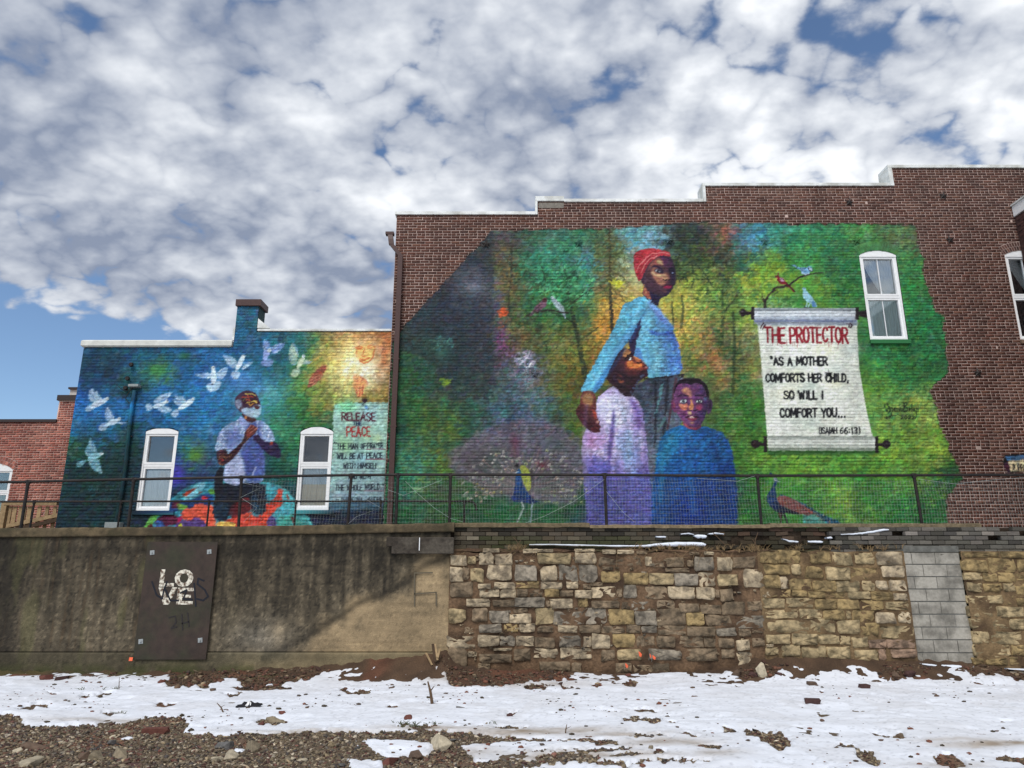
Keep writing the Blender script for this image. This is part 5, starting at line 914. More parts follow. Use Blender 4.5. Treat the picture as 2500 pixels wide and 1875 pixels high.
def course_bricks(rowint, z0, ztop, pitch, blen, header_every, rg, joint=.0115):
    out = []; r = 0; z = z0
    while z < ztop:
        hd = header_every and (r % header_every == header_every - 1); L = blen / 2 if hd else blen
        off = (r % 2) * blen / 2 + rg.normal(0, .01)
        for (xa, xb) in rowint(z + pitch / 2):
            x = math.floor((xa - off) / L) * L + off
            while x < xb:
                a = max(x, xa); b = min(x + L, xb)
                if b - a > .035: out.append((a + joint / 2, b - joint / 2, z + joint / 2, z + pitch - joint / 2))
                x += L
        z += pitch; r += 1
    return np.array(out)
def cut(ints, holes):
    for (a, b) in holes:
        nxt = []
        for (x0, x1) in ints:
            if b <= x0 or a >= x1: nxt.append((x0, x1)); continue
            if a > x0: nxt.append((x0, a))
            if b < x1: nxt.append((b, x1))
        ints = nxt
    return ints
class Opening:
    def __init__(s, x0, x1, z0, zs, zt): s.x0, s.x1, s.z0, s.zs, s.zt = x0, x1, z0, zs, zt
    def span(s, z):
        if z < s.z0 or z > s.zt: return None
        if z <= s.zs: return (s.x0, s.x1)
        h = s.zt - s.zs; w_ = (s.x1 - s.x0) / 2; Rr = (w_ * w_ + h * h) / (2 * h); cz = s.zt - Rr; q = Rr * Rr - (z - cz) ** 2
        if q <= 0: return None
        q = math.sqrt(q); c = (s.x0 + s.x1) / 2; return (c - q, c + q)
    def arch(s, inset=0., n=14, zbase=None):
        h = s.zt - s.zs; w_ = (s.x1 - s.x0) / 2; Rr = (w_ * w_ + h * h) / (2 * h); cz = s.zt - Rr; c = (s.x0 + s.x1) / 2; a = math.asin(w_ / Rr)
        return [(c + (Rr - inset) * sin(t), cz + (Rr - inset) * cos(t)) for t in np.linspace(a, -a, n)]
def build_facade(root, which, D, rowint, z0, ztop, pitch, blen, hdr, holes, pal, mortar, fine, seed, bounds, inside, cell=.034, nfine=(13, 5), nmid=(8, 3)):
    rg = np.random.default_rng(seed)
    def ri(z):
        sp = [(h.span(z - pitch * .45) if z > h.zs else h.span(z)) or h.span(z) for h in holes]
        return cut(rowint(z), [q for q in sp if q])
    R = course_bricks(ri, z0, ztop, pitch, blen, hdr, rg)
    cxm = (R[:, 0] + R[:, 1]) / 2; czm = (R[:, 2] + R[:, 3]) / 2
    px, py = INV(cxm, np.full(len(R), D), czm)
    if which == 'plain': painted = np.zeros(len(R), bool)
    elif which == 'left': painted = np.ones(len(R), bool)
    else: painted = sample(PAINTED, px, py) > .02
    isf = np.zeros(len(R), bool)
    for (a, b, c, d) in fine: isf |= (px > a) & (px < c) & (py > b) & (py < d)
    bc = pal[rg.integers(len(pal), size=len(R))] * (np.array([.92, .84, .78]) if which == 'big' else 1) * (1 + rg.normal(0, .05, (len(R), 1)))
    if which == 'plain': bc = bc * (1 + (pn(cxm, czm, .8, 5) - .5) * .25)[:, None]
    else: bc = bc * (1 + (pn(cxm, czm, 1.2, 5) - .5) * .3)[:, None]
    dist = np.hypot(np.hypot(cxm, D), czm - EYE) - (R[:, 1] - R[:, 0]) * 8 + (czm < 2.45) * 5
    single = np.zeros(len(R), bool); single[np.argsort(dist)[:300]] = True
    acV, acF, acC, base = [], [], [], 0
    for cls in (0, 1, 2):
        sel = (isf & painted) if cls == 2 else ((painted & ~isf) if cls == 1 else ~painted)
        nx, nz = ((2, 1), nmid, nfine)[cls]
        for sg in (False, True):
            S = sel & (single == sg)
            if not S.any(): continue
            V, F, k = brick_verts(R[S], D, nx, nz, .008, rg)
            b = np.repeat(bc[S], k, 0); C = facade_col(V, D, which, b)
            if cls == 0: C = C * (1 + (pn(V[:, 0] * 1.0, V[:, 2], .05, 8)[:, None] - .5) * .35)
            if not sg: acV.append(V); acF.append(F + base); acC.append(C); base += len(V)
            else:
                nf = len(F) // S.sum()
                for i in range(S.sum()):
                    me = nmesh('brick', V[i * k:(i + 1) * k], F[i * nf:(i + 1) * nf] - i * k, M_FACADE, C[i * k:(i + 1) * k]); put('brick', me, root)
    me = nmesh('brickwork', np.concatenate(acV), np.concatenate(acF), M_FACADE, np.concatenate(acC)); tag(put('brickwork', me, root), kind='stuff')
    # mortar bed behind
    x0, x1, zb, zt = bounds; nx = int((x1 - x0) / cell); nz = int((zt - zb) / cell)
    gx, gz = np.meshgrid(np.linspace(x0, x1, nx + 1), np.linspace(zb, zt, nz + 1)); ix = np.arange((nx + 1) * (nz + 1)).reshape(nz + 1, nx + 1)
    q = np.stack([ix[:-1, :-1], ix[:-1, 1:], ix[1:, 1:], ix[1:, :-1]], -1).reshape(-1, 4)
    mx = ((gx[:-1, :-1] + gx[1:, 1:]) / 2).ravel(); mz = ((gz[:-1, :-1] + gz[1:, 1:]) / 2).ravel()
    keep = inside(mx, mz)
    for h in holes:
        zz = np.clip((mz - h.zs) / (h.zt - h.zs + 1e-6), 0, 1); half = (h.x1 - h.x0) / 2 * np.sqrt(np.clip(1 - zz ** 2, 0, 1)); keep &= ~((np.abs(mx - (h.x0 + h.x1) / 2) < half) & (mz > h.z0) & (mz < h.zt))
    rec = np.full(gx.size, .0046) if which == 'plain' else np.full(gx.size, .0016) if which == 'left' else .0046 - .0030 * (sample(PAINTED, *INV(gx.ravel(), np.full(gx.size, D), gz.ravel())) > .5)
    V = np.stack([gx.ravel(), D + rec, gz.ravel()], -1)
    mb = np.array(mortar)[None] * (1 + (pn(V[:, 0], V[:, 2], .12, 12)[:, None] - .5) * .35)
    C = facade_col(V, D, which, mb * (1.06 if which == 'big' else 1)) * 1.0
    if which == 'big': C = np.where(sample(PAINTED, *INV(V[:, 0], np.full(len(V), D), V[:, 2]))[:, None] > .5, C, C)
    used = np.unique(q[keep]); remap = np.full(len(V), -1); remap[used] = np.arange(len(used))
    put('mortar', nmesh('mortar', V[used], remap[q[keep]], M_FACADE, C[used]), root)

def make_window(root, op, D, split, style):
    w_ = empty('window', (0, 0, 0), parent=root)
    def P(n, mb, m): return mb.put(n, m, w_)
    f0 = D + .02; fb = D + .14
    case = MB(); cw = .045
    zh = op.zs - .02
    case.box(op.x0 - .004, op.x0 + cw, f0, fb, op.z0, op.zs); case.box(op.x1 - cw, op.x1 + .004, f0, fb, op.z0, op.zs); case.box(op.x0 + cw, op.x1 - cw, f0, fb, op.z0, op.z0 + .06)
    P('frame', case, M_WHITE)
    head = MB(); head.prism([(op.x0, op.zs - .05), (op.x1, op.zs - .05)] + op.arch(), D + .008, fb); P('arch_panel', head, M_WHITE)
    ix0, ix1 = op.x0 + cw, op.x1 - cw; zb, zt = op.z0 + .06, op.zs - .05
    zm = zb + (zt - zb) * split
    for (a, b, dd, nm) in ((zb, zm - .03, .045, 'lower'), (zm + .03, zt, .028, 'upper')):
        s = MB(); t = .045; y0 = D + dd; y1 = D + .12
        s.box(ix0, ix0 + t, y0, y1, a, b); s.box(ix1 - t, ix1, y0, y1, a, b); s.box(ix0 + t, ix1 - t, y0, y1, a, a + t); s.box(ix0 + t, ix1 - t, y0, y1, b - t, b)
        if style.get('muntin'): s.box((ix0 + ix1) / 2 - .008, (ix0 + ix1) / 2 + .008, y0 + .03, y1 - .02, a + t, b - t)
        P('sash', s, M_WHITE)
        g = MB(); g.box(ix0 + t, ix1 - t, D + .085, D + .089, a + t, b - t); P('pane', g, M_GLASS_D if style.get('dim') else M_GLASS)
    m = MB(); m.box(ix0, ix1, D + .035, D + .12, zm - .03, zm + .03); P('meeting_rail', m, M_WHITE)
    def curtain(xa, xb, za, zb_, m_, folds, edge=None):
        nx = 60; nz = 10; V = []; F = []
        for j in range(nz + 1):
            t = j / nz; z = za + (zb_ - za) * t
            r0, r1 = (xa, xb) if not edge else edge(t)
            for i in range(nx + 1):
                s_ = i / nx; x = r0 + (r1 - r0) * s_; V.append((x, D + .118 + .012 * sin(s_ * folds * 6.28 + .8 * sin(t * 2 + s_ * 7)) + .008 * sin(s_ * 61), z))
        for j in range(nz):
            for i in range(nx): F.append((j * (nx + 1) + i, j * (nx + 1) + i + 1, (j + 1) * (nx + 1) + i + 1, (j + 1) * (nx + 1) + i))
        put('curtain', nmesh('curtain', V, [np.array(F)], m_, smooth=True), w_)
    for c in style.get('curtains', []): curtain(*c)
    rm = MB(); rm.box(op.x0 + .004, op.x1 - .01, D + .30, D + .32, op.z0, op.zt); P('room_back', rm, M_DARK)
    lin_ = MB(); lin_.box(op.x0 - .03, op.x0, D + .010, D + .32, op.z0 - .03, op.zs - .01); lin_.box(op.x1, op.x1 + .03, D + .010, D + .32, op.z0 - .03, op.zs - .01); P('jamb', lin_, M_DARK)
    return w_

# ------------------------------------------------------------------ the big building
DB = 16.0; DL = 16.10
xc = UX(969, 519, DB)
ZT = [UZ(525, DB), UZ(497, DB), UZ(494, DB), UZ(455, DB), UZ(411, DB)]     # brick tops of the steps
XS = [UX(1312, 500, DB), UX(1377, 490, DB), UX(1722, 470, DB), UX(2178, 430, DB)]
XR = 14.6
def top_big(x): return ZT[0] if x < XS[0] else ZT[2] if x < XS[2] else ZT[3] if x < XS[3] else ZT[4]
def rows_big(z):
    if z < ZT[0]: return [(xc, XR)]
    if z < ZT[2]: return [(XS[0], XR)]
    if z < ZT[3]: return [(XS[2], XR)]
    if z < ZT[4]: return [(XS[3], XR)]
    return []
def opening(px0t, px1t, pys, pyt, px0b, px1b, pyb, D):
    x0 = (UX(px0t, pys, D) + UX(px0b, pyb, D)) / 2; x1 = (UX(px1t, pys, D) + UX(px1b, pyb, D)) / 2
    return Opening(x0, x1, UZ(pyb, D), UZ(pys, D), UZ(pyt, D))
W3 = opening(2098, 2188, 622, 611.5, 2125, 2217, 829.5, DB)
w3w = W3.x1 - W3.x0; x4 = (UX(2452, 619, DB) + UX(2491, 828.5, DB)) / 2
W4 = Opening(x4, x4 + w3w, W3.z0, W3.zs, W3.zt)
bigb = tag(empty('brick_building', (xc, DB, 2.2)), 'tall brown brick building with stepped white parapet and green mural of a woman', 'building')
bigb.location = (0, 0, 0)
PAL_BROWN = np.array([(84, 57, 50), (79, 54, 48), (88, 60, 52), (76, 52, 47), (84, 56, 49), (92, 66, 56), (72, 50, 46), (86, 60, 53)], float)
FINE_BIG = [(1480, 590, 1665, 770), (1510, 840, 1600, 980), (1620, 910, 1750, 1060), (1835, 745, 2145, 1105), (1890, 655, 2010, 750), (2150, 975, 2250, 1030), (1370, 930, 1480, 1065), (1860, 1145, 1960, 1290), (1240, 1120, 1340, 1240)]
def in_big(x, z):
    t = np.where(x < XS[0], ZT[0], np.where(x < XS[2], ZT[2], np.where(x < XS[3], ZT[3], ZT[4]))); return (x > xc + .01) & (x < XR) & (z < t - .01)
Z0 = 2.12
build_facade(bigb, 'big', DB, rows_big, Z0, ZT[4] - .03, .0727, .2136, 8, [W3, W4], PAL_BROWN, (162, 142, 133), FINE_BIG, 3, (xc, XR, Z0, ZT[4]), in_big)
body = MB()
for (a, b, t) in ((xc + .01, XS[0], ZT[0]), (XS[0], XS[2], ZT[2]), (XS[2], XS[3], ZT[3]), (XS[3], XR - .01, ZT[4])): body.box(a, b, DB + .36, DB + .6, Z0, t - .02)
body.box(xc + .02, XR - .02, DB + .6, DB + 9, Z0 - .1, ZT[0] - .9); body.put('masonry_core', mat('inner_masonry', (96, 70, 62)), bigb)
rf = MB(); rf.box(xc + .03, XR - .03, DB + .61, DB + 8.9, ZT[0] - .9, ZT[0] - .86); rf.put('roof', M_ROOF, bigb)
side = MB()
for (a, t) in ((xc, ZT[0]), (XR, ZT[4])): side.box(min(a, a), a + .02 if a == xc else a + .001, DB + .010, DB + .36, Z0, t - .02)
side.put('wall_return', mat('side_brick', (84, 58, 51)), bigb)
# coping with its turned-down steps
def coping(x0, x1, z, h=.085, y0=-.035):
    x = x0; k = 0
    while x < x1 - .05:
        b = min(x + 1.9, x1); b = x1 if x1 - b < .4 else b; MB().box(x, b - .004, DB + y0 - .002 * (k % 2), DB + .44, z, z + h + .002 * (k % 2), .006).put('coping', M_COPE, bigb); x = b; k += 1
coping(xc - .04, XS[0] - .055, ZT[0]); coping(XS[1] + .001, XS[2] - .075, ZT[2]); coping(XS[2] - .07, XS[3] - .105, ZT[3]); coping(XS[3] - .10, XR + .1, ZT[4])
zb1 = UZ(480, DB)
MB().box(XS[0] - .05, XS[1], DB - .035, DB + .44, UZ(492, DB), zb1, .008).put('coping', M_COPE, bigb)
MB().box(XS[0] - .052, XS[0] + .0, DB - .04, DB + .44, ZT[0] + .0, UZ(492, DB) - .002, .004).put('step_flashing', M_COPE, bigb)
MB().box(XS[2] - .072, XS[2] - .002, DB - .04, DB + .44, ZT[2] + .002, ZT[3] - .002, .004).put('step_flashing', M_COPE, bigb)
MB().box(XS[3] - .102, XS[3] - .002, DB - .04, DB + .44, ZT[3] + .002, ZT[4] - .002, .004).put('step_flashing', M_COPE, bigb)
MB().box(XS[0] + .03, XS[1] - .01, DB - .006, DB + .05, UZ(508, DB), UZ(495, DB)).put('cement_patch', mat('cement_patch', (112, 106, 98), noise_amt=.3, noise_scale=14), bigb)
# fixing clips along the edge of the flashing
c_ = MB(); r = np.random.default_rng(4); x = xc
while x < XR:
    z = top_big(x + .1); c_.box(x, x + .012, DB - .044, DB - .034, z - .014, z + .004); x += .3
tag(c_.put('flashing_clips', M_BROWNMETAL, bigb), kind='stuff')
# windows of the big wall
cx3 = (W3.x0 + W3.x1) / 2; zsp = W3.z0 + .06 + (W3.zs - .11 - W3.z0) * .5
def diag(op):
    zt = op.zs - .05; zm = (op.z0 + op.zs) / 2
    return [((op.x0 + .10), op.x1 - .10, zm, zt - .03, M_CURT, 5, (lambda t, a=op.x0 + .10, b=op.x1 - .10: (a + (b - a) * .62 * (1 - t) ** 1.3, b)))]
make_window(bigb, W3, DB, .5, dict(muntin=True, dim=True, curtains=diag(W3) + [(W3.x0 + .10, W3.x1 - .10, W3.z0 + .1, (W3.z0 + W3.zs) / 2, mat('lower_pane_reflection', (200, 214, 212), rough=.9), 2)]))  # pale bluish sheet below stands in for the reflection on the lower pane
make_window(bigb, W4, DB, .5, dict(muntin=True, dim=True, curtains=diag(W4)))
for wv, k in ((W3, True), (W4, False)):
    s = MB().box(wv.x0 - .02, wv.x1 + .03, DB - .05, DB + .10, wv.z0 - .105, wv.z0 - .004, .005); me = s.mesh('sill', M_FACADE)
    V = np.array([v.co[:] for v in me.vertices]); c = alb(np.tile([44, 104, 62], (len(V), 1))) if k else alb(np.tile([112, 92, 76], (len(V), 1)))
    a = me.color_attributes.new('Col', 'FLOAT_COLOR', 'POINT'); a.data.foreach_set('color', np.c_[c, np.ones(len(V))].astype(np.float32).ravel()); put('sill', me, bigb)
# gauged arch over the right-hand window: two rings of headers
def arch_bricks(op, D, root, pal, which, n=16, rings=2):
    rg = np.random.default_rng(9); h = op.zt - op.zs; wd = (op.x1 - op.x0) / 2; Rr = (wd * wd + h * h) / (2 * h); cz = op.zt - Rr; c = (op.x0 + op.x1) / 2; a = math.asin(min(1, wd / Rr))
    for ring in range(rings):
        r0 = Rr + .008 + ring * .112; r1 = r0 + .102; nn = n + ring
        for i in range(nn):
            t0 = -a + 2 * a * i / nn + .006; t1 = -a + 2 * a * (i + 1) / nn - .006
            poly = [(c + r0 * sin(t0), cz + r0 * cos(t0)), (c + r0 * sin(t1), cz + r0 * cos(t1)), (c + r1 * sin(t1), cz + r1 * cos(t1)), (c + r1 * sin(t0), cz + r1 * cos(t0))]
            me = MB().prism(poly, D - .006, D + .012).mesh('arch_brick', M_FACADE); V = np.array([v.co[:] for v in me.vertices])
            b = np.repeat((pal[rg.integers(len(pal))] * (1 + rg.normal(0, .1)))[None], len(V), 0); cc = facade_col(V, D, which, b)
            at = me.color_attributes.new('Col', 'FLOAT_COLOR', 'POINT'); at.data.foreach_set('color', np.c_[cc, np.ones(len(V))].astype(np.float32).ravel()); put('arch_brick', me, root)
    poly = [(c + (Rr - .0) * sin(t), cz + Rr * cos(t)) for t in np.linspace(-a, a, 12)] + [(c + (Rr + .235) * sin(t), cz + (Rr + .235) * cos(t)) for t in np.linspace(a, -a, 12)]
    me = MB().prism(poly, D - .0025, D + .011).mesh('arch_mortar', M_FACADE); V = np.array([v.co[:] for v in me.vertices]); cc = facade_col(V, D, which, np.tile([160., 140, 132], (len(V), 1)))
    at = me.color_attributes.new('Col', 'FLOAT_COLOR', 'POINT'); at.data.foreach_set('color', np.c_[cc, np.ones(len(V))].astype(np.float32).ravel()); put('arch_mortar', me, root)
arch_bricks(W4, DB, bigb, PAL_BROWN, 'big'); arch_bricks(W3, DB, bigb, PAL_BROWN, 'big')
# wall anchor stars
def star(px, py, painted):
    x, _, z = U(px, py, DB); mb = MB(); vs = [(0, -.045, 0)]
    for k in range(10):
        rr = .125 if k % 2 == 0 else .048; a = pi / 2 + k * pi / 5; vs.append((rr * cos(a), -.008 if k % 2 == 0 else -.012, rr * sin(a)))
    vs.append((0, .012, 0)); fs = [(0, 1 + (k + 1) % 10, 1 + k) for k in range(10)] + [(11, 1 + k, 1 + (k + 1) % 10) for k in range(10)]
    mb.add([(-vx, vy, vz) for vx, vy, vz in vs], fs)
    if painted:
        me = mb.mesh('anchor_star', M_FACADE); V = np.array([v.co[:] for v in me.vertices]) + np.array([x, 0, z]); cc = facade_col(V, DB, 'big', np.tile([60., 60, 60], (len(V), 1))) * .7
        at = me.color_attributes.new('Col', 'FLOAT_COLOR', 'POINT'); at.data.foreach_set('color', np.c_[cc, np.ones(len(V))].astype(np.float32).ravel())
    else: me = mb.mesh('anchor_star', M_STAR)
    o = put('anchor_star', me, bigb, (x, DB - .012, z), (0, random.Random(px).uniform(-.25, .25), 0)); o['label'] = 'star anchor plate painted over with the mural' if painted else 'bare black iron star anchor plate'
for (a, b, c) in ((1187, 597, 0), (2073, 495, 0), (2302, 479, 0), (2318, 586, 0), (2386, 911, 0), (1413, 595, 1), (1633, 589, 1), (1866, 590, 1), (2091, 588, 1), (1306, 913, 1), (2022, 912, 1)): star(a, b, c)
# downpipe
X = (UX(980, 640, DB) + UX(951, 1250, DB)) / 2
dp = MB(); zt_ = UZ(628, DB)
def rp(mb, pts, w2, d2):
    for (a, b) in zip(pts[:-1], pts[1:]):
        ax, ay, az = a; bx, by, bz = b
        v = []
        for (x, y, z) in (a, b): v += [(x - w2, y - d2, z), (x + w2, y - d2, z), (x + w2, y + d2, z), (x - w2, y + d2, z)]
        mb.add(v, [(3, 2, 1, 0), (4, 5, 6, 7)] + [(i, (i + 1) % 4, (i + 1) % 4 + 4, i + 4) for i in range(4)])
xe = UX(955, 580, DB)
rp(dp, [(xe + .03, DB - .08, UZ(600, DB)), (X, DB - .085, zt_)], .055, .045)
rp(dp, [(X, DB - .085, zt_ + .01), (X + .01, DB - .08, 2.25)], .058, .045)
for z in np.linspace(3.2, 8.0, 4): dp.box(X - .07, X + .08, DB - .13, DB - .004, z, z + .03)
pipe = dp.put('downpipe', M_BROWNMETAL, bigb)
hp = MB(); rp(hp, [(xe - .02, DB - .02, UZ(572, DB)), (xe + .01, DB - .07, UZ(588, DB)), (xe + .03, DB - .08, UZ(601, DB))], .06, .05); hp.box(xe - .13, xe + .07, DB - .09, DB + .05, UZ(575, DB), UZ(569, DB)); hp.put('gutter_outlet', M_BROWNMETAL, pipe)

# ------------------------------------------------------------------ the low building on the left
leftb = tag(empty('mural_building'), 'low brick building painted blue with a kneeling man, white doves and two arched windows', 'building')
xl0 = (UX(133, 1288, DL) + UX(206, 848, DL)) / 2; xl1 = xc - .012
zlt = UZ(848, DL); zrt = UZ(809, DL); zch = UZ(748, DL); xch0 = UX(575, 800, DL); xch1 = UX(628, 800, DL)
def rows_left(z):
    if z < zlt: return [(xl0, xl1)]
    if z < zrt: return [(xch0, xl1)]
    if z < zch: return [(xch0, xch1)]
    return []
W1 = opening(357, 438, 1054, 1045, 327, 411, 1247, DL); W2 = opening(734.6, 815, 1054, 1042, 718.8, 800, 1245, DL)
FINE_L = [(555, 945, 645, 1060), (805, 1000, 945, 1235), (860, 835, 930, 900)]
def in_left(x, z): t = np.where(x < xch0, zlt, np.where(x < xch1, zch, zrt)); return (x > xl0 + .01) & (x < xl1) & (z < t - .01)
build_facade(leftb, 'left', DL, rows_left, Z0, zch - .02, .0727, .2136, 7, [W1, W2], PAL_BROWN, (120, 110, 100), FINE_L, 5, (xl0, xl1, Z0, zch), in_left)
b = MB(); b.box(xl0 + .01, xch0, DL + .34, DL + 8, Z0, zlt - .02); b.box(xch0, xl1, DL + .34, DL + 8, Z0 - .01, zrt - .02); b.put('masonry_core', mat('inner_masonry_blue', (60, 84, 100)), leftb)
MB().box(xl0 - .05, xch0 - .03, DL - .06, DL + .5, zlt + .002, UZ(831, DL), .03).put('coping', mat('grey_membrane', (190, 190, 184), noise_amt=.15, noise_scale=6), leftb)
MB().box(xch1 + .02, xl1, DL - .03, DL + .5, zrt + .002, UZ(803.5, DL), .005).put('coping', M_COPE, leftb)
def colored(mb, name, parent, D, which, base, k=1.0, mul=1.0, M_=None):
    me = mb.mesh(name, M_ or M_FACADE); V = np.array([v.co[:] for v in me.vertices]); cc = facade_col(V, D, which, np.tile(np.array(base, float), (len(V), 1)), k) * mul
    at = me.color_attributes.new('Col', 'FLOAT_COLOR', 'POINT'); at.data.foreach_set('color', np.c_[cc, np.ones(len(V))].astype(np.float32).ravel()); return put(name, me, parent)
chs = MB(); chs.box(xch0, xch1 + .002, DL + .016, DL + .42, zlt, zch); colored(chs, 'chimney', leftb, DL, 'plain', (38, 60, 62))
MB().box(xch0 - .04, xch1 + .05, DL - .05, DL + .48, zch + .002, UZ(732, DL), .006).put('chimney_cap', M_BROWNMETAL, leftb)
MB().box(xch0 - .05, xch0 - .004, DL - .01, DL + .42, UZ(831, DL) + .004, UZ(800, DL)).put('chimney_flashing', M_COPE, leftb)
MB().add([(xch1 + .001, DL + .0, zrt + .09), (xch1 + .30, DL + .0, zrt + .09), (xch1 + .001, DL + .0, zrt + .33), (xch1 + .001, DL + .4, zrt + .09), (xch1 + .30, DL + .4, zrt + .09), (xch1 + .001, DL + .4, zrt + .33)], [(0, 1, 2), (5, 4, 3), (1, 4, 5, 2), (0, 3, 4, 1), (0, 2, 5, 3)]).put('chimney_flashing', M_COPE, leftb)
zl = W1.z0 + .1; zm_ = W1.z0 + .06 + (W1.zs - .11 - W1.z0) * .57
make_window(leftb, W1, DL, .57, dict(curtains=[(W1.x0 + .10, W1.x1 - .10, W1.z0 + .1, zm_ - .10, M_CURT, 6), ]))
make_window(leftb, W2, DL, .57, dict(curtains=[(W2.x0 + .10, W2.x1 - .10, W2.z0 + .1, zm_ - .42, M_CURT_REFL, 5), (W2.x0 + .10, W2.x1 - .10, zm_ - .42, zm_ - .05, mat('curtain_sky_reflection', (196, 212, 220), rough=.9), 7)]))  # both curtain tints paint in the reflected sky above a beige house
for wv in (W1, W2): colored(MB().box(wv.x0 - .05, wv.x1 + .12, DL - .04, DL + .1, wv.z0 - .09, wv.z0 - .004, .004), 'sill', leftb, DL, 'left', (40, 90, 100), 1.0, .9)
# painted service conduit with its weatherhead, insulators and loops of cable
xcd = (UX(334, 965, DL) + UX(287, 1270, DL)) / 2
pts = [(xcd + .02 * sin(z * 2.1), DL - .06, z) for z in np.linspace(UZ(1276, DL), UZ(955, DL), 26)]
cn = colored(MB().tube(pts, .043, 10), 'service_conduit', leftb, DL, 'left', (40, 90, 130), 1.0, 1.1)
MB().box(xcd - .13, xcd + .10, DL - .15, DL - .0, UZ(948, DL), UZ(941, DL), .012).put('weatherhead', M_GREY, cn)
for z in np.linspace(2.9, 4.6, 4): MB().box(xcd - .06, xcd + .06, DL - .05, DL - .002, z, z + .025).put('pipe_strap', M_IRON, cn)
MB().box(UX(265, 1282, DL), UX(301, 1282, DL), DL - .16, DL - .002, UZ(1292, DL), UZ(1276, DL), .006).put('meter_box', M_GREY, leftb)
for (a, b_) in ((324, 892), (315, 926), (310, 949)):
    x, _, z = U(a, b_, DL); MB().tube([(x, DL, z), (x, DL - .05, z), (x, DL - .06, z), (x, DL - .10, z)], [.02, .025, .055, .045], 10).put('cable_insulator', M_IRON, leftb)
cb = MB()
for q in ([(325, 950), (310, 957), (300, 952), (293, 945)], [(330, 946), (318, 960), (310, 975), (318, 985), (335, 986)]):
    cb.tube([(UX(a, b_, DL), DL - .07, UZ(b_, DL)) for a, b_ in q], .008, 5)
cb.put('service_cable', M_IRON, leftb)

# ------------------------------------------------------------------ red brick building further back on the far left
DR = 22.0
redb = tag(empty('red_brick_building'), 'red brick building behind the blue mural building, dark metal coping and arched window', 'building')
zr1 = UZ(1031, DR); zr2 = UZ(978, DR); xr1 = UX(142, 1010, DR)
def rows_red(z):
    if z < zr1: return [(-19.5, -11.5)]
    if z < zr2: return [(xr1, -11.5)]
    return []
W0x1 = UX(31, 1146, DR); W0 = Opening(W0x1 - 1.15, W0x1, UZ(1260, DR), UZ(1146, DR), UZ(1131, DR))
PAL_RED = np.array([(138, 78, 66), (128, 72, 62), (146, 86, 72), (118, 68, 60), (134, 82, 70), (152, 96, 82)], float)
build_facade(redb, 'plain', DR, rows_red, 2.1, zr2 - .02, .0727, .2136, 6, [W0], PAL_RED, (186, 158, 146), [], 8, (-19.5, -11.5, 2.1, zr2), lambda x, z: (z < np.where(x < xr1, zr1, zr2) - .01), cell=.12)
b = MB(); b.box(-19.5, xr1, DR + .34, DR + 8, 2.1, zr1 - .02); b.box(xr1, -11.5, DR + .34, DR + 8, 2.1, zr2 - .02); b.put('masonry_core', mat('inner_masonry_red', (120, 64, 54)), redb)
MB().box(-19.55, xr1 + .0, DR - .05, DR + .5, zr1 + .002, UZ(1024, DR)).put('coping', mat('dark_bronze', (52, 42, 40), rough=.5), redb)
MB().box(xr1 - .09, -11.4, DR - .05, DR + .5, zr2 + .002, UZ(965, DR)).put('coping', bpy.data.materials['dark_bronze'], redb)
make_window(redb, W0, DR, .5, dict(muntin=True, dim=True)); arch_bricks(W0, DR, redb, PAL_RED, 'plain')
pent = MB().box(UX(172, 950, 27), UX(235, 950, 27), 27, 30, 4, UZ(951, 27)).put('rooftop_hut', mat('pale_render', (176, 172, 166)), None); tag(pent, 'small pale rooftop hut just showing over the red brick building', 'hut')
MB().box(UX(170, 950, 27), UX(237, 950, 27), 26.9, 30.1, UZ(951, 27) + .002, UZ(946.5, 27)).put('hut_coping', bpy.data.materials['dark_bronze'], pent)

# ------------------------------------------------------------------ timber stair deck in front of it
DK = 19.0; M_WOOD = mat('weathered_timber', (140, 118, 88), rough=.85, noise_amt=.3, noise_scale=14, objvar=.2); M_WOODD = mat('dark_timber', (66, 52, 40), rough=.9, noise_amt=.3, noise_scale=10)
deck = tag(empty('timber_stair'), 'weathered timber stair with slatted guard left of the blue mural building', 'stair')
MB().box(UX(14, 1230, DK), UX(142, 1230, DK), DK - .07, DK + .03, UZ(1234, DK), UZ(1227, DK)).put('handrail', M_WOOD, deck)
for px, wd in ((8, 12),): MB().box(UX(px - 6, 1260, DK), UX(px + 7, 1260, DK), DK - .06, DK + .06, 2.1, UZ(1228, DK)).put('post', M_WOOD, deck)
for px, wd in ((22, 7), (33, 10), (47, 9), (58, 6), (69, 10), (93, 9), (112, 8), (131, 8)):
    MB().box(UX(px - wd / 2, 1260, DK), UX(px + wd / 2, 1260, DK), DK, DK + .03, UZ(1292, DK), UZ(1236, DK)).put('baluster', M_WOOD, deck)
for (y0, y1, m_) in ((1284, 1262, M_WOOD), (1296, 1273, M_WOODD)):
    a = U(20, y0 + 6, DK); b_ = U(150, y1, DK); MB().add([(a[0], DK - .1, a[2]), (b_[0], DK - .1, b_[2]), (b_[0], DK - .1, b_[2] + .1), (a[0], DK - .1, a[2] + .1), (a[0], DK - .04, a[2]), (b_[0], DK - .04, b_[2]), (b_[0], DK - .04, b_[2] + .1), (a[0], DK - .04, a[2] + .1)], [(0, 1, 2, 3), (7, 6, 5, 4), (3, 2, 6, 7), (0, 4, 5, 1), (0, 3, 7, 4), (1, 5, 6, 2)]).put('stringer', m_, deck)

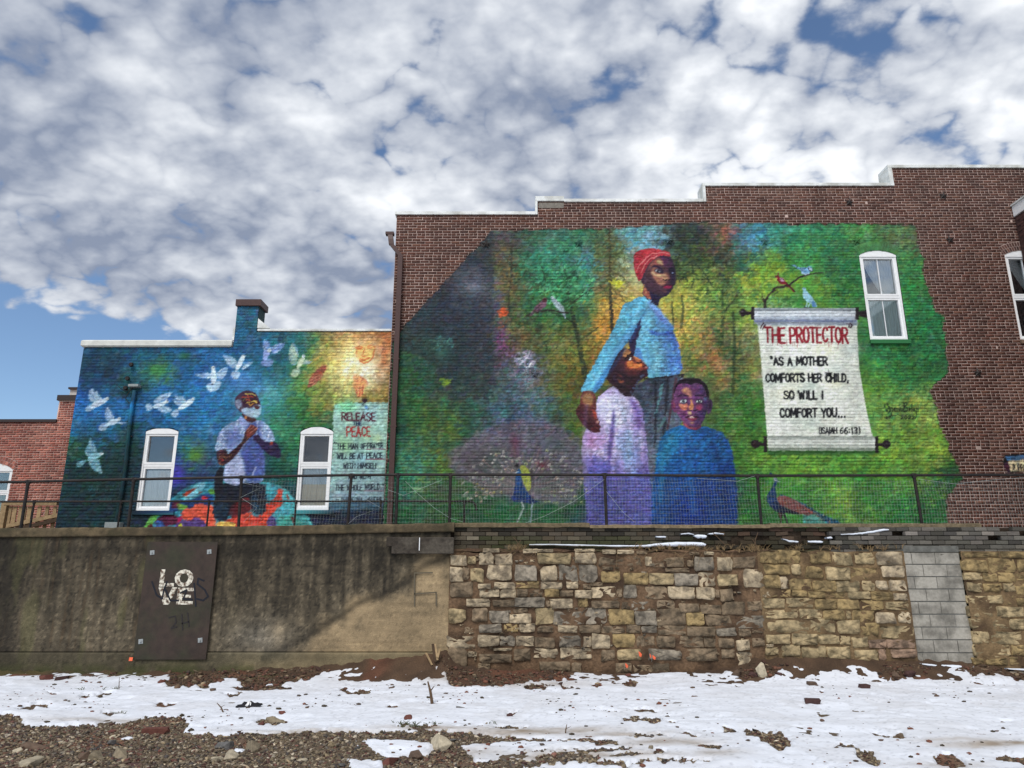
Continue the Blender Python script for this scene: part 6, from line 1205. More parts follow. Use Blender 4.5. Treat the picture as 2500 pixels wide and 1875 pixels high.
# ------------------------------------------------------------------ wing coming forward at the right edge
wing = tag(empty('building_wing'), 'dark brick wing with white eaves projecting at the right edge beside the arched window', 'building')
ze = UZ(530, DB); XWg = 12.20
wb = MB(); wb.box(XWg + .26, XWg + 6, 9.0, DB - .02, 2.1, ze - .02); wb.put('wall_core', mat('dark_brick_core', (62, 44, 42)), wing)
rg = np.random.default_rng(3); nb = 0; z = 2.2
WBV = MB()
while z < ze - .1:
    y = 9.05 + (.105 if int(z / .0727) % 2 else 0)
    while y < DB - .21:
        x = XWg + .25 + rg.normal(0, .003); WBV.box(x, x + .03, y, y + .2, z, z + .062); y += .212
    z += .0727
tag(WBV.put('brickwork', mat('dark_wing_brick', (70, 48, 45), noise_amt=.35, noise_scale=6), wing), kind='stuff')
fx = UX(2472, 520, DB); MB().box(fx, XWg + 6, 8.8, DB - .012, ze, ze + .28, .01).put('eaves_fascia', M_WHITE, wing)
MB().box(fx - .03, fx + .03, 8.8, DB - .012, ze + .282, ze + .32).put('gutter_lip', M_COPE, wing)
MB().box(fx + .03, XWg + 6, 8.8, DB - .012, ze + .283, ze + .30).put('roof', M_ROOF, wing)
# ------------------------------------------------------------------ terrace and ground sheets
M_SOIL = mat('terrace_soil', (92, 76, 58), rough=.95, noise_amt=.3, noise_scale=6)
tb = MB(); tb.box(-60, 60, 12.62, 90, -1, 2.20); tag(tb.put('terrace', M_SOIL), kind='structure')
DW = 12.1
# far ground beyond the lot
def far_mat():
    m = mat('patchy_snow_ground', (206, 212, 222), rough=.9, noise_amt=.1, noise_scale=3, col2=(104, 90, 74), scale2=.35); return m
V = []; 
go = MB().box(-220, 220, -220, 12.9, -1.2, -.09); tag(go.put('ground', far_mat()), kind='structure')

base_pts = [(-300, 1640), (0, 1640), (300, 1642), (560, 1640), (800, 1625), (950, 1606), (1090, 1592), (1112, 1622), (1250, 1640), (1500, 1645), (1750, 1640), (1850, 1612), (2000, 1606), (2130, 1612), (2250, 1616), (2400, 1624), (2500, 1645), (2800, 1645)]
bx = np.array([UX(a, b, DW) for a, b in base_pts]); bz = np.array([UZ(b, DW) for a, b in base_pts])
def bank(x, y):
    wz = np.interp(x, bx, bz); toe = np.clip((y - (DW - .95)) / .95, 0, 1.1)
    return np.maximum(wz, .0) * toe ** 1.6 + np.minimum(toe, 1) * .02
def soil_h(x, y):
    return bank(x, y) + (pn(x, y, .9, 3, 3) - .5) * .05 + (pn(x, y, .09, 4, 3) - .5) * .035 * (1 + np.clip((y - 11.2) * 2, 0, 1.6))
# where snow still lies (traced on the ground plane)
SX0, SY0, SW, SH = -400, 1600, 3300, 330
SM = np.zeros((SH, SW), np.float32)
def gmask(poly, val, noise_=3, seed=1, soft=2.0):
    global OX, OY, PW, PH, XX, YY
    sv = (OX, OY, PW, PH, XX, YY); OX, OY, PW, PH = SX0, SY0, SW, SH
    YY, XX = np.mgrid[0:SH, 0:SW].astype(np.float32); XX += SX0; YY += SY0
    sl, m = poly_mask(poly, soft, noise_, seed)
    OX, OY, PW, PH, XX, YY = sv
    if sl is None: return
    SM[sl] = SM[sl] * (1 - m) + val * m
gmask([(-400, 1636), (0, 1633), (45, 1643), (100, 1643), (199, 1648), (273, 1659), (348, 1650), (408, 1650), (428, 1672), (572, 1664), (597, 1678), (746, 1668), (845, 1650), (970, 1648), (1000, 1650), (1060, 1655), (1090, 1664), (1108, 1682), (1217, 1679), (1307, 1668), (1380, 1664), (1416, 1653), (1579, 1653), (1723, 1650), (1775, 1655), (1824, 1669), (1881, 1662), (1982, 1651), (1994, 1640), (2039, 1650), (2133, 1647), (2190, 1665), (2265, 1661), (2303, 1654), (2340, 1656), (2500, 1668), (2900, 1670),
       (2900, 1930), (1400, 1930), (1230, 1862), (1290, 1840), (1440, 1826), (1510, 1822), (1500, 1812), (1380, 1806), (1250, 1800), (1180, 1792), (1100, 1786), (994, 1788), (696, 1788), (547, 1795), (447, 1790), (462, 1767), (437, 1748), (348, 1753), (298, 1766), (164, 1771), (60, 1774), (47, 1752), (0, 1742), (-400, 1740)], 1, 5, 3)
for (x, y, rx, ry, rot, s) in [(1890, 1812, 38, 17, .35, 1), (1850, 1797, 30, 7, .3, 2), (1780, 1784, 14, 4, .3, 3), (1728, 1829, 26, 6, .1, 4), (2152, 1793, 18, 4, .2, 5), (2201, 1800, 20, 6, .3, 6), (2065, 1826, 26, 6, .1, 7), (2116, 1856, 32, 14, .6, 8), (2318, 1862, 32, 17, .2, 9), (2480, 1858, 46, 14, .2, 10), (1474, 1741, 34, 4, 0, 11), (1579, 1734, 34, 3.5, .05, 12), (1249, 1740, 15, 4, .1, 13),
        (1535, 1676, 14, 5, 0, 14), (1311, 1681, 26, 6, 0, 15), (1459, 1676, 12, 4, 0, 16), (1380, 1678, 16, 4, 0, 33), (234, 1698, 36, 4, -.1, 17), (403, 1721, 26, 4, 0, 18), (278, 1743, 26, 4, 0, 19), (572, 1696, 26, 4, -.1, 20), (865, 1689, 38, 5, 0, 21), (661, 1763, 34, 7, 0, 22), (1010, 1776, 44, 5, 0, 23), (80, 1727, 34, 4, -.15, 24), (1567, 1760, 42, 9, 0, 25), (1640, 1764, 12, 4, 0, 26), (1575, 1802, 60, 5, .02, 27), (1683, 1801, 20, 4, 0, 28), (1740, 1829, 22, 5, .1, 29),
        (1530, 1848, 34, 4, 0, 30), (1640, 1864, 90, 6, 0, 31), (1610, 1845, 20, 5, 0, 32), (470, 1672, 60, 8, 0, 34), (640, 1680, 60, 5, 0, 35), (1835, 1660, 20, 5, 0, 36), (1480, 1835, 60, 4, 0, 37), (1385, 1855, 70, 14, 0, 38), (1260, 1868, 60, 8, 0, 39), (1500, 1870, 60, 6, 0, 40), (2000, 1692, 10, 2, 0, 41), (120, 1693, 14, 2, 0, 42), (1240, 1777, 40, 3, 0, 43), (1178, 1773, 14, 3, 0, 44), (960, 1725, 10, 3, 0, 45), (2178, 1662, 30, 6, 0, 46)]:
    a = np.linspace(0, 6.28, 16, endpoint=False); gmask([(x + 1.15 * rx * cos(t) * cos(rot) - ry * sin(t) * sin(rot), y + rx * cos(t) * sin(rot) + ry * sin(t) * cos(rot)) for t in a], -.15, 7, s, 3)
for (p, v, s) in [([(895, 1815), (990, 1812), (1060, 1822), (1050, 1842), (1000, 1840), (960, 1850), (905, 1830)], 1, 50), ([(1120, 1822), (1260, 1811), (1440, 1815), (1470, 1828), (1300, 1834), (1270, 1845), (1240, 1858), (1160, 1862), (1150, 1845)], 1, 51), ([(567, 1828), (600, 1826), (598, 1838), (570, 1838)], 1, 52), ([(850, 1855), (935, 1856), (930, 1890), (855, 1890)], .9, 53), ([(965, 1832), (1020, 1838), (1000, 1848), (960, 1845)], .8, 54), ([(1330, 1806), (1450, 1800), (1500, 1793), (1560, 1796), (1480, 1806), (1400, 1809)], .8, 55), ([(1380, 1812), (1420, 1812), (1410, 1818), (1385, 1818)], .9, 56), ([(290, 1800), (330, 1798), (325, 1806), (292, 1806)], .7, 57)]:
    gmask(p, v, 3, s, 2)
def snow_m(x, y):
    px, py = INV(x, y, np.zeros_like(x)); inside = (py > SY0) & (py < SY0 + SH - 2) & (px > SX0) & (px < SX0 + SW - 2)
    a = np.clip(px - SX0, 0, SW - 1).astype(int); b = np.clip(py - SY0, 0, SH - 1).astype(int); return np.where(inside, SM[b, a], np.where(x > -1.5, 1., 0.) * (pn(x, y, 1.5, 77) > .4))
def snow_h(x, y):
    m = snow_m(x, y); n = pn(x, y, .10, 21, 3); n2 = pn(x, y, .35, 22, 2)
    m2 = m + (n - .5) * 1.05 + (n2 - .5) * .45
    thick = np.clip((m2 - .55) * .075, -.09, .020)
    return bank(x, y) * np.where(y > 11.0, .75, 1) + (pn(x, y, .9, 3, 3) - .5) * .05 + thick + (pn(x, y * 1.6, .5, 23, 2) - .5) * .05 + (pn(x, y * 1.4, .16, 24, 2) - .5) * .016 + .004
def sheet(name, x0, x1, y0, y1, s, hf, colf, m_, smooth):
    nx = int((x1 - x0) / s); ny = int((y1 - y0) / s); gx, gy = np.meshgrid(np.linspace(x0, x1, nx + 1), np.linspace(y0, y1, ny + 1)); X = gx.ravel(); Y = gy.ravel(); Z_ = hf(X, Y)
    ix = np.arange(X.size).reshape(ny + 1, nx + 1); q = np.stack([ix[:-1, :-1], ix[:-1, 1:], ix[1:, 1:], ix[1:, :-1]], -1).reshape(-1, 4)
    return put(name, nmesh(name, np.stack([X, Y, Z_], -1), q, m_, colf(X, Y, Z_) if colf else None, smooth))
def soil_col(X, Y, Z_):
    n = pn(X, Y, .25, 31, 3)[:, None]; red = sstep(pn(X, Y, .7, 32, 2), .55, .7)[:, None]
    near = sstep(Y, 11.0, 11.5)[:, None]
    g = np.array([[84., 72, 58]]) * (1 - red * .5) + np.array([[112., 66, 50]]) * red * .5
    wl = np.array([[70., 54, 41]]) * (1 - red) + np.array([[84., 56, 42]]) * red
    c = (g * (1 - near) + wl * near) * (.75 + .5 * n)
    moss = (sstep(pn(X, Y, .5, 33, 2), .55, .7) * sstep(Y, 11.3, 11.7) * sstep(-X, 3.0, 4.2))[:, None]
    return alb(c * (1 - moss * .6) + np.array([[60., 66, 34]]) * moss * .6)
M_DIRT = mat('gravelly_soil', attr=True, rough=.95, noise_amt=.35, noise_scale=60, bump=.6, bscale=45)
M_SNOW = mat('old_snow', (199, 205, 216), rough=.6, attr=True, noise_amt=.045, noise_scale=9, bump=.22, bscale=28, spec=.2)
def snow_col(X, Y, Z_):
    px, py = INV(X, Y, np.zeros_like(X)); d = np.zeros_like(X)
    for (cx, cy, rx, ry, a) in ((1300, 1790, 190, 9, .55), (1500, 1800, 120, 8, .4), (1620, 1822, 110, 10, .45), (1380, 1850, 150, 14, .55), (1560, 1850, 120, 10, .4), (1060, 1783, 120, 5, .5), (2440, 1822, 130, 7, .6), (2330, 1812, 120, 4, .25), (260, 1762, 160, 6, .3), (1150, 1840, 90, 14, .3), (1750, 1850, 70, 10, .3), (800, 1790, 200, 4, .4), (2330, 1875, 90, 8, .25), (1060, 1665, 60, 6, .4), (1000, 1655, 80, 5, .3), (1310, 1676, 120, 6, .25)):
        d = np.maximum(d, a * np.exp(-((px - cx) / rx) ** 2 - ((py - cy) / ry) ** 2))
    d = np.clip(d * (.5 + 1.3 * pn(X, Y, .12, 55, 3)) + .05 * (pn(X, Y, .6, 56, 2) > .55), 0, .8)[:, None]; sp = (pn(X, Y, .03, 57, 2) > .74)[:, None] * .10
    return alb((np.array([[203., 206, 213]]) * (1 - d) + np.array([[120., 104, 86]]) * d) * (1 - sp))
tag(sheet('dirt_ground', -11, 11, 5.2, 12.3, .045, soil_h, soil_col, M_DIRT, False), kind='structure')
tag(sheet('snow', -11, 11, 5.2, 11.98, .026, snow_h, snow_col, M_SNOW, True), kind='stuff')

# ------------------------------------------------------------------ pebbles and rubble
ICO = bmesh.new(); bmesh.ops.create_icosphere(ICO, subdivisions=1, radius=1); icoV = np.array([v.co[:] for v in ICO.verts]); icoF = np.array([[v.index for v in f.verts] for f in ICO.faces])
ICO2 = bmesh.new(); bmesh.ops.create_icosphere(ICO2, subdivisions=2, radius=1); ico2V = np.array([v.co[:] for v in ICO2.verts]); ico2F = np.array([[v.index for v in f.verts] for f in ICO2.faces])
PEB = np.array([(100, 88, 74), (86, 76, 65), (112, 100, 82), (74, 68, 62), (128, 116, 98), (86, 60, 52), (76, 54, 48), (104, 92, 74), (62, 57, 55), (118, 104, 82), (142, 132, 116), (88, 78, 62), (94, 82, 66), (80, 70, 58)], float)
def pebbles(name, n, area, smin, smax, seed, maskmax, pal, powr=2.6, prob=None, lift=.3):
    rg = np.random.default_rng(seed); x0, x1, y0, y1 = area; X = rg.uniform(x0, x1, n); Y = y0 + (y1 - y0) * rg.random(n) ** 1.15
    keep = snow_m(X, Y) < maskmax
    vis = np.abs(X) < Y * .78 + .4; keep &= vis
    if prob is not None: keep &= rg.random(n) < prob(X, Y)
    X, Y = X[keep], Y[keep]; n = len(X); S = smin + (smax - smin) * rg.random(n) ** powr; Zs = soil_h(X, Y)
    a = rg.uniform(0, 6.28, n); tilt = rg.normal(0, .3, (n, 2)); sc = np.stack([S * rg.uniform(.8, 1.5, n), S * rg.uniform(.6, 1, n), S * rg.uniform(.35, .75, n)], -1)
    base = icoV; k = len(base); V = base[None] * (1 + rg.normal(0, .16, (n, k, 1)))
    V = np.clip(V, -.82, .82) * sc[:, None] * 1.1
    V[:, :, 2] += V[:, :, 0] * tilt[:, :1] + V[:, :, 1] * tilt[:, 1:]
    ca, sa = np.cos(a)[:, None], np.sin(a)[:, None]; x_ = V[:, :, 0] * ca - V[:, :, 1] * sa; y_ = V[:, :, 0] * sa + V[:, :, 1] * ca
    V = np.stack([x_ + X[:, None], y_ + Y[:, None], V[:, :, 2] + (Zs + sc[:, 2] * lift)[:, None]], -1).reshape(-1, 3)
    C = np.repeat(alb(pal[rg.integers(len(pal), size=n)] * (1 + rg.normal(0, .16, (n, 1)))), k, 0)
    F = (icoF[None] + (np.arange(n) * k)[:, None, None]).reshape(-1, 3)
    o = put(name, nmesh(name, V, F, M_PEB, C)); tag(o, kind='stuff'); return n
PEB_D = np.array([(84, 68, 54), (70, 56, 46), (98, 82, 64), (62, 52, 44), (92, 62, 50), (110, 96, 78)], float)
M_PEB = mat('gravel_stone', attr=True, rough=.85, noise_amt=.22, noise_scale=70)
n1 = pebbles('gravel', 105000, (-8.5, 3.5, 5.9, 9.0), .005, .024, 1, .5, PEB, 3.4)
n2 = pebbles('gravel', 110000, (-9.5, 9.5, 6.0, 11.9), .006, .020, 2, .40, PEB_D, 2.6, lambda X, Y: np.where((Y < 8.7) & (X < 1.2), .0, 1.))
n3 = pebbles('brick_rubble', 5200, (-9.5, 9.5, 10.9, 12.0), .012, .05, 3, .6, np.array([(84, 58, 46), (92, 60, 48), (72, 50, 42), (104, 90, 72), (64, 52, 44), (80, 64, 50)], float), powr=3)
# speckle of grit and twigs lying on the snow
def grit():
    rg = np.random.default_rng(9); n = 2600; X = rg.uniform(-9, 9, n); Y = rg.uniform(6.2, 11.8, n); cl = pn(X, Y, .9, 50, 2); keep = (cl > .52) & (snow_m(X, Y) > .6) & (rg.random(n) < np.where(X < 1.0, 1, .4)); X, Y = X[keep], Y[keep]; n = len(X)
    S = .006 + .022 * rg.random(n) ** 3; Zs = snow_h(X, Y); k = len(icoV); V = icoV[None] * (1 + rg.normal(0, .2, (n, k, 1))) * np.stack([S * 1.3, S, S * .6], -1)[:, None]
    V = V + np.stack([X, Y, Zs + S * .2], -1)[:, None]; F = (icoF[None] + (np.arange(n) * k)[:, None, None]).reshape(-1, 3)
    C = np.repeat(alb(np.array([(84, 66, 54), (70, 60, 52), (104, 66, 52), (60, 52, 40)], float)[rg.integers(4, size=n)]), k, 0); tag(put('grit', nmesh('grit', V.reshape(-1, 3), F, M_PEB, C)), kind='stuff')
grit()
rg = np.random.default_rng(77)
STM = {k: mat('rock_' + k, c, rough=.88, noise_amt=.3, noise_scale=26, bump=.35, bscale=50, objvar=.22) for k, c in dict(limestone=(116, 105, 87), grey=(92, 90, 88), brown=(86, 70, 58), brick=(92, 56, 48), darkbrick=(66, 46, 43), pale=(160, 149, 128)).items()}
def rock_mesh(name, m_, seed, flat=.6, npt=17):
    """angular fragment: hull of scattered points, lightly bevelled"""
    r = np.random.default_rng(seed); P = r.normal(0, 1, (npt, 3)); P /= np.linalg.norm(P, axis=1)[:, None] + 1e-6; P *= r.uniform(.72, 1.0, (npt, 1)); P = np.clip(P, -.74, .74) / .74 * np.array([1, r.uniform(.6, .9), flat])
    bm = bmesh.new(); [bm.verts.new(p * .5) for p in P]; h = bmesh.ops.convex_hull(bm, input=bm.verts); bmesh.ops.delete(bm, geom=[v for v in bm.verts if not v.link_faces], context='VERTS')
    bmesh.ops.bevel(bm, geom=list(bm.edges), offset=.018, segments=1, affect='EDGES'); zm = min(v.co.z for v in bm.verts)
    for v in bm.verts: v.co.z -= zm * .7
    me = bpy.data.meshes.new(name); bm.to_mesh(me); bm.free(); me.materials.append(m_); return me
RM = {}
for k in STM: RM[k] = [rock_mesh('rubble_stone', STM[k], 10 + i + 7 * j, (.45, .6, .8)[i % 3]) for j, _ in enumerate([k]) for i in range(4)]
def brickbat(m_, seed, L=.2):
    r = np.random.default_rng(seed); mb = MB().box(-L / 2, L / 2, -.05, .05, 0, .058, .006); mb.v = [(x + r.normal(0, .004) + (r.normal(0, .012) if x > 0 else 0), y + r.normal(0, .004), z + r.normal(0, .003)) for x, y, z in mb.v]; return mb.mesh('brickbat', m_)
cnt = 0
kinds = ['limestone', 'grey', 'brown', 'brick', 'limestone', 'brown', 'pale', 'darkbrick']
KN = dict(limestone='tan limestone', grey='grey stone', brown='brown stone', brick='red brick', pale='pale stone', darkbrick='dark brick')
seen = set()
while cnt < 170:
    px = rg.uniform(0, 1350); py = 1758 + 117 * rg.random(); x, y, _ = G(px, py)
    k = kinds[rg.integers(len(kinds))]; u_ = rg.random(); s = .03 + .055 * u_ ** 2.4
    if snow_m(np.array([x]), np.array([y]))[0] > .5: continue
    sz = 'small' if s < .042 else 'middling' if s < .062 else 'large'; xz = int(px // 135); yz = 0 if py < 1800 else 1 if py < 1838 else 2
    place = ('at the far left', 'left of the brown wedge stone', 'left of the rounded tan stones', 'by the rounded tan stones', 'right of the rounded tan stones', 'left of the grey tan lump', 'right of the grey tan lump', 'left of the cream chunk', 'right of the cream chunk', 'right of the foreground snow patch')[min(xz, 9)]
    lb = '%s %s chip in the %s gravel %s' % (sz, KN[k], ('farther', 'middle', 'nearest')[yz], place)
    cnt += 1
    o = put('rubble_stone', RM[k][rg.integers(4)], None, (x, y, float(soil_h(np.array([x]), np.array([y]))[0]) - s * .05), (rg.normal(0, .2), rg.normal(0, .2), rg.uniform(0, 6.28)))
    o.scale = (s * rg.uniform(.9, 1.5), s, s * rg.uniform(.7, 1)); tag(o, lb, 'stone', 'loose stones in the foreground gravel')
# stones and bricks that stand out singly
def hgt(x, y): a = np.array([x]); b = np.array([y]); return float(max(soil_h(a, b)[0], snow_h(a, b)[0]))
def single(px, py, k, size, label, cat='stone', name='stone', bat=False, rot=None, sc=(1, 1, 1), tilt=0., sink=.15):
    x, y, _ = G(px, py); y -= .0; z = hgt(x, y)
    if py < 1660: x, y = UX(px, py, 11.6), 11.6; z = hgt(x, y)
    me = brickbat(STM[k], int(px), size) if bat else rock_mesh(name, STM[k], int(px + py), .62, 13); o = put(name, me, None, (x, y, z - (.01 if bat else size * sink)), (tilt, tilt * .5, rot if rot is not None else (px * .37) % 6.28))
    if not bat: o.scale = (size * sc[0], size * sc[1], size * sc[2])
    tag(o, label, cat); return o
single(1982, 1676, 'brown', .11, 'pale brown half brick alone on the snow, nearest below the tan stone wall', 'brick', 'brickbat', True, .1)
single(2110, 1685, 'darkbrick', .12, 'dark red half brick alone on the snow right of the pale brown one', 'brick', 'brickbat', True, .05)
single(1985, 1724, 'darkbrick', .18, 'long dark brick lying farthest forward on the clean snow', 'brick', 'brickbat', True, -.25)
single(1798, 1662, 'brown', .20, 'large dark brown lump at the foot of the leaning slab'); single(1840, 1664, 'darkbrick', .15, 'dark flat lump just left of the leaning slab'); single(1900, 1648, 'darkbrick', .12, 'reddish round lump right of the leaning slab')
single(2225, 1655, 'darkbrick', .24, 'cluster sized red brown lump below the concrete block column'); single(2185, 1652, 'brown', .16, 'brown lump left of the red brown lump below the block column'); single(1535, 1660, 'brick', .10, 'small red brick piece on the snow below the orange flags')
single(148, 1652, 'darkbrick', .24, 'big dark red lump in the snow below the concrete wall on the left'); single(112, 1658, 'brick', .2, 'red brown lump left of the big dark one by the concrete wall')
single(393, 1673, 'brick', .12, 'orange red brick lump on the snow edge below the steel plate'); single(497, 1674, 'grey', .12, 'dark grey stone on the snow right of the steel plate')
single(1075, 1824, 'pale', .27, 'biggest cream coloured limestone chunk by the snow patch in the foreground', sc=(1.1, .8, 1), sink=.05)
single(1013, 1848, 'brown', .17, 'brown block in the foreground right of the red brick half'); single(955, 1862, 'brick', .2, 'red brick half standing in the foreground snow patch'); single(945, 1846, 'grey', .19, 'flat grey stone behind the red brick half', sc=(1.2, .8, .5))
single(997, 1764, 'brick', .11, 'orange brown stone among green weeds at the snow edge'); single(1245, 1754, 'darkbrick', .10, 'small dark stone alone in the middle of the snow'); single(1120, 1737, 'grey', .13, 'flat grey stone in the snow right of the upright stick', sc=(1.2, .8, .5))
single(72, 1868, 'pale', .26, 'cream boulder at the bottom left corner', sc=(1.4, .8, .7)); single(295, 1850, 'limestone', .2, 'rounded tan stone in the left gravel, upper of two'); single(236, 1858, 'limestone', .19, 'rounded tan stone in the left gravel, lower of two')
single(85, 1828, 'brown', .24, 'brown wedge shaped stone in the left gravel', sc=(1.1, .8, .8)); single(565, 1850, 'pale', .2, 'square pale stone in the gravel below the small snow spot'); single(615, 1830, 'limestone', .24, 'rough grey tan lump beside the small snow spot'); single(550, 1824, 'grey', .18, 'dark grey lump in the middle of the gravel')
single(205, 1862, 'brown', .3, 'tall brown slab standing in the gravel at the bottom left', sc=(.4, .3, 1)); single(330, 1868, 'darkbrick', .26, 'dark slab in the gravel at the bottom', sc=(1.3, .7, .5)); single(462, 1750, 'grey', .24, 'thin grey slate lying on the snow edge', sc=(1.2, .6, .2)); single(670, 1762, 'limestone', .2, 'largest tan rock at the snow edge left of the weeds', sc=(1.2, .8, .9))
single(640, 1770, 'brick', .12, 'red brick lump left of the large tan rock at the snow edge'); single(380, 1788, 'brick', .26, 'long red brown brick in the rubble below the snow', 'brick', 'brickbat', True, .05); single(520, 1690, 'brown', .12, 'brown stone on the snow below the dark wall stain'); single(687, 1746, 'brick', .11, 'red triangular stone on the snow')
single(2147, 1796, 'limestone', .07, 'small tan pebble in the bare strip at the lower right'); single(1590, 1837, 'limestone', .07, 'small tan stone on dirty snow in the lower middle')
o = single(1862, 1655, 'pale', .30, 'pale leaning stone slab at the joint between the two stone walls', sc=(.55, .35, 1.6), rot=.2); o.rotation_euler = (0, -.22, .1)
# ------------------------------------------------------------------ sticks, weeds, litter
M_TWIG = mat('dry_twig', (84, 66, 50), rough=.9); M_GRASS = mat('dry_weed', (120, 100, 72), rough=.95, noise_amt=.3)
def stick(px, py, h, lean, label, r=.02):
    x, y, _ = G(px, py); z = hgt(x, y); mb = MB().tube([(0, 0, -.03), (lean * .4, 0, h * .5), (lean, .02, h)], [r, r * .8, r * .4], 7); mb.tube([(lean * .5, 0, h * .55), (lean * .5 + .05, 0, h * .8)], [r * .5, r * .2], 5)
    tag(mb.put('stick', M_TWIG, None, (x, y, z)), label, 'stick')
stick(1056, 1722, .26, -.07, 'short broken stick standing upright in the snow', .022); stick(548, 1741, .10, -.11, 'small bent twig poking out of the snow on the left', .010)
stick(290, 1690, .16, -.03, 'thin dry stem at the snow edge near the steel plate', .006); stick(1380, 1795, .08, .02, 'tiny dark twig in the dirty snow strip', .008)
mb = MB(); rgw = random.Random(5)
def tuft(x, y, z, n, h, spread, mbx, rr=.0035):
    for _ in range(n):
        a = rgw.uniform(0, 6.28); L = h * rgw.uniform(.4, 1); s = rgw.uniform(.2, 1) * spread; mbx.tube([(x, y, z), (x + cos(a) * s * .4, y + sin(a) * s * .2, z + L * .6), (x + cos(a) * s, y + sin(a) * s * .4, z + L * rgw.uniform(.5, 1))], [rr, rr * .8, rr * .4], 3, False)
for px, py, n in [(985, 1772, 30), (1040, 1774, 24), (1010, 1776, 20), (270, 1690, 12), (200, 1690, 8), (300, 1745, 10), (1200, 1770, 8)]:
    x, y, _ = G(px, py); 
    for _ in range(3): tuft(x + rgw.uniform(-.12, .12), y + rgw.uniform(-.04, .04), hgt(x, y) - .01, n // 3, .07, .10, mb, .004)
tag(mb.put('weeds', mat('green_brown_weed', (74, 78, 50), rough=.95)), kind='stuff')
fx_, fy_, _ = G(608, 1730)
g = tag(empty('litter_cloth', (fx_, fy_, hgt(fx_, fy_))), 'black and white scrap of cloth lying on the snow in the left half', 'litter')
V = []; 
for j in range(7):
    for i in range(12): u_, v_ = i / 11 - .5, j / 6 - .5; V.append((u_ * .30, v_ * .12, .05 * (1 - (2 * u_) ** 2) * (1 - (2 * v_) ** 2) + .012 * sin(u_ * 23) + .01 * cos(v_ * 17) + (.03 * max(0, u_ - .3) * 5)))
F = [(j * 12 + i, j * 12 + i + 1, (j + 1) * 12 + i + 1, (j + 1) * 12 + i) for j in range(6) for i in range(11)]
put('cloth', nmesh('cloth', V, [np.array(F)], mat('black_cloth', (26, 26, 30), rough=.8), smooth=True), g); put('white_patch', nmesh('white_patch', [(x * .22, y * .4 - .025, z + .012) for x, y, z in V], [np.array(F)], M_WHITE, smooth=True), g)
# ------------------------------------------------------------------ concrete retaining wall (left)
def conc_col(px, py, V, kind):
    x, z = V[:, 0], V[:, 2]
    n1 = pn(x, z, .35, 61, 4); n2 = pn(x * 1.0, z * .08, .06, 62, 3); n3 = pn(x, z, .05, 63, 3); n4 = pn(x, z * .25, .22, 64, 3)
    d = ((px - 640) * 255 + (py - 1600) * 460) / 526          # signed distance to the diagonal tide line
    dn = d + (n1 - .5) * 130 + (n4 - .5) * 60
    stain = 1 - sstep(dn, -45, 45)
    left = sstep(-px, -900, -100)
    c_clean = np.array([134., 116, 89]); c_mid = np.array([88., 79, 64]); c_dark = np.array([46., 41, 33])
    n5 = pn(x, z * .3, .09, 69, 4); up = sstep(-py, -1560, -1320)
    streak = np.clip(.9 * sstep(n2 * .32 + n5 * .25 + n4 * .25 + n1 * .18, .36, .64) + left * .15 + (up - .5) * .45, 0, 1) * stain
    c = c_clean[None] * (1 - stain[:, None]) + c_mid[None] * stain[:, None]
    low = sstep(py, 1480, 1620)[:, None] * stain[:, None] * .5
    c = c * (1 - streak[:, None] * (1 - low)) + c_dark[None] * streak[:, None] * (1 - low)
    farl = sstep(-px, -70, -10)[:, None] * .75; c = c * (1 - farl) + np.array([[34., 30, 25]]) * farl
    # tide mark, boards, cracks
    band = np.exp(-((d - 8 + (n1 - .5) * 20) / 9) ** 2)[:, None] * .35 * (px > 640)[:, None]; c = c * (1 - band)
    grey = np.exp(-(((px - 640) / 90) ** 2 + ((py - 1560) / 50) ** 2))[:, None] * .5; c = c * (1 - grey) + np.array([[112., 108, 100]]) * grey
    pit = pn(x, z, .028, 70, 2)[:, None]; q_ = (.35 + .65 * stain)[:, None]; c = c * (1 + (n3[:, None] - .5) * .5 * q_) * (1 + (n1[:, None] - .5) * .35) * (1 - .35 * q_ * sstep(pit, .66, .8)) * (1 + .30 * q_ * sstep(-pit, -.32, -.2)); bl = pn(x * .12, z, .05, 75, 2)[:, None]; c = c * (1 + (bl - .5) * .22)
    c = c * (1 - .22 * np.exp(-(((py - 1345 - 0) / 12) ** 2))[:, None] * (px < 1000)[:, None])
    olive = (sstep(pn(x, z * .3, .3, 66), .58, .7) * sstep(-px, -620, -380) * .35)[:, None]; c = c * (1 - olive) + np.array([[84., 84, 50]]) * olive
    rust = (sstep(n2, .6, .75) * (px < 400) * .25)[:, None]; c = c * (1 - rust) + np.array([[104., 80, 56]]) * rust
    if kind == 'cap':
        c = np.array([[74., 64, 48]]) * (.62 + .8 * n1[:, None]) * (1 + (n3[:, None] - .5) * .5); mo = (sstep(pn(x, z, .18, 67), .5, .7) * .5)[:, None]; c = c * (1 - mo) + np.array([[44., 42, 28]]) * mo
    if kind == 'foot': c = c * .55 + np.array([[92., 86, 64]]) * .45 * (1 - .35 * sstep(-px, -700, -200))[:, None] * (1 + (n1[:, None] - .5) * .4); mo = (sstep(py, 1612, 1640) * sstep(pn(x, z, .3, 68), .35, .6) * .6 * (px < 620))[:, None]; c = c * (1 - mo) + np.array([[62., 66, 36]]) * mo
    return alb(c)
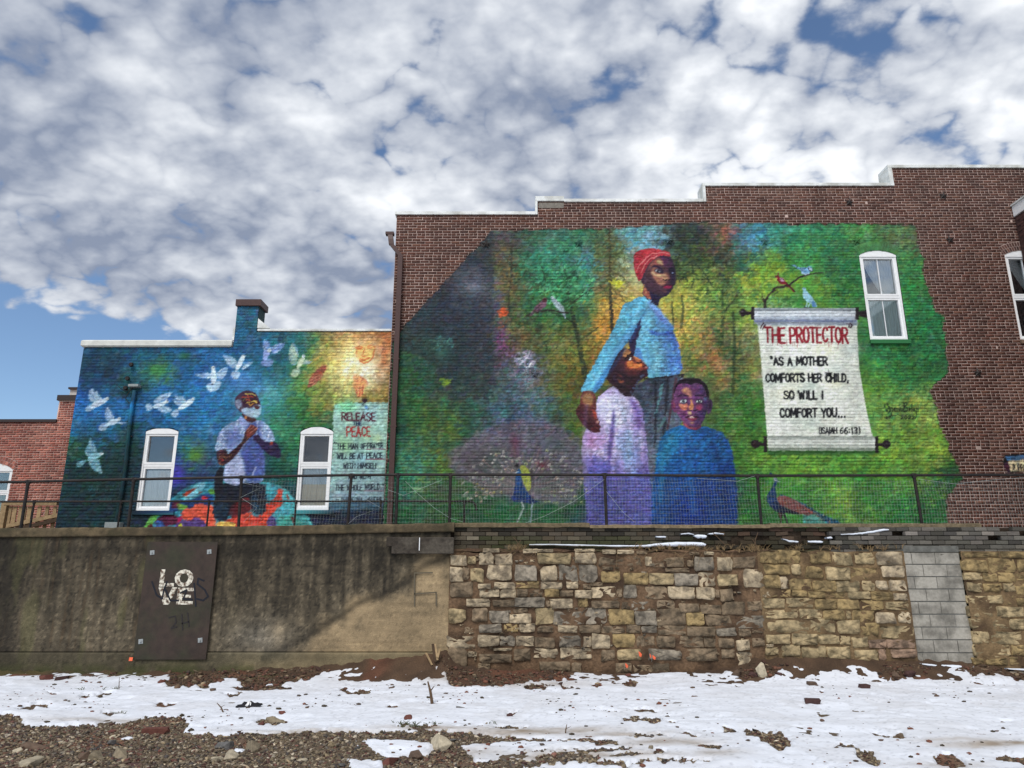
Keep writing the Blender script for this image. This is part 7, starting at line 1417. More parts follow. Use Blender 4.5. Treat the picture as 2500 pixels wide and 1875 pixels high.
def wall_panel(name, x0, x1, zf0, zf1, D, s, kind, parent, relief=.006, thick=.2):
    """upright panel with modelled front: zf0/zf1 are functions of x"""
    nx = int((x1 - x0) / s); nz = max(2, int((zf1(0) - zf0(0)) / s)); gx, gt = np.meshgrid(np.linspace(x0, x1, nx + 1), np.linspace(0, 1, nz + 1)); X = gx.ravel(); T = gt.ravel(); Z_ = zf0(X) + (zf1(X) - zf0(X)) * T
    Y = D + (pn(X, Z_, .5, 71, 3) - .5) * relief * 3 + (pn(X, Z_, .05, 72, 2) - .5) * relief
    if kind == 'wall': Y += -.005 * (np.abs(((Z_ - 2.2 + X * .004) / .30) % 1 - .5) < .05) * (pn(X, Z_ * 0 + np.floor((Z_ - 2.2) / .30), .5, 76, 2) > .42) + .008 * ((np.abs(X + 2.95 + .09 * np.sin(Z_ * 5) + .03 * np.sin(Z_ * 17)) < .008) | (np.abs(X + 3.32 + .13 * np.sin(Z_ * 3 + 1) + .03 * np.sin(Z_ * 13)) < .008))
    if kind == 'cap': e = np.clip((T - .8) / .2, 0, 1); Y += e ** 2 * .02 + (pn(X, Z_, .12, 73, 2) - .5) * .02; Z_ = Z_ + (pn(X, X * 0, .25, 74, 3) - .5) * .035 * (T > .5)
    ix = np.arange(X.size).reshape(nz + 1, nx + 1); q = np.stack([ix[:-1, :-1], ix[:-1, 1:], ix[1:, 1:], ix[1:, :-1]], -1).reshape(-1, 4)
    V = np.stack([X, Y, Z_], -1); px, py = INV(X, np.full(X.size, D), Z_); C = conc_col(px, py, V, kind)
    n = len(V); top = ix[-1]; bot = ix[0]; V2 = V[top].copy(); V2[:, 1] = D + thick; V3 = V[bot].copy(); V3[:, 1] = D + thick
    V = np.concatenate([V, V2, V3]); C = np.concatenate([C, C[top] * .9, C[bot]]); k = nx + 1
    ft = np.stack([top[:-1], top[1:], n + np.arange(1, k), n + np.arange(k - 1)], -1); fb = np.stack([bot[1:], bot[:-1], n + k + np.arange(k - 1), n + k + np.arange(1, k)], -1)
    fs = np.array([[ix[j + 1, -1], ix[j, -1], ix[j, -1], ix[j + 1, -1]] for j in range(0)]).reshape(-1, 4)
    return put(name, nmesh(name, V, [np.concatenate([q, ft, fb])], M_CONC, C), parent)
cw = tag(empty('concrete_retaining_wall'), 'long stained concrete retaining wall with mossy cap on the left half', 'wall')
XE = UX(1097, 1450, DW)
ztop = lambda x: np.interp(x, [-12, UX(0, 1290, DW), UX(560, 1286, DW), UX(1090, 1277, DW), 12], [2.30, UZ(1290, DW), UZ(1285, DW), UZ(1277, DW), UZ(1277, DW)])
zcap = lambda x: ztop(x) - .145
zfoot = UZ(1592, DW)
wall_panel('wall_face', -12, XE, lambda x: x * 0 + zfoot, lambda x: zcap(x), DW, .024, 'wall', cw, thick=.5)
wall_panel('cap', -12, XE + .06, lambda x: zcap(x) - .002, lambda x: ztop(x), DW - .045, .024, 'cap', cw, .008, thick=.52)
wall_panel('footing', -12, XE, lambda x: x * 0 - .35, lambda x: x * 0 + zfoot - .006, DW - .03, .03, 'foot', cw, .01, thick=.5)
# broken lower edge of exposed aggregate
# steel plate, bolts, stencil, scrawl
PXY = [(333, 1610), (505, 1611), (533, 1323), (357, 1326)]
pc = [U(a, b, DW - .03) for a, b in PXY]
x0p, x1p = (pc[0][0] + pc[3][0]) / 2, (pc[1][0] + pc[2][0]) / 2; z0p, z1p = pc[0][2], pc[2][2]
M_PLATE = mat('rusty_steel_plate', (52, 40, 33), rough=.62, noise_amt=.28, noise_scale=9, col2=(44, 42, 28), scale2=2.2, bump=.1, bscale=30, spec=.4)
plate = tag(empty('steel_plate', (0, 0, 0)), 'tall rust brown steel plate bolted to the concrete wall with white stencilled letters', 'plate')
YP = DW - .062
mbp = MB().box(x0p, x1p, YP, YP + .012, z0p, z1p, .002); mbp.v = [(x + .0 * z, y, z) for x, y, z in mbp.v]; mbp.put('sheet', M_PLATE, plate)
for (a, b) in ((372, 1349), (511, 1347), (344, 1566), (489, 1563)):
    x, _, z = U(a, b, YP); m = MB(); q = .042
    m.add([(x + q * 1.2 * cos(t), yy, z + q * 1.2 * sin(t)) for yy in (YP - .008, YP - .001) for t in (.9, .9 + pi / 2, .9 + pi, .9 + 1.5 * pi)], [(3, 2, 1, 0)[::-1], (0, 4, 5, 1), (1, 5, 6, 2), (2, 6, 7, 3), (3, 7, 4, 0)]); m.tube([(x, YP - .006, z), (x, YP - .03, z)], .014, 6); m.put('bolt', mat('zinc_washer', (140, 144, 144), rough=.5) if 'zinc_washer' not in bpy.data.materials else bpy.data.materials['zinc_washer'], plate)
M_STEN = mat('worn_white_stencil', (206, 200, 184), rough=.8, noise_amt=.1, noise_scale=20, col2=(84, 62, 48), scale2=22)
def slab(name, poly, D, m_, parent, t=.0015): return MB().prism(poly, D - t, D).put(name, m_, parent)
def L3(px0, px1, py0, py1): a = UX(px0, py1, YP), UX(px1, py1, YP), UZ(py1, YP), UZ(py0, YP); return a
def letter_blocks(ch, bx_):
    x0, x1, z0, z1 = bx_; w_ = x1 - x0; h = z1 - z0; st = w_ * .30; R_ = lambda a, b, c, d: [(x0 + a * w_, z0 + c * h), (x0 + b * w_, z0 + c * h), (x0 + b * w_, z0 + d * h), (x0 + a * w_, z0 + d * h)]
    if ch == 'L': return [R_(0, .3, 0, 1), R_(.3, 1, 0, .2)]
    if ch == 'E': return [R_(0, .32, 0, 1), R_(.32, 1, 0, .2), R_(.32, .85, .41, .59), R_(.32, 1, .8, 1)]
    if ch == 'V': return [[(x0 + .36 * w_, z0), (x0 + .64 * w_, z0), (x0 + .62 * w_, z0 + .02 * h), (x0 + .28 * w_, z1), (x0, z1)], [(x0 + .66 * w_, z0 + .02 * h), (x1, z1), (x0 + .74 * w_, z1), (x0 + .50 * w_, z0 + .28 * h), (x0 + .56 * w_, z0 + .1 * h)]]
    if ch == 'O':
        n = 12; c = ((x0 + x1) / 2, (z0 + z1) / 2); return [[(c[0] + w_ * .5 * k * cos(a), c[1] + h * .5 * k2 * sin(a)) for (k, k2, a) in ((.46, .56, t1), (.46, .56, t0), (1, 1, t0), (1, 1, t1))] for t0, t1 in ((2 * pi * i / n, 2 * pi * (i + 1) / n) for i in range(n))]
for ch, b in (('L', (388, 424, 1390, 1432)), ('O', (424, 470, 1390, 1433)), ('V', (382, 428, 1434, 1476)), ('E', (430, 470, 1435, 1476))):
    m = MB()
    for p in letter_blocks(ch, L3(*b)):
        ar = sum(p[i][0] * p[(i + 1) % len(p)][1] - p[(i + 1) % len(p)][0] * p[i][1] for i in range(len(p)))
        m.prism(p if ar > 0 else p[::-1], YP - .0022, YP - .0003)
    m.put('stencil_letter', M_STEN, plate)
M_SPRAY = mat('black_spray', (24, 26, 34), rough=.7)
def scrawl(qs, D, r, m_, parent, name='sprayed_scrawl'):
    m = MB()
    for q in qs:
        P_ = [U(a, b, D) for a, b in q]
        for i in range(len(P_) - 1):
            a = Vector(P_[i]); b = Vector(P_[i + 1]); d = (b - a).normalized(); n = Vector((d.z, 0, -d.x)) * r; a -= d * r * .5; b += d * r * .5
            m.prism([(p.x, p.z) for p in (a + n, b + n, b - n, a - n)][::-1], D - .0012 - .0001 * i, D)
    return m.put(name, m_, parent)
scrawl([[(371, 1420), (382, 1452), (396, 1462), (400, 1440), (408, 1420)], [(404, 1440), (416, 1466), (436, 1466)], [(440, 1448), (456, 1440), (448, 1462), (470, 1464)], [(474, 1424), (478, 1480)], [(498, 1418), (484, 1412), (482, 1426), (500, 1440), (508, 1456), (496, 1466), (480, 1462)]], YP - .0032, .013, M_SPRAY, plate)
scrawl([[(412, 1508), (428, 1504), (430, 1520), (418, 1534), (432, 1530)], [(444, 1500), (446, 1538)], [(444, 1522), (460, 1518)], [(458, 1496), (462, 1530)]], YP - .0032, .010, mat('faded_spray', (40, 36, 36), rough=.7), plate)
scrawl([[(1012, 1480), (1012, 1399), (1056, 1398)], [(1012, 1450), (1064, 1446)], [(1065, 1446), (1065, 1478)]], DW - .022, .011, mat('faded_grey_spray', (88, 80, 66), rough=.9), cw)
# timber board at the upper end of the concrete
bd = tag(empty('timber_board'), 'short weathered dark timber board under the cap at the right end of the concrete wall', 'board')
xb0, xb1 = UX(958, 1330, DW - .1), UX(1108, 1330, DW - .1); zb0_, zb1_ = UZ(1352, DW - .1), UZ(1312, DW - .1)
M_BOARD = mat('weathered_board', (72, 66, 58), rough=.9, noise_amt=.4, noise_scale=18, col2=(50, 44, 38), scale2=5, bump=.5, bscale=40)
MB().box(xb0, xb1, DW - .16, DW - .062, zb0_, zb1_, .008).put('plank', M_BOARD, bd); MB().box(UX(944, 1330, DW - .1), xb0 - .004, DW - .14, DW - .062, zb0_ + .12, zb1_ + .004, .006).put('plank', M_BOARD, bd)
xs_ = UX(1024, 1330, DW - .16); MB().box(xs_ - .006, xs_ + .006, DW - .166, DW - .161, zb0_ + .05, zb1_ - .005).put('strap', M_WHITE, bd)

# ------------------------------------------------------------------ stone walls
SC = dict(l=(170, 153, 126), g=(134, 124, 109), t=(160, 141, 107), o=(144, 123, 85), b=(122, 105, 84), p=(142, 117, 98))
SMAT = {k: mat('wall_stone_' + k, c, rough=.9, noise_amt=.34, noise_scale=16, bump=.7, bscale=34, objvar=.14, col2=tuple(int(v * .66) for v in c), scale2=7) for k, c in SC.items()}
M_BED = mat('earthy_mortar', (98, 77, 58), rough=.97, noise_amt=.4, noise_scale=24, bump=.9, bscale=30, col2=(58, 44, 33), scale2=3)
M_BED2 = mat('lime_mortar', (112, 92, 66), rough=.97, noise_amt=.3, noise_scale=24, bump=.9, bscale=30, col2=(74, 58, 42), scale2=3)
def stone(px0, py0, px1, py1, tone, D, parent, seed, proud=.05, label=None):
    r = np.random.default_rng(seed); X0 = UX(px0, (py0 + py1) / 2, D); X1 = UX(px1, (py0 + py1) / 2, D); Z1 = UZ(py0, D); Z0_ = UZ(py1, D)
    cx, cz = (X0 + X1) / 2, (Z0_ + Z1) / 2; hx, hz = (X1 - X0) / 2, (Z1 - Z0_) / 2; n = 16; pw = r.uniform(3.4, 7)
    asp = hx / hz; c4 = np.array([(-1, -1), (1, -1), (1, 1), (-1, 1)], float) + r.normal(0, .095, (4, 2)) * np.array([1 / max(asp, .6), 1]); ch = r.uniform(.06, .30, 4)
    if r.random() < .3: ch[r.integers(4)] = r.uniform(.35, .6)
    pts = []
    for k in range(4):
        p0, p1 = c4[k], c4[(k + 1) % 4]; e0 = ch[k] * (1 / asp if k % 2 == 0 and asp > 1 else 1); e1 = ch[(k + 1) % 4] * (1 / asp if k % 2 == 0 and asp > 1 else 1)
        for t in (e0 * .5, .32, .66, 1 - e1 * .5): pts.append(p0 * (1 - t) + p1 * t + r.normal(0, .042, 2) * np.array([1 / max(asp, .6), 1]))
    pts = np.array(pts); n = len(pts); ox, oz = pts[:, 0] * 1.0, pts[:, 1] * 1.02
    pr = proud * r.uniform(.35, 1.15); rings = []
    for (k, y) in ((1.0, .07), (1.0, -pr * .55), (.93, -pr * .92), (.5, -pr)):
        yy = y + (r.normal(0, .012, n) if y < 0 else np.zeros(n)); sx = 1 - (1 - k) * min(1, .12 / max(hx, .01) * 1.2) if k > .9 else k
        rings.append(np.stack([cx + ox * hx * k, D + yy, cz + oz * hz * k], -1))
    V = np.concatenate(rings + [[[cx + r.normal(0, .1) * hx, D - pr * r.uniform(.8, 1.3), cz + r.normal(0, .1) * hz]]]); F4 = []; F3 = []
    for k in range(3):
        for i in range(n): F4.append((k * n + i, k * n + (i + 1) % n, (k + 1) * n + (i + 1) % n, (k + 1) * n + i))
    for i in range(n): F3.append((3 * n + i, 3 * n + (i + 1) % n, 4 * n))
    V[:, 0] = V[:, 0]; o = put('stone', nmesh('stone', V, [np.array(F4)[:, ::-1][:, :], np.array(F3)[:, ::-1]], SMAT[tone]), parent); return o
def bed(name, x0, x1, zt, zb, D, m_, parent, rel=.04):
    nx = int((x1 - x0) / .035); nz = 72; gx, gt = np.meshgrid(np.linspace(x0, x1, nx + 1), np.linspace(0, 1, nz + 1)); X = gx.ravel(); T = gt.ravel(); zt_ = zt(X) if callable(zt) else zt; Z_ = zb + (zt_ - zb) * T
    Y = D + (pn(X, Z_, .22, 81, 3) - .5) * rel * 2 + (pn(X, Z_, .05, 82, 2) - .5) * rel * .6; ix = np.arange(X.size).reshape(nz + 1, nx + 1); q = np.stack([ix[:-1, :-1], ix[:-1, 1:], ix[1:, 1:], ix[1:, :-1]], -1).reshape(-1, 4)
    n = X.size; V = np.stack([X, Y, Z_], -1); top = ix[-1]; V2 = V[top].copy(); V2[:, 1] = D + .4; V2[:, 2] -= .01; ft = np.stack([top[:-1], top[1:], n + np.arange(1, nx + 1), n + np.arange(nx)], -1)
    return put(name, nmesh(name, np.concatenate([V, V2]), np.concatenate([q, ft]), m_), parent)
R7 = lambda t: (1000 + t[0] / 2.765, 1250 + t[1] / 2.765, 1000 + t[2] / 2.765, 1250 + t[3] / 2.765, t[4])
R8 = lambda t: (1700 + t[0] / 2.655, 1250 + t[1] / 2.655, 1700 + t[2] / 2.655, 1250 + t[3] / 2.655, t[4])
S7 = [(495,245,607,275,'l'),(765,250,865,278,'l'),(865,250,970,272,'l'),(1115,250,1250,268,'l'),(1300,255,1392,284,'l'),(1400,257,1515,284,'l'),(1530,262,1605,285,'b'),(1885,268,1950,292,'b'),(1985,268,2050,292,'l'),
(275,290,390,360,'l'),(395,300,450,350,'t'),(468,282,570,355,'l'),(580,282,692,355,'l'),(862,278,1085,350,'t'),(1115,276,1262,348,'l'),(1275,305,1450,365,'b'),(1460,308,1562,372,'b'),(1588,304,1640,366,'l'),(1642,325,1725,372,'b'),(1730,305,1850,370,'b'),(1870,325,1915,370,'b'),(1920,306,2046,388,'g'),(2075,305,2170,385,'l'),(2180,305,2330,375,'b'),
(272,370,358,472,'l'),(362,380,405,460,'b'),(408,378,502,472,'t'),(520,362,690,462,'l'),(710,358,865,460,'g'),(877,362,995,468,'l'),(1007,355,1136,460,'g'),(1140,358,1268,472,'g'),(1292,398,1420,475,'o'),(1445,410,1610,488,'o'),(1300,368,1372,392,'b'),(1615,412,1780,486,'t'),(1725,378,1888,408,'b'),(1782,418,1942,494,'g'),(1948,412,2062,500,'l'),(2080,420,2210,496,'t'),(2250,394,2383,505,'l'),
(272,476,430,570,'b'),(462,485,550,518,'l'),(570,472,712,516,'l'),(716,464,878,514,'o'),(885,474,1028,522,'l'),(1058,472,1138,518,'l'),(1168,488,1220,520,'b'),(1222,476,1304,502,'b'),
(470,524,608,576,'l'),(612,520,720,574,'l'),(722,520,798,570,'b'),(812,518,900,572,'b'),(912,520,1008,572,'o'),(1014,528,1106,572,'b'),(1116,528,1228,578,'l'),(1228,504,1392,576,'l'),(1394,514,1434,570,'b'),(1438,492,1530,576,'g'),(1590,504,1742,586,'b'),(1746,508,1922,584,'l'),(1930,510,2056,594,'l'),(2062,525,2088,578,'b'),(2090,520,2178,600,'b'),
(384,585,548,642,'l'),(560,592,704,642,'b'),(708,576,915,642,'g'),(918,598,945,638,'b'),(948,584,1102,646,'l'),(1138,586,1204,640,'o'),(1230,598,1416,650,'b'),(1432,608,1490,658,'b'),(1494,602,1630,664,'g'),(1666,596,1788,660,'b'),(1815,618,1950,680,'b'),(1958,624,2100,686,'b'),(2102,608,2260,690,'b'),(2275,600,2375,660,'b'),
(262,642,380,744,'t'),(425,650,526,740,'b'),(536,668,668,748,'g'),(670,686,822,748,'l'),(700,648,798,682,'b'),(846,646,980,754,'t'),(976,672,1165,760,'g'),(1170,650,1330,756,'g'),(1345,656,1512,760,'o'),(1524,670,1662,758,'g'),(1664,660,1864,768,'b'),(1866,676,1988,768,'o'),(1998,692,2162,770,'b'),(2201,692,2394,779,'g'),
(372,776,440,824,'b'),(466,754,618,822,'g'),(636,754,734,812,'o'),(742,756,848,808,'l'),(862,766,972,816,'b'),(998,768,1132,812,'l'),(1140,764,1288,816,'b'),(1290,768,1450,820,'b'),(1460,760,1560,812,'b'),(1562,770,1668,814,'g'),(1674,768,1866,828,'b'),(1870,770,2062,838,'b'),(2070,784,2200,836,'g'),(2308,784,2396,814,'b'),(2215,790,2300,840,'b'),
(250,838,444,918,'l'),(456,832,606,904,'l'),(608,834,716,908,'g'),(718,834,840,904,'l'),(842,848,976,916,'b'),(1010,834,1156,912,'g'),(1172,836,1230,910,'l'),(1232,826,1350,918,'l'),(1362,824,1526,912,'o'),(1534,838,1582,906,'b'),(1590,838,1656,906,'b'),(1662,836,1792,912,'b'),(1824,834,1980,914,'b'),(1984,850,2066,914,'b'),(2084,850,2190,918,'b'),(2310,850,2395,905,'b'),
(252,920,382,1046,'b'),(392,942,456,976,'l'),(470,956,690,1016,'b'),(566,918,690,936,'l'),(702,926,818,1006,'b'),(836,922,1000,980,'l'),(1018,920,1222,992,'l'),(1290,930,1385,1000,'b'),(1394,928,1560,1000,'t'),(1620,920,1830,998,'g'),(1862,924,2080,1000,'b'),(2100,925,2190,985,'b'),
(462,1020,545,1060,'b'),(874,1008,1080,1070,'b'),(1096,1014,1158,1088,'b'),(1390,1020,1500,1080,'b'),(1510,1030,1640,1086,'b'),(1645,1016,1752,1086,'b')]
S7b = [(2201,857,2290,935,'l'),(2206,945,2305,1040,'l')]
S8 = [(412,252,538,330,'o'),(540,252,668,330,'o'),(735,258,866,334,'o'),(880,262,1010,344,'t'),(1020,262,1155,340,'t'),(1162,258,1330,342,'l'),
(436,340,604,404,'o'),(610,338,670,406,'t'),(706,350,820,432,'o'),(834,354,996,440,'t'),(1000,362,1172,434,'o'),(1200,350,1338,428,'l'),
(434,412,538,488,'o'),(540,416,594,498,'l'),(598,430,744,506,'o'),(752,442,898,512,'o'),(904,444,1058,514,'t'),(1068,446,1155,510,'t'),(1160,446,1234,504,'l'),(1246,440,1352,510,'l'),
(422,506,476,552,'l'),(480,502,610,548,'o'),(616,506,714,546,'o'),(722,514,832,556,'o'),(838,518,970,558,'o'),(976,516,1124,562,'t'),(1128,514,1268,568,'o'),(1272,524,1364,572,'l'),
(430,556,570,626,'t'),(578,554,754,616,'t'),(764,562,902,628,'o'),(912,564,1050,632,'o'),(1062,570,1206,634,'o'),(1224,580,1372,630,'t'),
(444,628,652,690,'t'),(662,628,804,690,'t'),(820,638,962,698,'o'),(968,640,1000,690,'t'),(1004,636,1152,712,'o'),(1160,648,1282,722,'l'),(1304,646,1386,716,'l'),
(456,700,734,782,'t'),(740,696,888,782,'t'),(904,702,1056,788,'t'),(1062,726,1182,806,'o'),(1188,738,1404,820,'t'),
(452,794,606,854,'t'),(616,790,778,858,'t'),(782,790,924,856,'t'),(928,804,996,860,'t'),(1002,810,1108,878,'t'),(1116,826,1224,880,'p'),(1230,828,1410,884,'p'),
(450,856,494,872,'l'),(446,876,524,924,'t'),(552,860,672,932,'t'),(678,866,838,946,'t'),(850,876,996,954,'t'),(1020,898,1176,962,'t'),(1180,888,1234,962,'p'),(1262,890,1426,948,'p')]
S9 = [(1716,260,1960,296,'o'),(1964,258,2180,296,'o'),(1716,308,1880,384,'o'),(1890,300,2064,388,'o'),(2070,310,2240,388,'o'),(1732,394,1846,440,'t'),(1850,395,1940,448,'o'),(1948,396,2056,458,'o'),(2062,400,2230,450,'o'),
(1752,456,1850,518,'t'),(1860,464,1976,516,'o'),(1984,464,2056,514,'t'),(2062,462,2230,530,'o'),(1752,542,1880,592,'t'),(1884,542,1982,594,'t'),(1990,540,2060,600,'o'),(2070,560,2230,606,'o'),(1756,610,1916,680,'t'),(1942,612,2116,684,'t'),(2122,614,2260,684,'o'),
(1778,690,2014,762,'t'),(2024,694,2240,760,'t'),(1782,772,1890,848,'t'),(1900,774,2106,850,'t'),(2112,772,2260,850,'t'),(1798,858,2030,942,'t'),(2040,860,2240,930,'o'),(1790,946,1860,990,'o'),(1870,950,2010,990,'o'),(2020,940,2230,990,'o')]
S9b = [(1700,1024,1830,1086,'o'),(1842,1010,1900,1070,'b'),(1920,1030,2260,1100,'g')]
sw1 = tag(empty('rubble_stone_wall'), 'rough grey and buff rubble stone wall in earthy mortar next to the concrete wall', 'wall')
XA0, XA1 = UX(1094, 1480, DW), UX(1858, 1480, DW)
bed('mortar', XA0 + .01, XA1, lambda x: UZ(1345, DW) + (pn(x, x * 0, .3, 91) - .5) * .10, -.3, DW - .012, M_BED, sw1, .03)
for i, t in enumerate(S7 + S7b): stone(*R7(t), DW, sw1, 500 + i, .055)
r = np.random.default_rng(88)
for i in range(150):   # small packing stones in the joints
    px, py = 1105 + 740 * r.random(), 1352 + 255 * r.random(); w_ = 5 + 8 * r.random(); h_ = 3 + 4 * r.random(); stone(px, py, px + w_, py + h_, 'lbgb'[i % 4], DW + .0, sw1, 900 + i, .03)
sw2 = tag(empty('tan_stone_wall'), 'tan coursed stone wall between the rubble wall and the concrete block column', 'wall')
XB1 = (UX(1700 + 1332 / 2.655, 1350, DW) + UX(1700 + 1425 / 2.655, 1610, DW)) / 2
bed('mortar', XA1, XB1 + .02, lambda x: UZ(1346, DW) + (pn(x, x * 0, .3, 92) - .5) * .06, -.3, DW - .018, M_BED2, sw2, .025)
for i, t in enumerate(S8): stone(*R8(t), DW, sw2, 1200 + i, .05)
XC1 = (UX(2346, 1338, DW) + UX(2380, 1615, DW)) / 2
col_ = tag(empty('block_column'), 'infill column of grey concrete blocks between two tan stone walls', 'wall')
M_BLK = mat('concrete_block', (146, 141, 131), rough=.92, noise_amt=.16, noise_scale=30, bump=.3, bscale=60, objvar=.10, col2=(108, 104, 96), scale2=4.0)
M_JNT = mat('block_mortar', (104, 103, 98), rough=.95, noise_amt=.2, noise_scale=20)
XBL, XBR = XB1 + .02, XC1
MB().box(XBL, XBR, DW + .034, DW + .4, .0, UZ(1333, DW)).put('mortar', M_JNT, col_)
BR = [(262, 339, (1400, 1553)), (341, 419, (1476, 1630)), (420, 499, (1420, 1566)), (501, 580, (1496, 1644)), (582, 663, (1446, 1592)), (665, 747, (1522, 1686)), (748, 829, (1470, 1630)), (831, 914, (1546, 1702)), (915, 985, (1474, 1638))]
for y0, y1, js in BR:
    ya, yb = 1250 + y0 / 2.655, 1250 + y1 / 2.655; ym = (ya + yb) / 2; xs = [XBL + .005] + [UX(1700 + j / 2.655, ym, DW) for j in js] + [XBR - .005]
    for a, b in zip(xs[:-1], xs[1:]):
        dd = r.normal(0, .003); MB().box(a + .006, b - .006, DW + .022 + dd, DW + .12, UZ(yb, DW) + .006, UZ(ya, DW) - .006, .004).put('block', M_BLK, col_)
MB().box(XBL + .004, XBR - .004, DW + .015, DW + .2, UZ(1348.5, DW) + .004, UZ(1333, DW), .004).put('cement_topping', mat('cement_smear', (92, 91, 86), noise_amt=.35, noise_scale=12, rough=.95, bump=.5), col_)
sw3 = tag(empty('tan_stone_wall'), 'tan stone wall right of the concrete block column at the right edge', 'wall')
bed('mortar', XC1, 10.5, lambda x: UZ(1346, DW) + x * 0, -.3, DW - .02, M_BED2, sw3, .025)
for i, t in enumerate(S9): stone(*R8(t), DW, sw3, 1500 + i, .04)
for i, t in enumerate(S9b): stone(*R8(t), DW - .16, sw3, 1600 + i, .05)
# ------------------------------------------------------------------ brick parapet courses above the stone
par = tag(empty('brick_parapet'), 'low crumbling mossy grey brick parapet with a thin concrete edge above the stone walls', 'wall')
DP = DW + .16
GB = np.array([(92, 82, 70), (80, 71, 61), (94, 84, 72), (60, 54, 48), (100, 92, 80), (78, 66, 54)], float); DKB = np.array([(54, 44, 37), (64, 52, 42), (46, 40, 34), (74, 56, 46)], float); GG = np.array([(96, 90, 84), (84, 80, 76), (108, 102, 96), (72, 68, 64)], float)
MOSS = np.array([54, 58, 32.])
rgp = np.random.default_rng(14); xpar = UX(1108, 1310, DP)
zc0 = UZ(1287, DP); pitch = .0735
def par_zone(x):
    p = INV(x, DP, 2.3)[0]; return 0 if p < 1700 else 1 if p < 2015 else 2 if p < 2335 else 3
for rI in range(7):
    zt = zc0 - rI * pitch; zb = zt - pitch; x = xpar + (rI % 2) * -.1
    while x < 9.6:
        L = .213; zn = par_zone(x + .1); x2 = x + L; pxx = INV(x + .1, DP, zt)[0]
        if zn == 0 and rI > 5: x = x2; continue
        Dd = DP
        miss = {0: .02 + (.3 if rI > 4 else 0), 1: .22 + .10 * (rI > 2), 2: .06, 3: .05}[zn]
        if zn in (2, 3): Dd = DW + .03 + (.06 if rI < 1 and zn == 2 else 0)
        if zn == 1 and rI > 2: Dd = DW + .06
        if rgp.random() > miss and x2 > xpar:
            c = (GB, DKB, GG, GG)[zn]; c = c[rgp.integers(len(c))] * (1 + rgp.normal(0, .14)) * (.84, .9, .84, .95)[zn]; ms = (.25 * (rI > 2) + rgp.random() * .9) * (.75 if (zn == 0 and rI > 1 and pxx > 1180) else .35 if zn == 1 else .15); c = c * (1 - ms) + MOSS * ms
            jr = (.012 if zn == 1 else .004); y = Dd + rgp.normal(0, jr); xa = max(x, xpar) + .005; m = MB().box(xa, x2 - .005, y, y + .1, zb + .005, zt - .005, .004); a = rgp.normal(0, .03 if zn == 1 else .006)
            cxm_ = (x + x2) / 2; m.v = [(vx, vy + rgp.normal(0, .002), vz + (vx - cxm_) * a + rgp.normal(0, .001)) for vx, vy, vz in m.v]
            me = m.mesh('brick', M_CONC); nv = len(me.vertices); cc = np.ones((nv, 4), np.float32); cc[:, :3] = alb(c); at = me.color_attributes.new('Col', 'FLOAT_COLOR', 'POINT'); at.data.foreach_set('color', cc.ravel()); put('brick', me, par)
        x = x2
bed('earth_core', xpar - .25, 10.5, lambda x: UZ(1288, DP) + x * 0, UZ(1352, DW), DP + .035, mat('dark_earth', (52, 42, 33), rough=.97, noise_amt=.4, noise_scale=14, bump=.8), par, .02)
# thin concrete edge on top
for (a, b, y0, y1, c) in ((1103, 1440, 1277, 1287, (96, 84, 64)), (1440, 1880, 1281, 1289, (112, 98, 76)), (1880, 2395, 1278, 1287, (104, 92, 72))):
    xa, xb = UX(a, y0, DP - .04), UX(b, y0, DP - .04) - .004; nx = int((xb - xa) / .05); m = MB(); zt, zb = UZ(y0, DP - .04), UZ(y1, DP - .04)
    gxs = np.linspace(xa, xb, nx + 1); tz = zt + (pn(gxs, gxs * 0, .2, a) - .5) * .02; bz_ = zb + (pn(gxs, gxs * 0 + 5, .15, a) - .5) * .02; fy = DP - .05 + (pn(gxs, gxs * 0 + 9, .15, a) - .5) * .03
    vs = []; 
    for i in range(nx + 1): vs += [(gxs[i], fy[i], bz_[i]), (gxs[i], fy[i], tz[i] - .01), (gxs[i], fy[i] + .012, tz[i]), (gxs[i], DP + .4, tz[i]), (gxs[i], DP + .03, bz_[i])]
    fs = [(i * 5 + k, (i + 1) * 5 + k, (i + 1) * 5 + (k + 1) % 5, i * 5 + (k + 1) % 5) for i in range(nx) for k in range(5)] + [(4, 3, 2, 1, 0), tuple(nx * 5 + k for k in range(5))]
    m.add(vs, fs); m.put('concrete_edge', mat('concrete_edge_%d' % a, c, rough=.95, noise_amt=.4, noise_scale=16, bump=.6), par)
# earth ledge at the foot of the brick courses
xl_, xr_ = UX(1100, 1345, DW), UX(2015, 1345, DW); nx = 260; vs = []; fs = []
for j in range(7):
    for i in range(nx + 1):
        x = xl_ + (xr_ - xl_) * i / nx; yy = DW - .03 + .25 * j / 6; vs.append((x, yy, UZ(1347, DW) + .012 * j + (float(pn(np.array([x]), np.array([yy]), .12, 95)[0]) - .5) * .07))
for j in range(6):
    for i in range(nx): fs.append((j * (nx + 1) + i, j * (nx + 1) + i + 1, (j + 1) * (nx + 1) + i + 1, (j + 1) * (nx + 1) + i))
put('earth_ledge', nmesh('earth_ledge', vs, [np.array(fs)], mat('ledge_earth', (74, 56, 42), rough=.97, noise_amt=.45, noise_scale=26, col2=(54, 54, 32), scale2=3)), par)
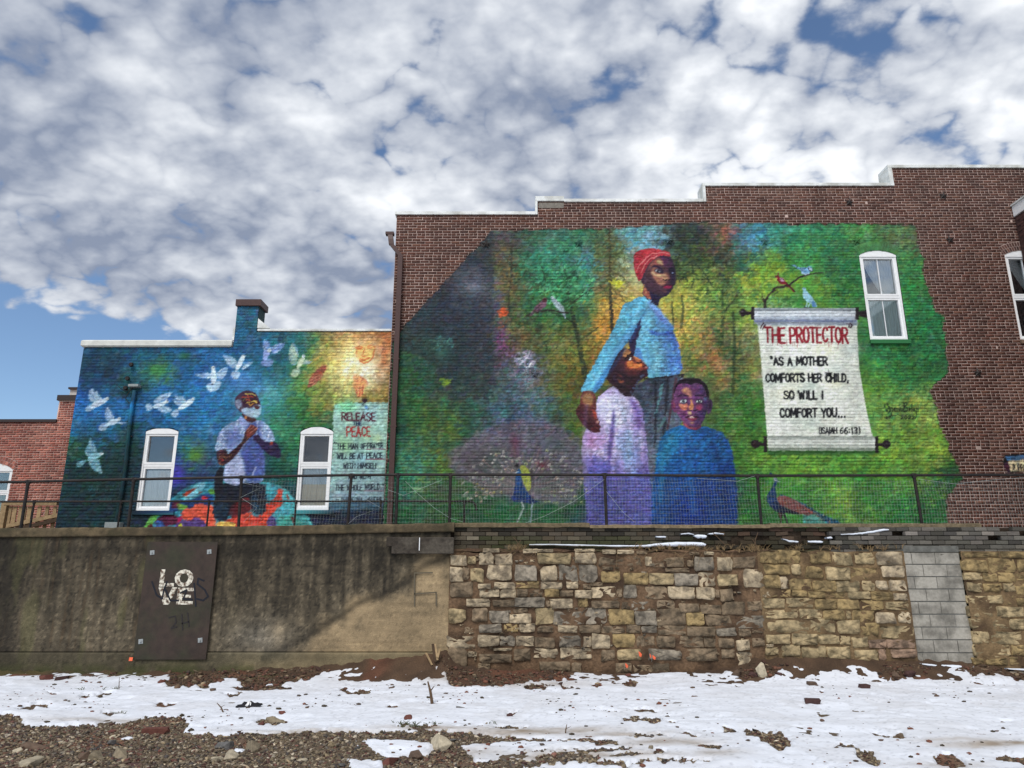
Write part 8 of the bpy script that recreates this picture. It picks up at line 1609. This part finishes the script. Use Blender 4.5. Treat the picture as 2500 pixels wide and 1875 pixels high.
# snow strips along ledges
M_SNOW2 = mat('ledge_snow', (204, 209, 218), rough=.6, noise_amt=.05, noise_scale=9, bump=.2, bscale=28, spec=.2)
def strip(pts, D, name='snow_strip', h=1.0):
    X = [(U(a, b, D)) for a, b, t in pts]; th = [t / 141 for a, b, t in pts]; vs = []; fs = []; P_ = []
    for i in range(len(X) - 1):
        for k in range(6): t = k / 6; P_.append((X[i][0] * (1 - t) + X[i + 1][0] * t, X[i][2] * (1 - t) + X[i + 1][2] * t, th[i] * (1 - t) + th[i + 1] * t))
    P_.append((X[-1][0], X[-1][2], th[-1])); rr = random.Random(int(pts[0][0]))
    for (x, z, t) in P_:
        t *= rr.uniform(.75, 1.15); q = t * .55 * h + .004
        for a in range(8): an = 2 * pi * a / 8; vs.append((x, D - .02 + .055 * cos(an), z - q + q * sin(an) + rr.uniform(-.002, .002)))
    n = len(P_)
    for i in range(n - 1):
        for a in range(8): fs.append((i * 8 + a, i * 8 + (a + 1) % 8, (i + 1) * 8 + (a + 1) % 8, (i + 1) * 8 + a))
    o = put(name, nmesh(name, vs, [np.array(fs)], M_SNOW2, smooth=True)); tag(o, kind='stuff')
strip([(1292, 1329, 1), (1340, 1328, 2), (1400, 1329, 3), (1440, 1330, 2), (1500, 1331, 3), (1570, 1331, 4), (1610, 1326, 6), (1650, 1323, 9), (1715, 1324, 10), (1721, 1328, 3)], DP - .05)
strip([(1600, 1309, 2), (1622, 1309, 3), (1624, 1310, 1)], DP - .03); strip([(1693, 1307, 2), (1702, 1305, 7), (1720, 1306, 7), (1723, 1308, 2)], DP - .03); strip([(1728, 1303, 1), (1745, 1300, 3), (1765, 1303, 1)], DP - .03); strip([(1660, 1303, 1), (1680, 1301, 2), (1692, 1304, 1)], DP - .03)
strip([(1908, 1315, 1), (1925, 1319, 4), (1945, 1321, 3)], DP - .06); strip([(1968, 1320, 3), (2000, 1320, 5), (2005, 1322, 2)], DP - .06); strip([(2015, 1312, 2), (2026, 1310, 4), (2028, 1313, 1)], DP - .08)
strip([(2048, 1304, 1), (2080, 1302, 3), (2105, 1299, 4), (2130, 1296, 4), (2155, 1291, 4), (2165, 1292, 2)], DP - .08); strip([(2245, 1619, 1), (2290, 1622, 6), (2330, 1623, 7), (2372, 1626, 2)], DW - .08); strip([(2455, 1631, 1), (2500, 1632, 4), (2560, 1632, 3)], DW - .12)
# dry weeds on the ledge
wd = MB()
for k in range(150):
    px = rgw.choice([rgw.gauss(1655, 35), rgw.gauss(1600, 40), rgw.gauss(1262, 12), rgw.gauss(1845, 10), rgw.gauss(1780, 25), rgw.gauss(1960, 40), rgw.gauss(2130, 40)]); x, _, z = U(px, 1345 + rgw.uniform(-6, 4), DW - .02); tuft(x, DW + rgw.uniform(-.04, .1), z, 5, .13, .12, wd, .003)
for k in range(26):
    px = rgw.uniform(1120, 2100); x, _, z = U(px, 1348, DW - .05); a = rgw.uniform(-1, 1); wd.tube([(x, DW - .06, z), (x + a * .1, DW - .09, z - rgw.uniform(.02, .1)), (x + a * .22, DW - .10, z - rgw.uniform(.05, .25))], .003, 3, False)
tag(wd.put('dry_weeds', M_GRASS), kind='stuff')
sh = MB()
for q in ([(1263, 1346), (1265, 1330), (1260, 1318), (1252, 1312)], [(1264, 1330), (1272, 1318)], [(1262, 1340), (1275, 1352), (1290, 1368)], [(1846, 1345), (1843, 1320), (1850, 1300)], [(1845, 1330), (1836, 1316)], [(1770, 1330), (1740, 1300)]):
    sh.tube([(UX(a, b, DW - .04), DW - .05, UZ(b, DW - .04)) for a, b in q], .006, 5)
tag(sh.put('bare_shrub_twigs', M_TWIG), kind='stuff')
# wooden stakes against the wall end
for i, (a, b, rr_, lb) in enumerate((((1040, 1594), (1055, 1624), .013, 'thin pale lath leaning outermost at the right end of the concrete wall'), ((1057, 1572), (1063, 1616), .022, 'wide brown board stub upright at the right end of the concrete wall'), ((1062, 1572), (1068, 1612), .014, 'narrow grey lath behind the board stub at the right end of the concrete wall'), ((1074, 1584), (1068, 1606), .018, 'short dark stub tilting right beside the stone wall corner'))):
    p = Vector(U(*a, DW - .18)); q = Vector(U(*b, DW - .3)); d = (q - p); L = d.length; m = MB().box(-rr_, rr_, -.008, .008, -L * .5, L * .5, .002); o = m.put('wooden_stake', M_WOOD if i != 1 else M_WOODD, None, tuple((p + q) / 2)); o.rotation_euler = d.to_track_quat('-Z', 'Y').to_euler(); tag(o, lb, 'stake')
# survey flags
M_FLAG = mat('orange_flag', (240, 98, 64), rough=.6, noise_amt=.05)
for (px, py, w_, h_, lb, D) in ((320, 1609, 9, 9, 'square orange marker at the lower left corner of the steel plate', DW - .09), (1563, 1597, 9, 14, 'largest orange flag on the stone wall, upper left one', DW - .12), (1588, 1601, 4, 11, 'narrow orange flag between two wider ones on the stone wall', DW - .12), (1597, 1605, 9, 11, 'triangular orange flag rightmost on the stone wall', DW - .12), (1530, 1625, 8, 12, 'lone orange flag lowest on the stone wall', DW - .14)):
    x, _, z = U(px, py, D); s = 1 / 165; f = tag(empty('marker_flag', (x, D, z)), lb, 'flag')
    V = [(-w_ / 2 * s, 0, h_ / 2 * s), (0, -.01, h_ / 2 * s * .7), (w_ / 2 * s, .0, h_ / 2 * s * (-.1)), (w_ / 2 * s * .4, -.012, -h_ / 2 * s), (-w_ / 2 * s * .6, 0, -h_ / 2 * s * .7)] if px > 400 else [(-w_ / 2 * s, 0, h_ / 2 * s), (w_ / 2 * s, 0, h_ / 2 * s * .9), (w_ / 2 * s, -.01, -h_ / 2 * s), (-w_ / 2 * s * 1.1, -.01, -h_ / 2 * s)]
    MB().add([(a, b - .002, c) for a, b, c in V] + [(a, b + .002, c) for a, b, c in V], [tuple(range(len(V)))[::-1], tuple(range(len(V), 2 * len(V)))] + [(i, (i + 1) % len(V), (i + 1) % len(V) + len(V), i + len(V)) for i in range(len(V))]).put('flag_cloth', M_FLAG, f)
    MB().tube([(-w_ / 2 * s, .004, h_ / 2 * s), (-w_ / 2 * s - .01, .03, -.07 if px > 400 else -.04)], .0015, 4).put('wire_stem', M_WIRE, f)

# ------------------------------------------------------------------ railings on the terrace edge
DRL = 12.36
rail = tag(empty('pipe_railing'), 'long black pipe railing with wire mesh along the top of the retaining wall', 'railing')
rp_ = [(-60, 1178), (0, 1177), (69, 1176), (200, 1173), (327, 1170), (450, 1168), (590, 1165), (720, 1162), (860, 1160), (970, 1159), (1100, 1159), (1290, 1159), (1476, 1159.5), (1660, 1161), (1850, 1161.5), (2040, 1161), (2232, 1160.5), (2400, 1159.5), (2600, 1159)]
P3 = [Vector(U(a, b, DRL)) for a, b in rp_]; P3 = [Vector((-9.8, DRL, P3[0].z))] + P3
def rz(x): return float(np.interp(x, [p.x for p in P3], [p.z for p in P3]))
rr = random.Random(3); seg = [0, 5, 8, 10, 12, 14, 16, len(P3) - 1]
for a, b in zip(seg[:-1], seg[1:]): MB().tube(P3[a:b + 1], .0235, 10).put('top_rail', M_IRON, rail)
for top, foot in (((69, 1176), (50, 1296)), ((327, 1170), (312, 1294)), ((590, 1165), (583, 1288)), ((858, 1160), (848, 1282)), ((972, 1159), (966, 1280)), ((1100, 1159), (1097, 1279)), ((1476, 1159), (1481, 1279)), ((1849, 1161), (1859, 1284)), ((2231, 1160), (2252, 1282))):
    a = Vector(U(*top, DRL)); b = Vector(U(*foot, DRL)); b.z = 2.14; m = MB().tube([a, b], .026, 10); o = m.put('post', M_IRON, rail)
    MB().tube([a + Vector((0, 0, .028)), a - Vector((0, 0, .055))], .033, 10).put('tee_fitting', M_IRON, o); MB().tube([a - Vector((.05, 0, 0)), a + Vector((.05, 0, 0))], .029, 10).put('tee_fitting', M_IRON, o)
# mesh
ms = MB(); x = UX(618, 1200, DRL + .03); xend = 9.4; i = 0
def msag(x, z): return .012 * sin(x * 3.1) + .018 * sin(x * 1.3 + z * 4) + (float(pn(np.array([x]), np.array([z]), .5, 44, 2)[0]) - .5) * .05
while x < xend:
    zt = rz(x) - .03 - .06 * max(0, sin(x * .9 + 1)) * (x > 3.2); 
    ms.tube([(x + msag(x, z), DRL + .03 + msag(z, x) * .5, z) for z in np.linspace(2.14, zt, 7)], .00085, 3, False); x += .052; i += 1
for k, z in enumerate(np.arange(2.2, 3.2, .078)):
    xs = np.arange(UX(618, 1200, DRL + .03), xend, .12); ms.tube([(xx, DRL + .032 + msag(z, xx) * .5, z + msag(z * 3, xx) * .6) for xx in xs], .00085, 3, False)
for q in ([(1080, 1172), (1030, 1192), (985, 1210), (948, 1196)], [(990, 1175), (1020, 1205), (1060, 1240), (1100, 1266), (1130, 1274)], [(1476, 1170), (1400, 1225), (1330, 1260), (1280, 1278)], [(1480, 1200), (1520, 1250), (1550, 1276)], [(598, 1180), (640, 1190), (588, 1215)], [(592, 1217), (628, 1240), (596, 1275)], [(1850, 1160), (1800, 1175), (1700, 1168)], [(2240, 1170), (2330, 1182), (2420, 1172), (2500, 1166)], [(860, 1200), (930, 1240), (870, 1262), (850, 1280)]):
    ms.tube([(UX(a, b, DRL), DRL - .02, UZ(b, DRL)) for a, b in q], .0022, 4, False)
tag(ms.put('wire_mesh', M_WIRE, rail), kind='stuff')
r2 = tag(empty('low_pipe_railing'), 'lower black pipe railing standing behind the long one, ending in a turned down hook', 'railing')
D2 = 14.9; pts = [U(-60, 1225, D2), U(400, 1224, D2), U(800, 1224, D2), U(1145, 1224, D2), U(1156, 1226, D2), U(1161, 1233, D2), U(1163, 1243, D2)]
MB().tube([(-11.5, D2, pts[0][2])] + pts, .020, 8).put('top_rail', M_IRON, r2); MB().tube([pts[-1], tuple(np.array(pts[-1]) - np.array([0, 0, .03]))], .032, 8).put('end_fitting', M_IRON, r2)
for px in (84, 296, 511, 723, 930, 1134):
    x, _, z = U(px, 1224, D2); o = MB().tube([(x, D2, z), (x, D2, 2.14)], .021, 8).put('post', M_IRON, r2); MB().tube([(x, D2, z + .025), (x, D2, z - .05)], .03, 8).put('tee_fitting', M_IRON, o)

# ------------------------------------------------------------------ each thing's own origin at its base
def world_pts(o):
    out = []
    if o.type == 'MESH' and len(o.data.vertices):
        mw = o.matrix_world; b = [mw @ Vector(c) for c in o.bound_box]; out += b
    for c in o.children: out += world_pts(c)
    return out
bpy.context.view_layer.update()
def rebase(o):
    P_ = world_pts(o)
    if not P_: return
    b = Vector(((min(p.x for p in P_) + max(p.x for p in P_)) / 2, (min(p.y for p in P_) + max(p.y for p in P_)) / 2, min(p.z for p in P_)))
    o.location = o.location + b
    for c in o.children: c.location = c.location - b
for o in list(COL.objects):
    if o.type == 'EMPTY' and o.parent is None and o.location.length < 1e-6: rebase(o)
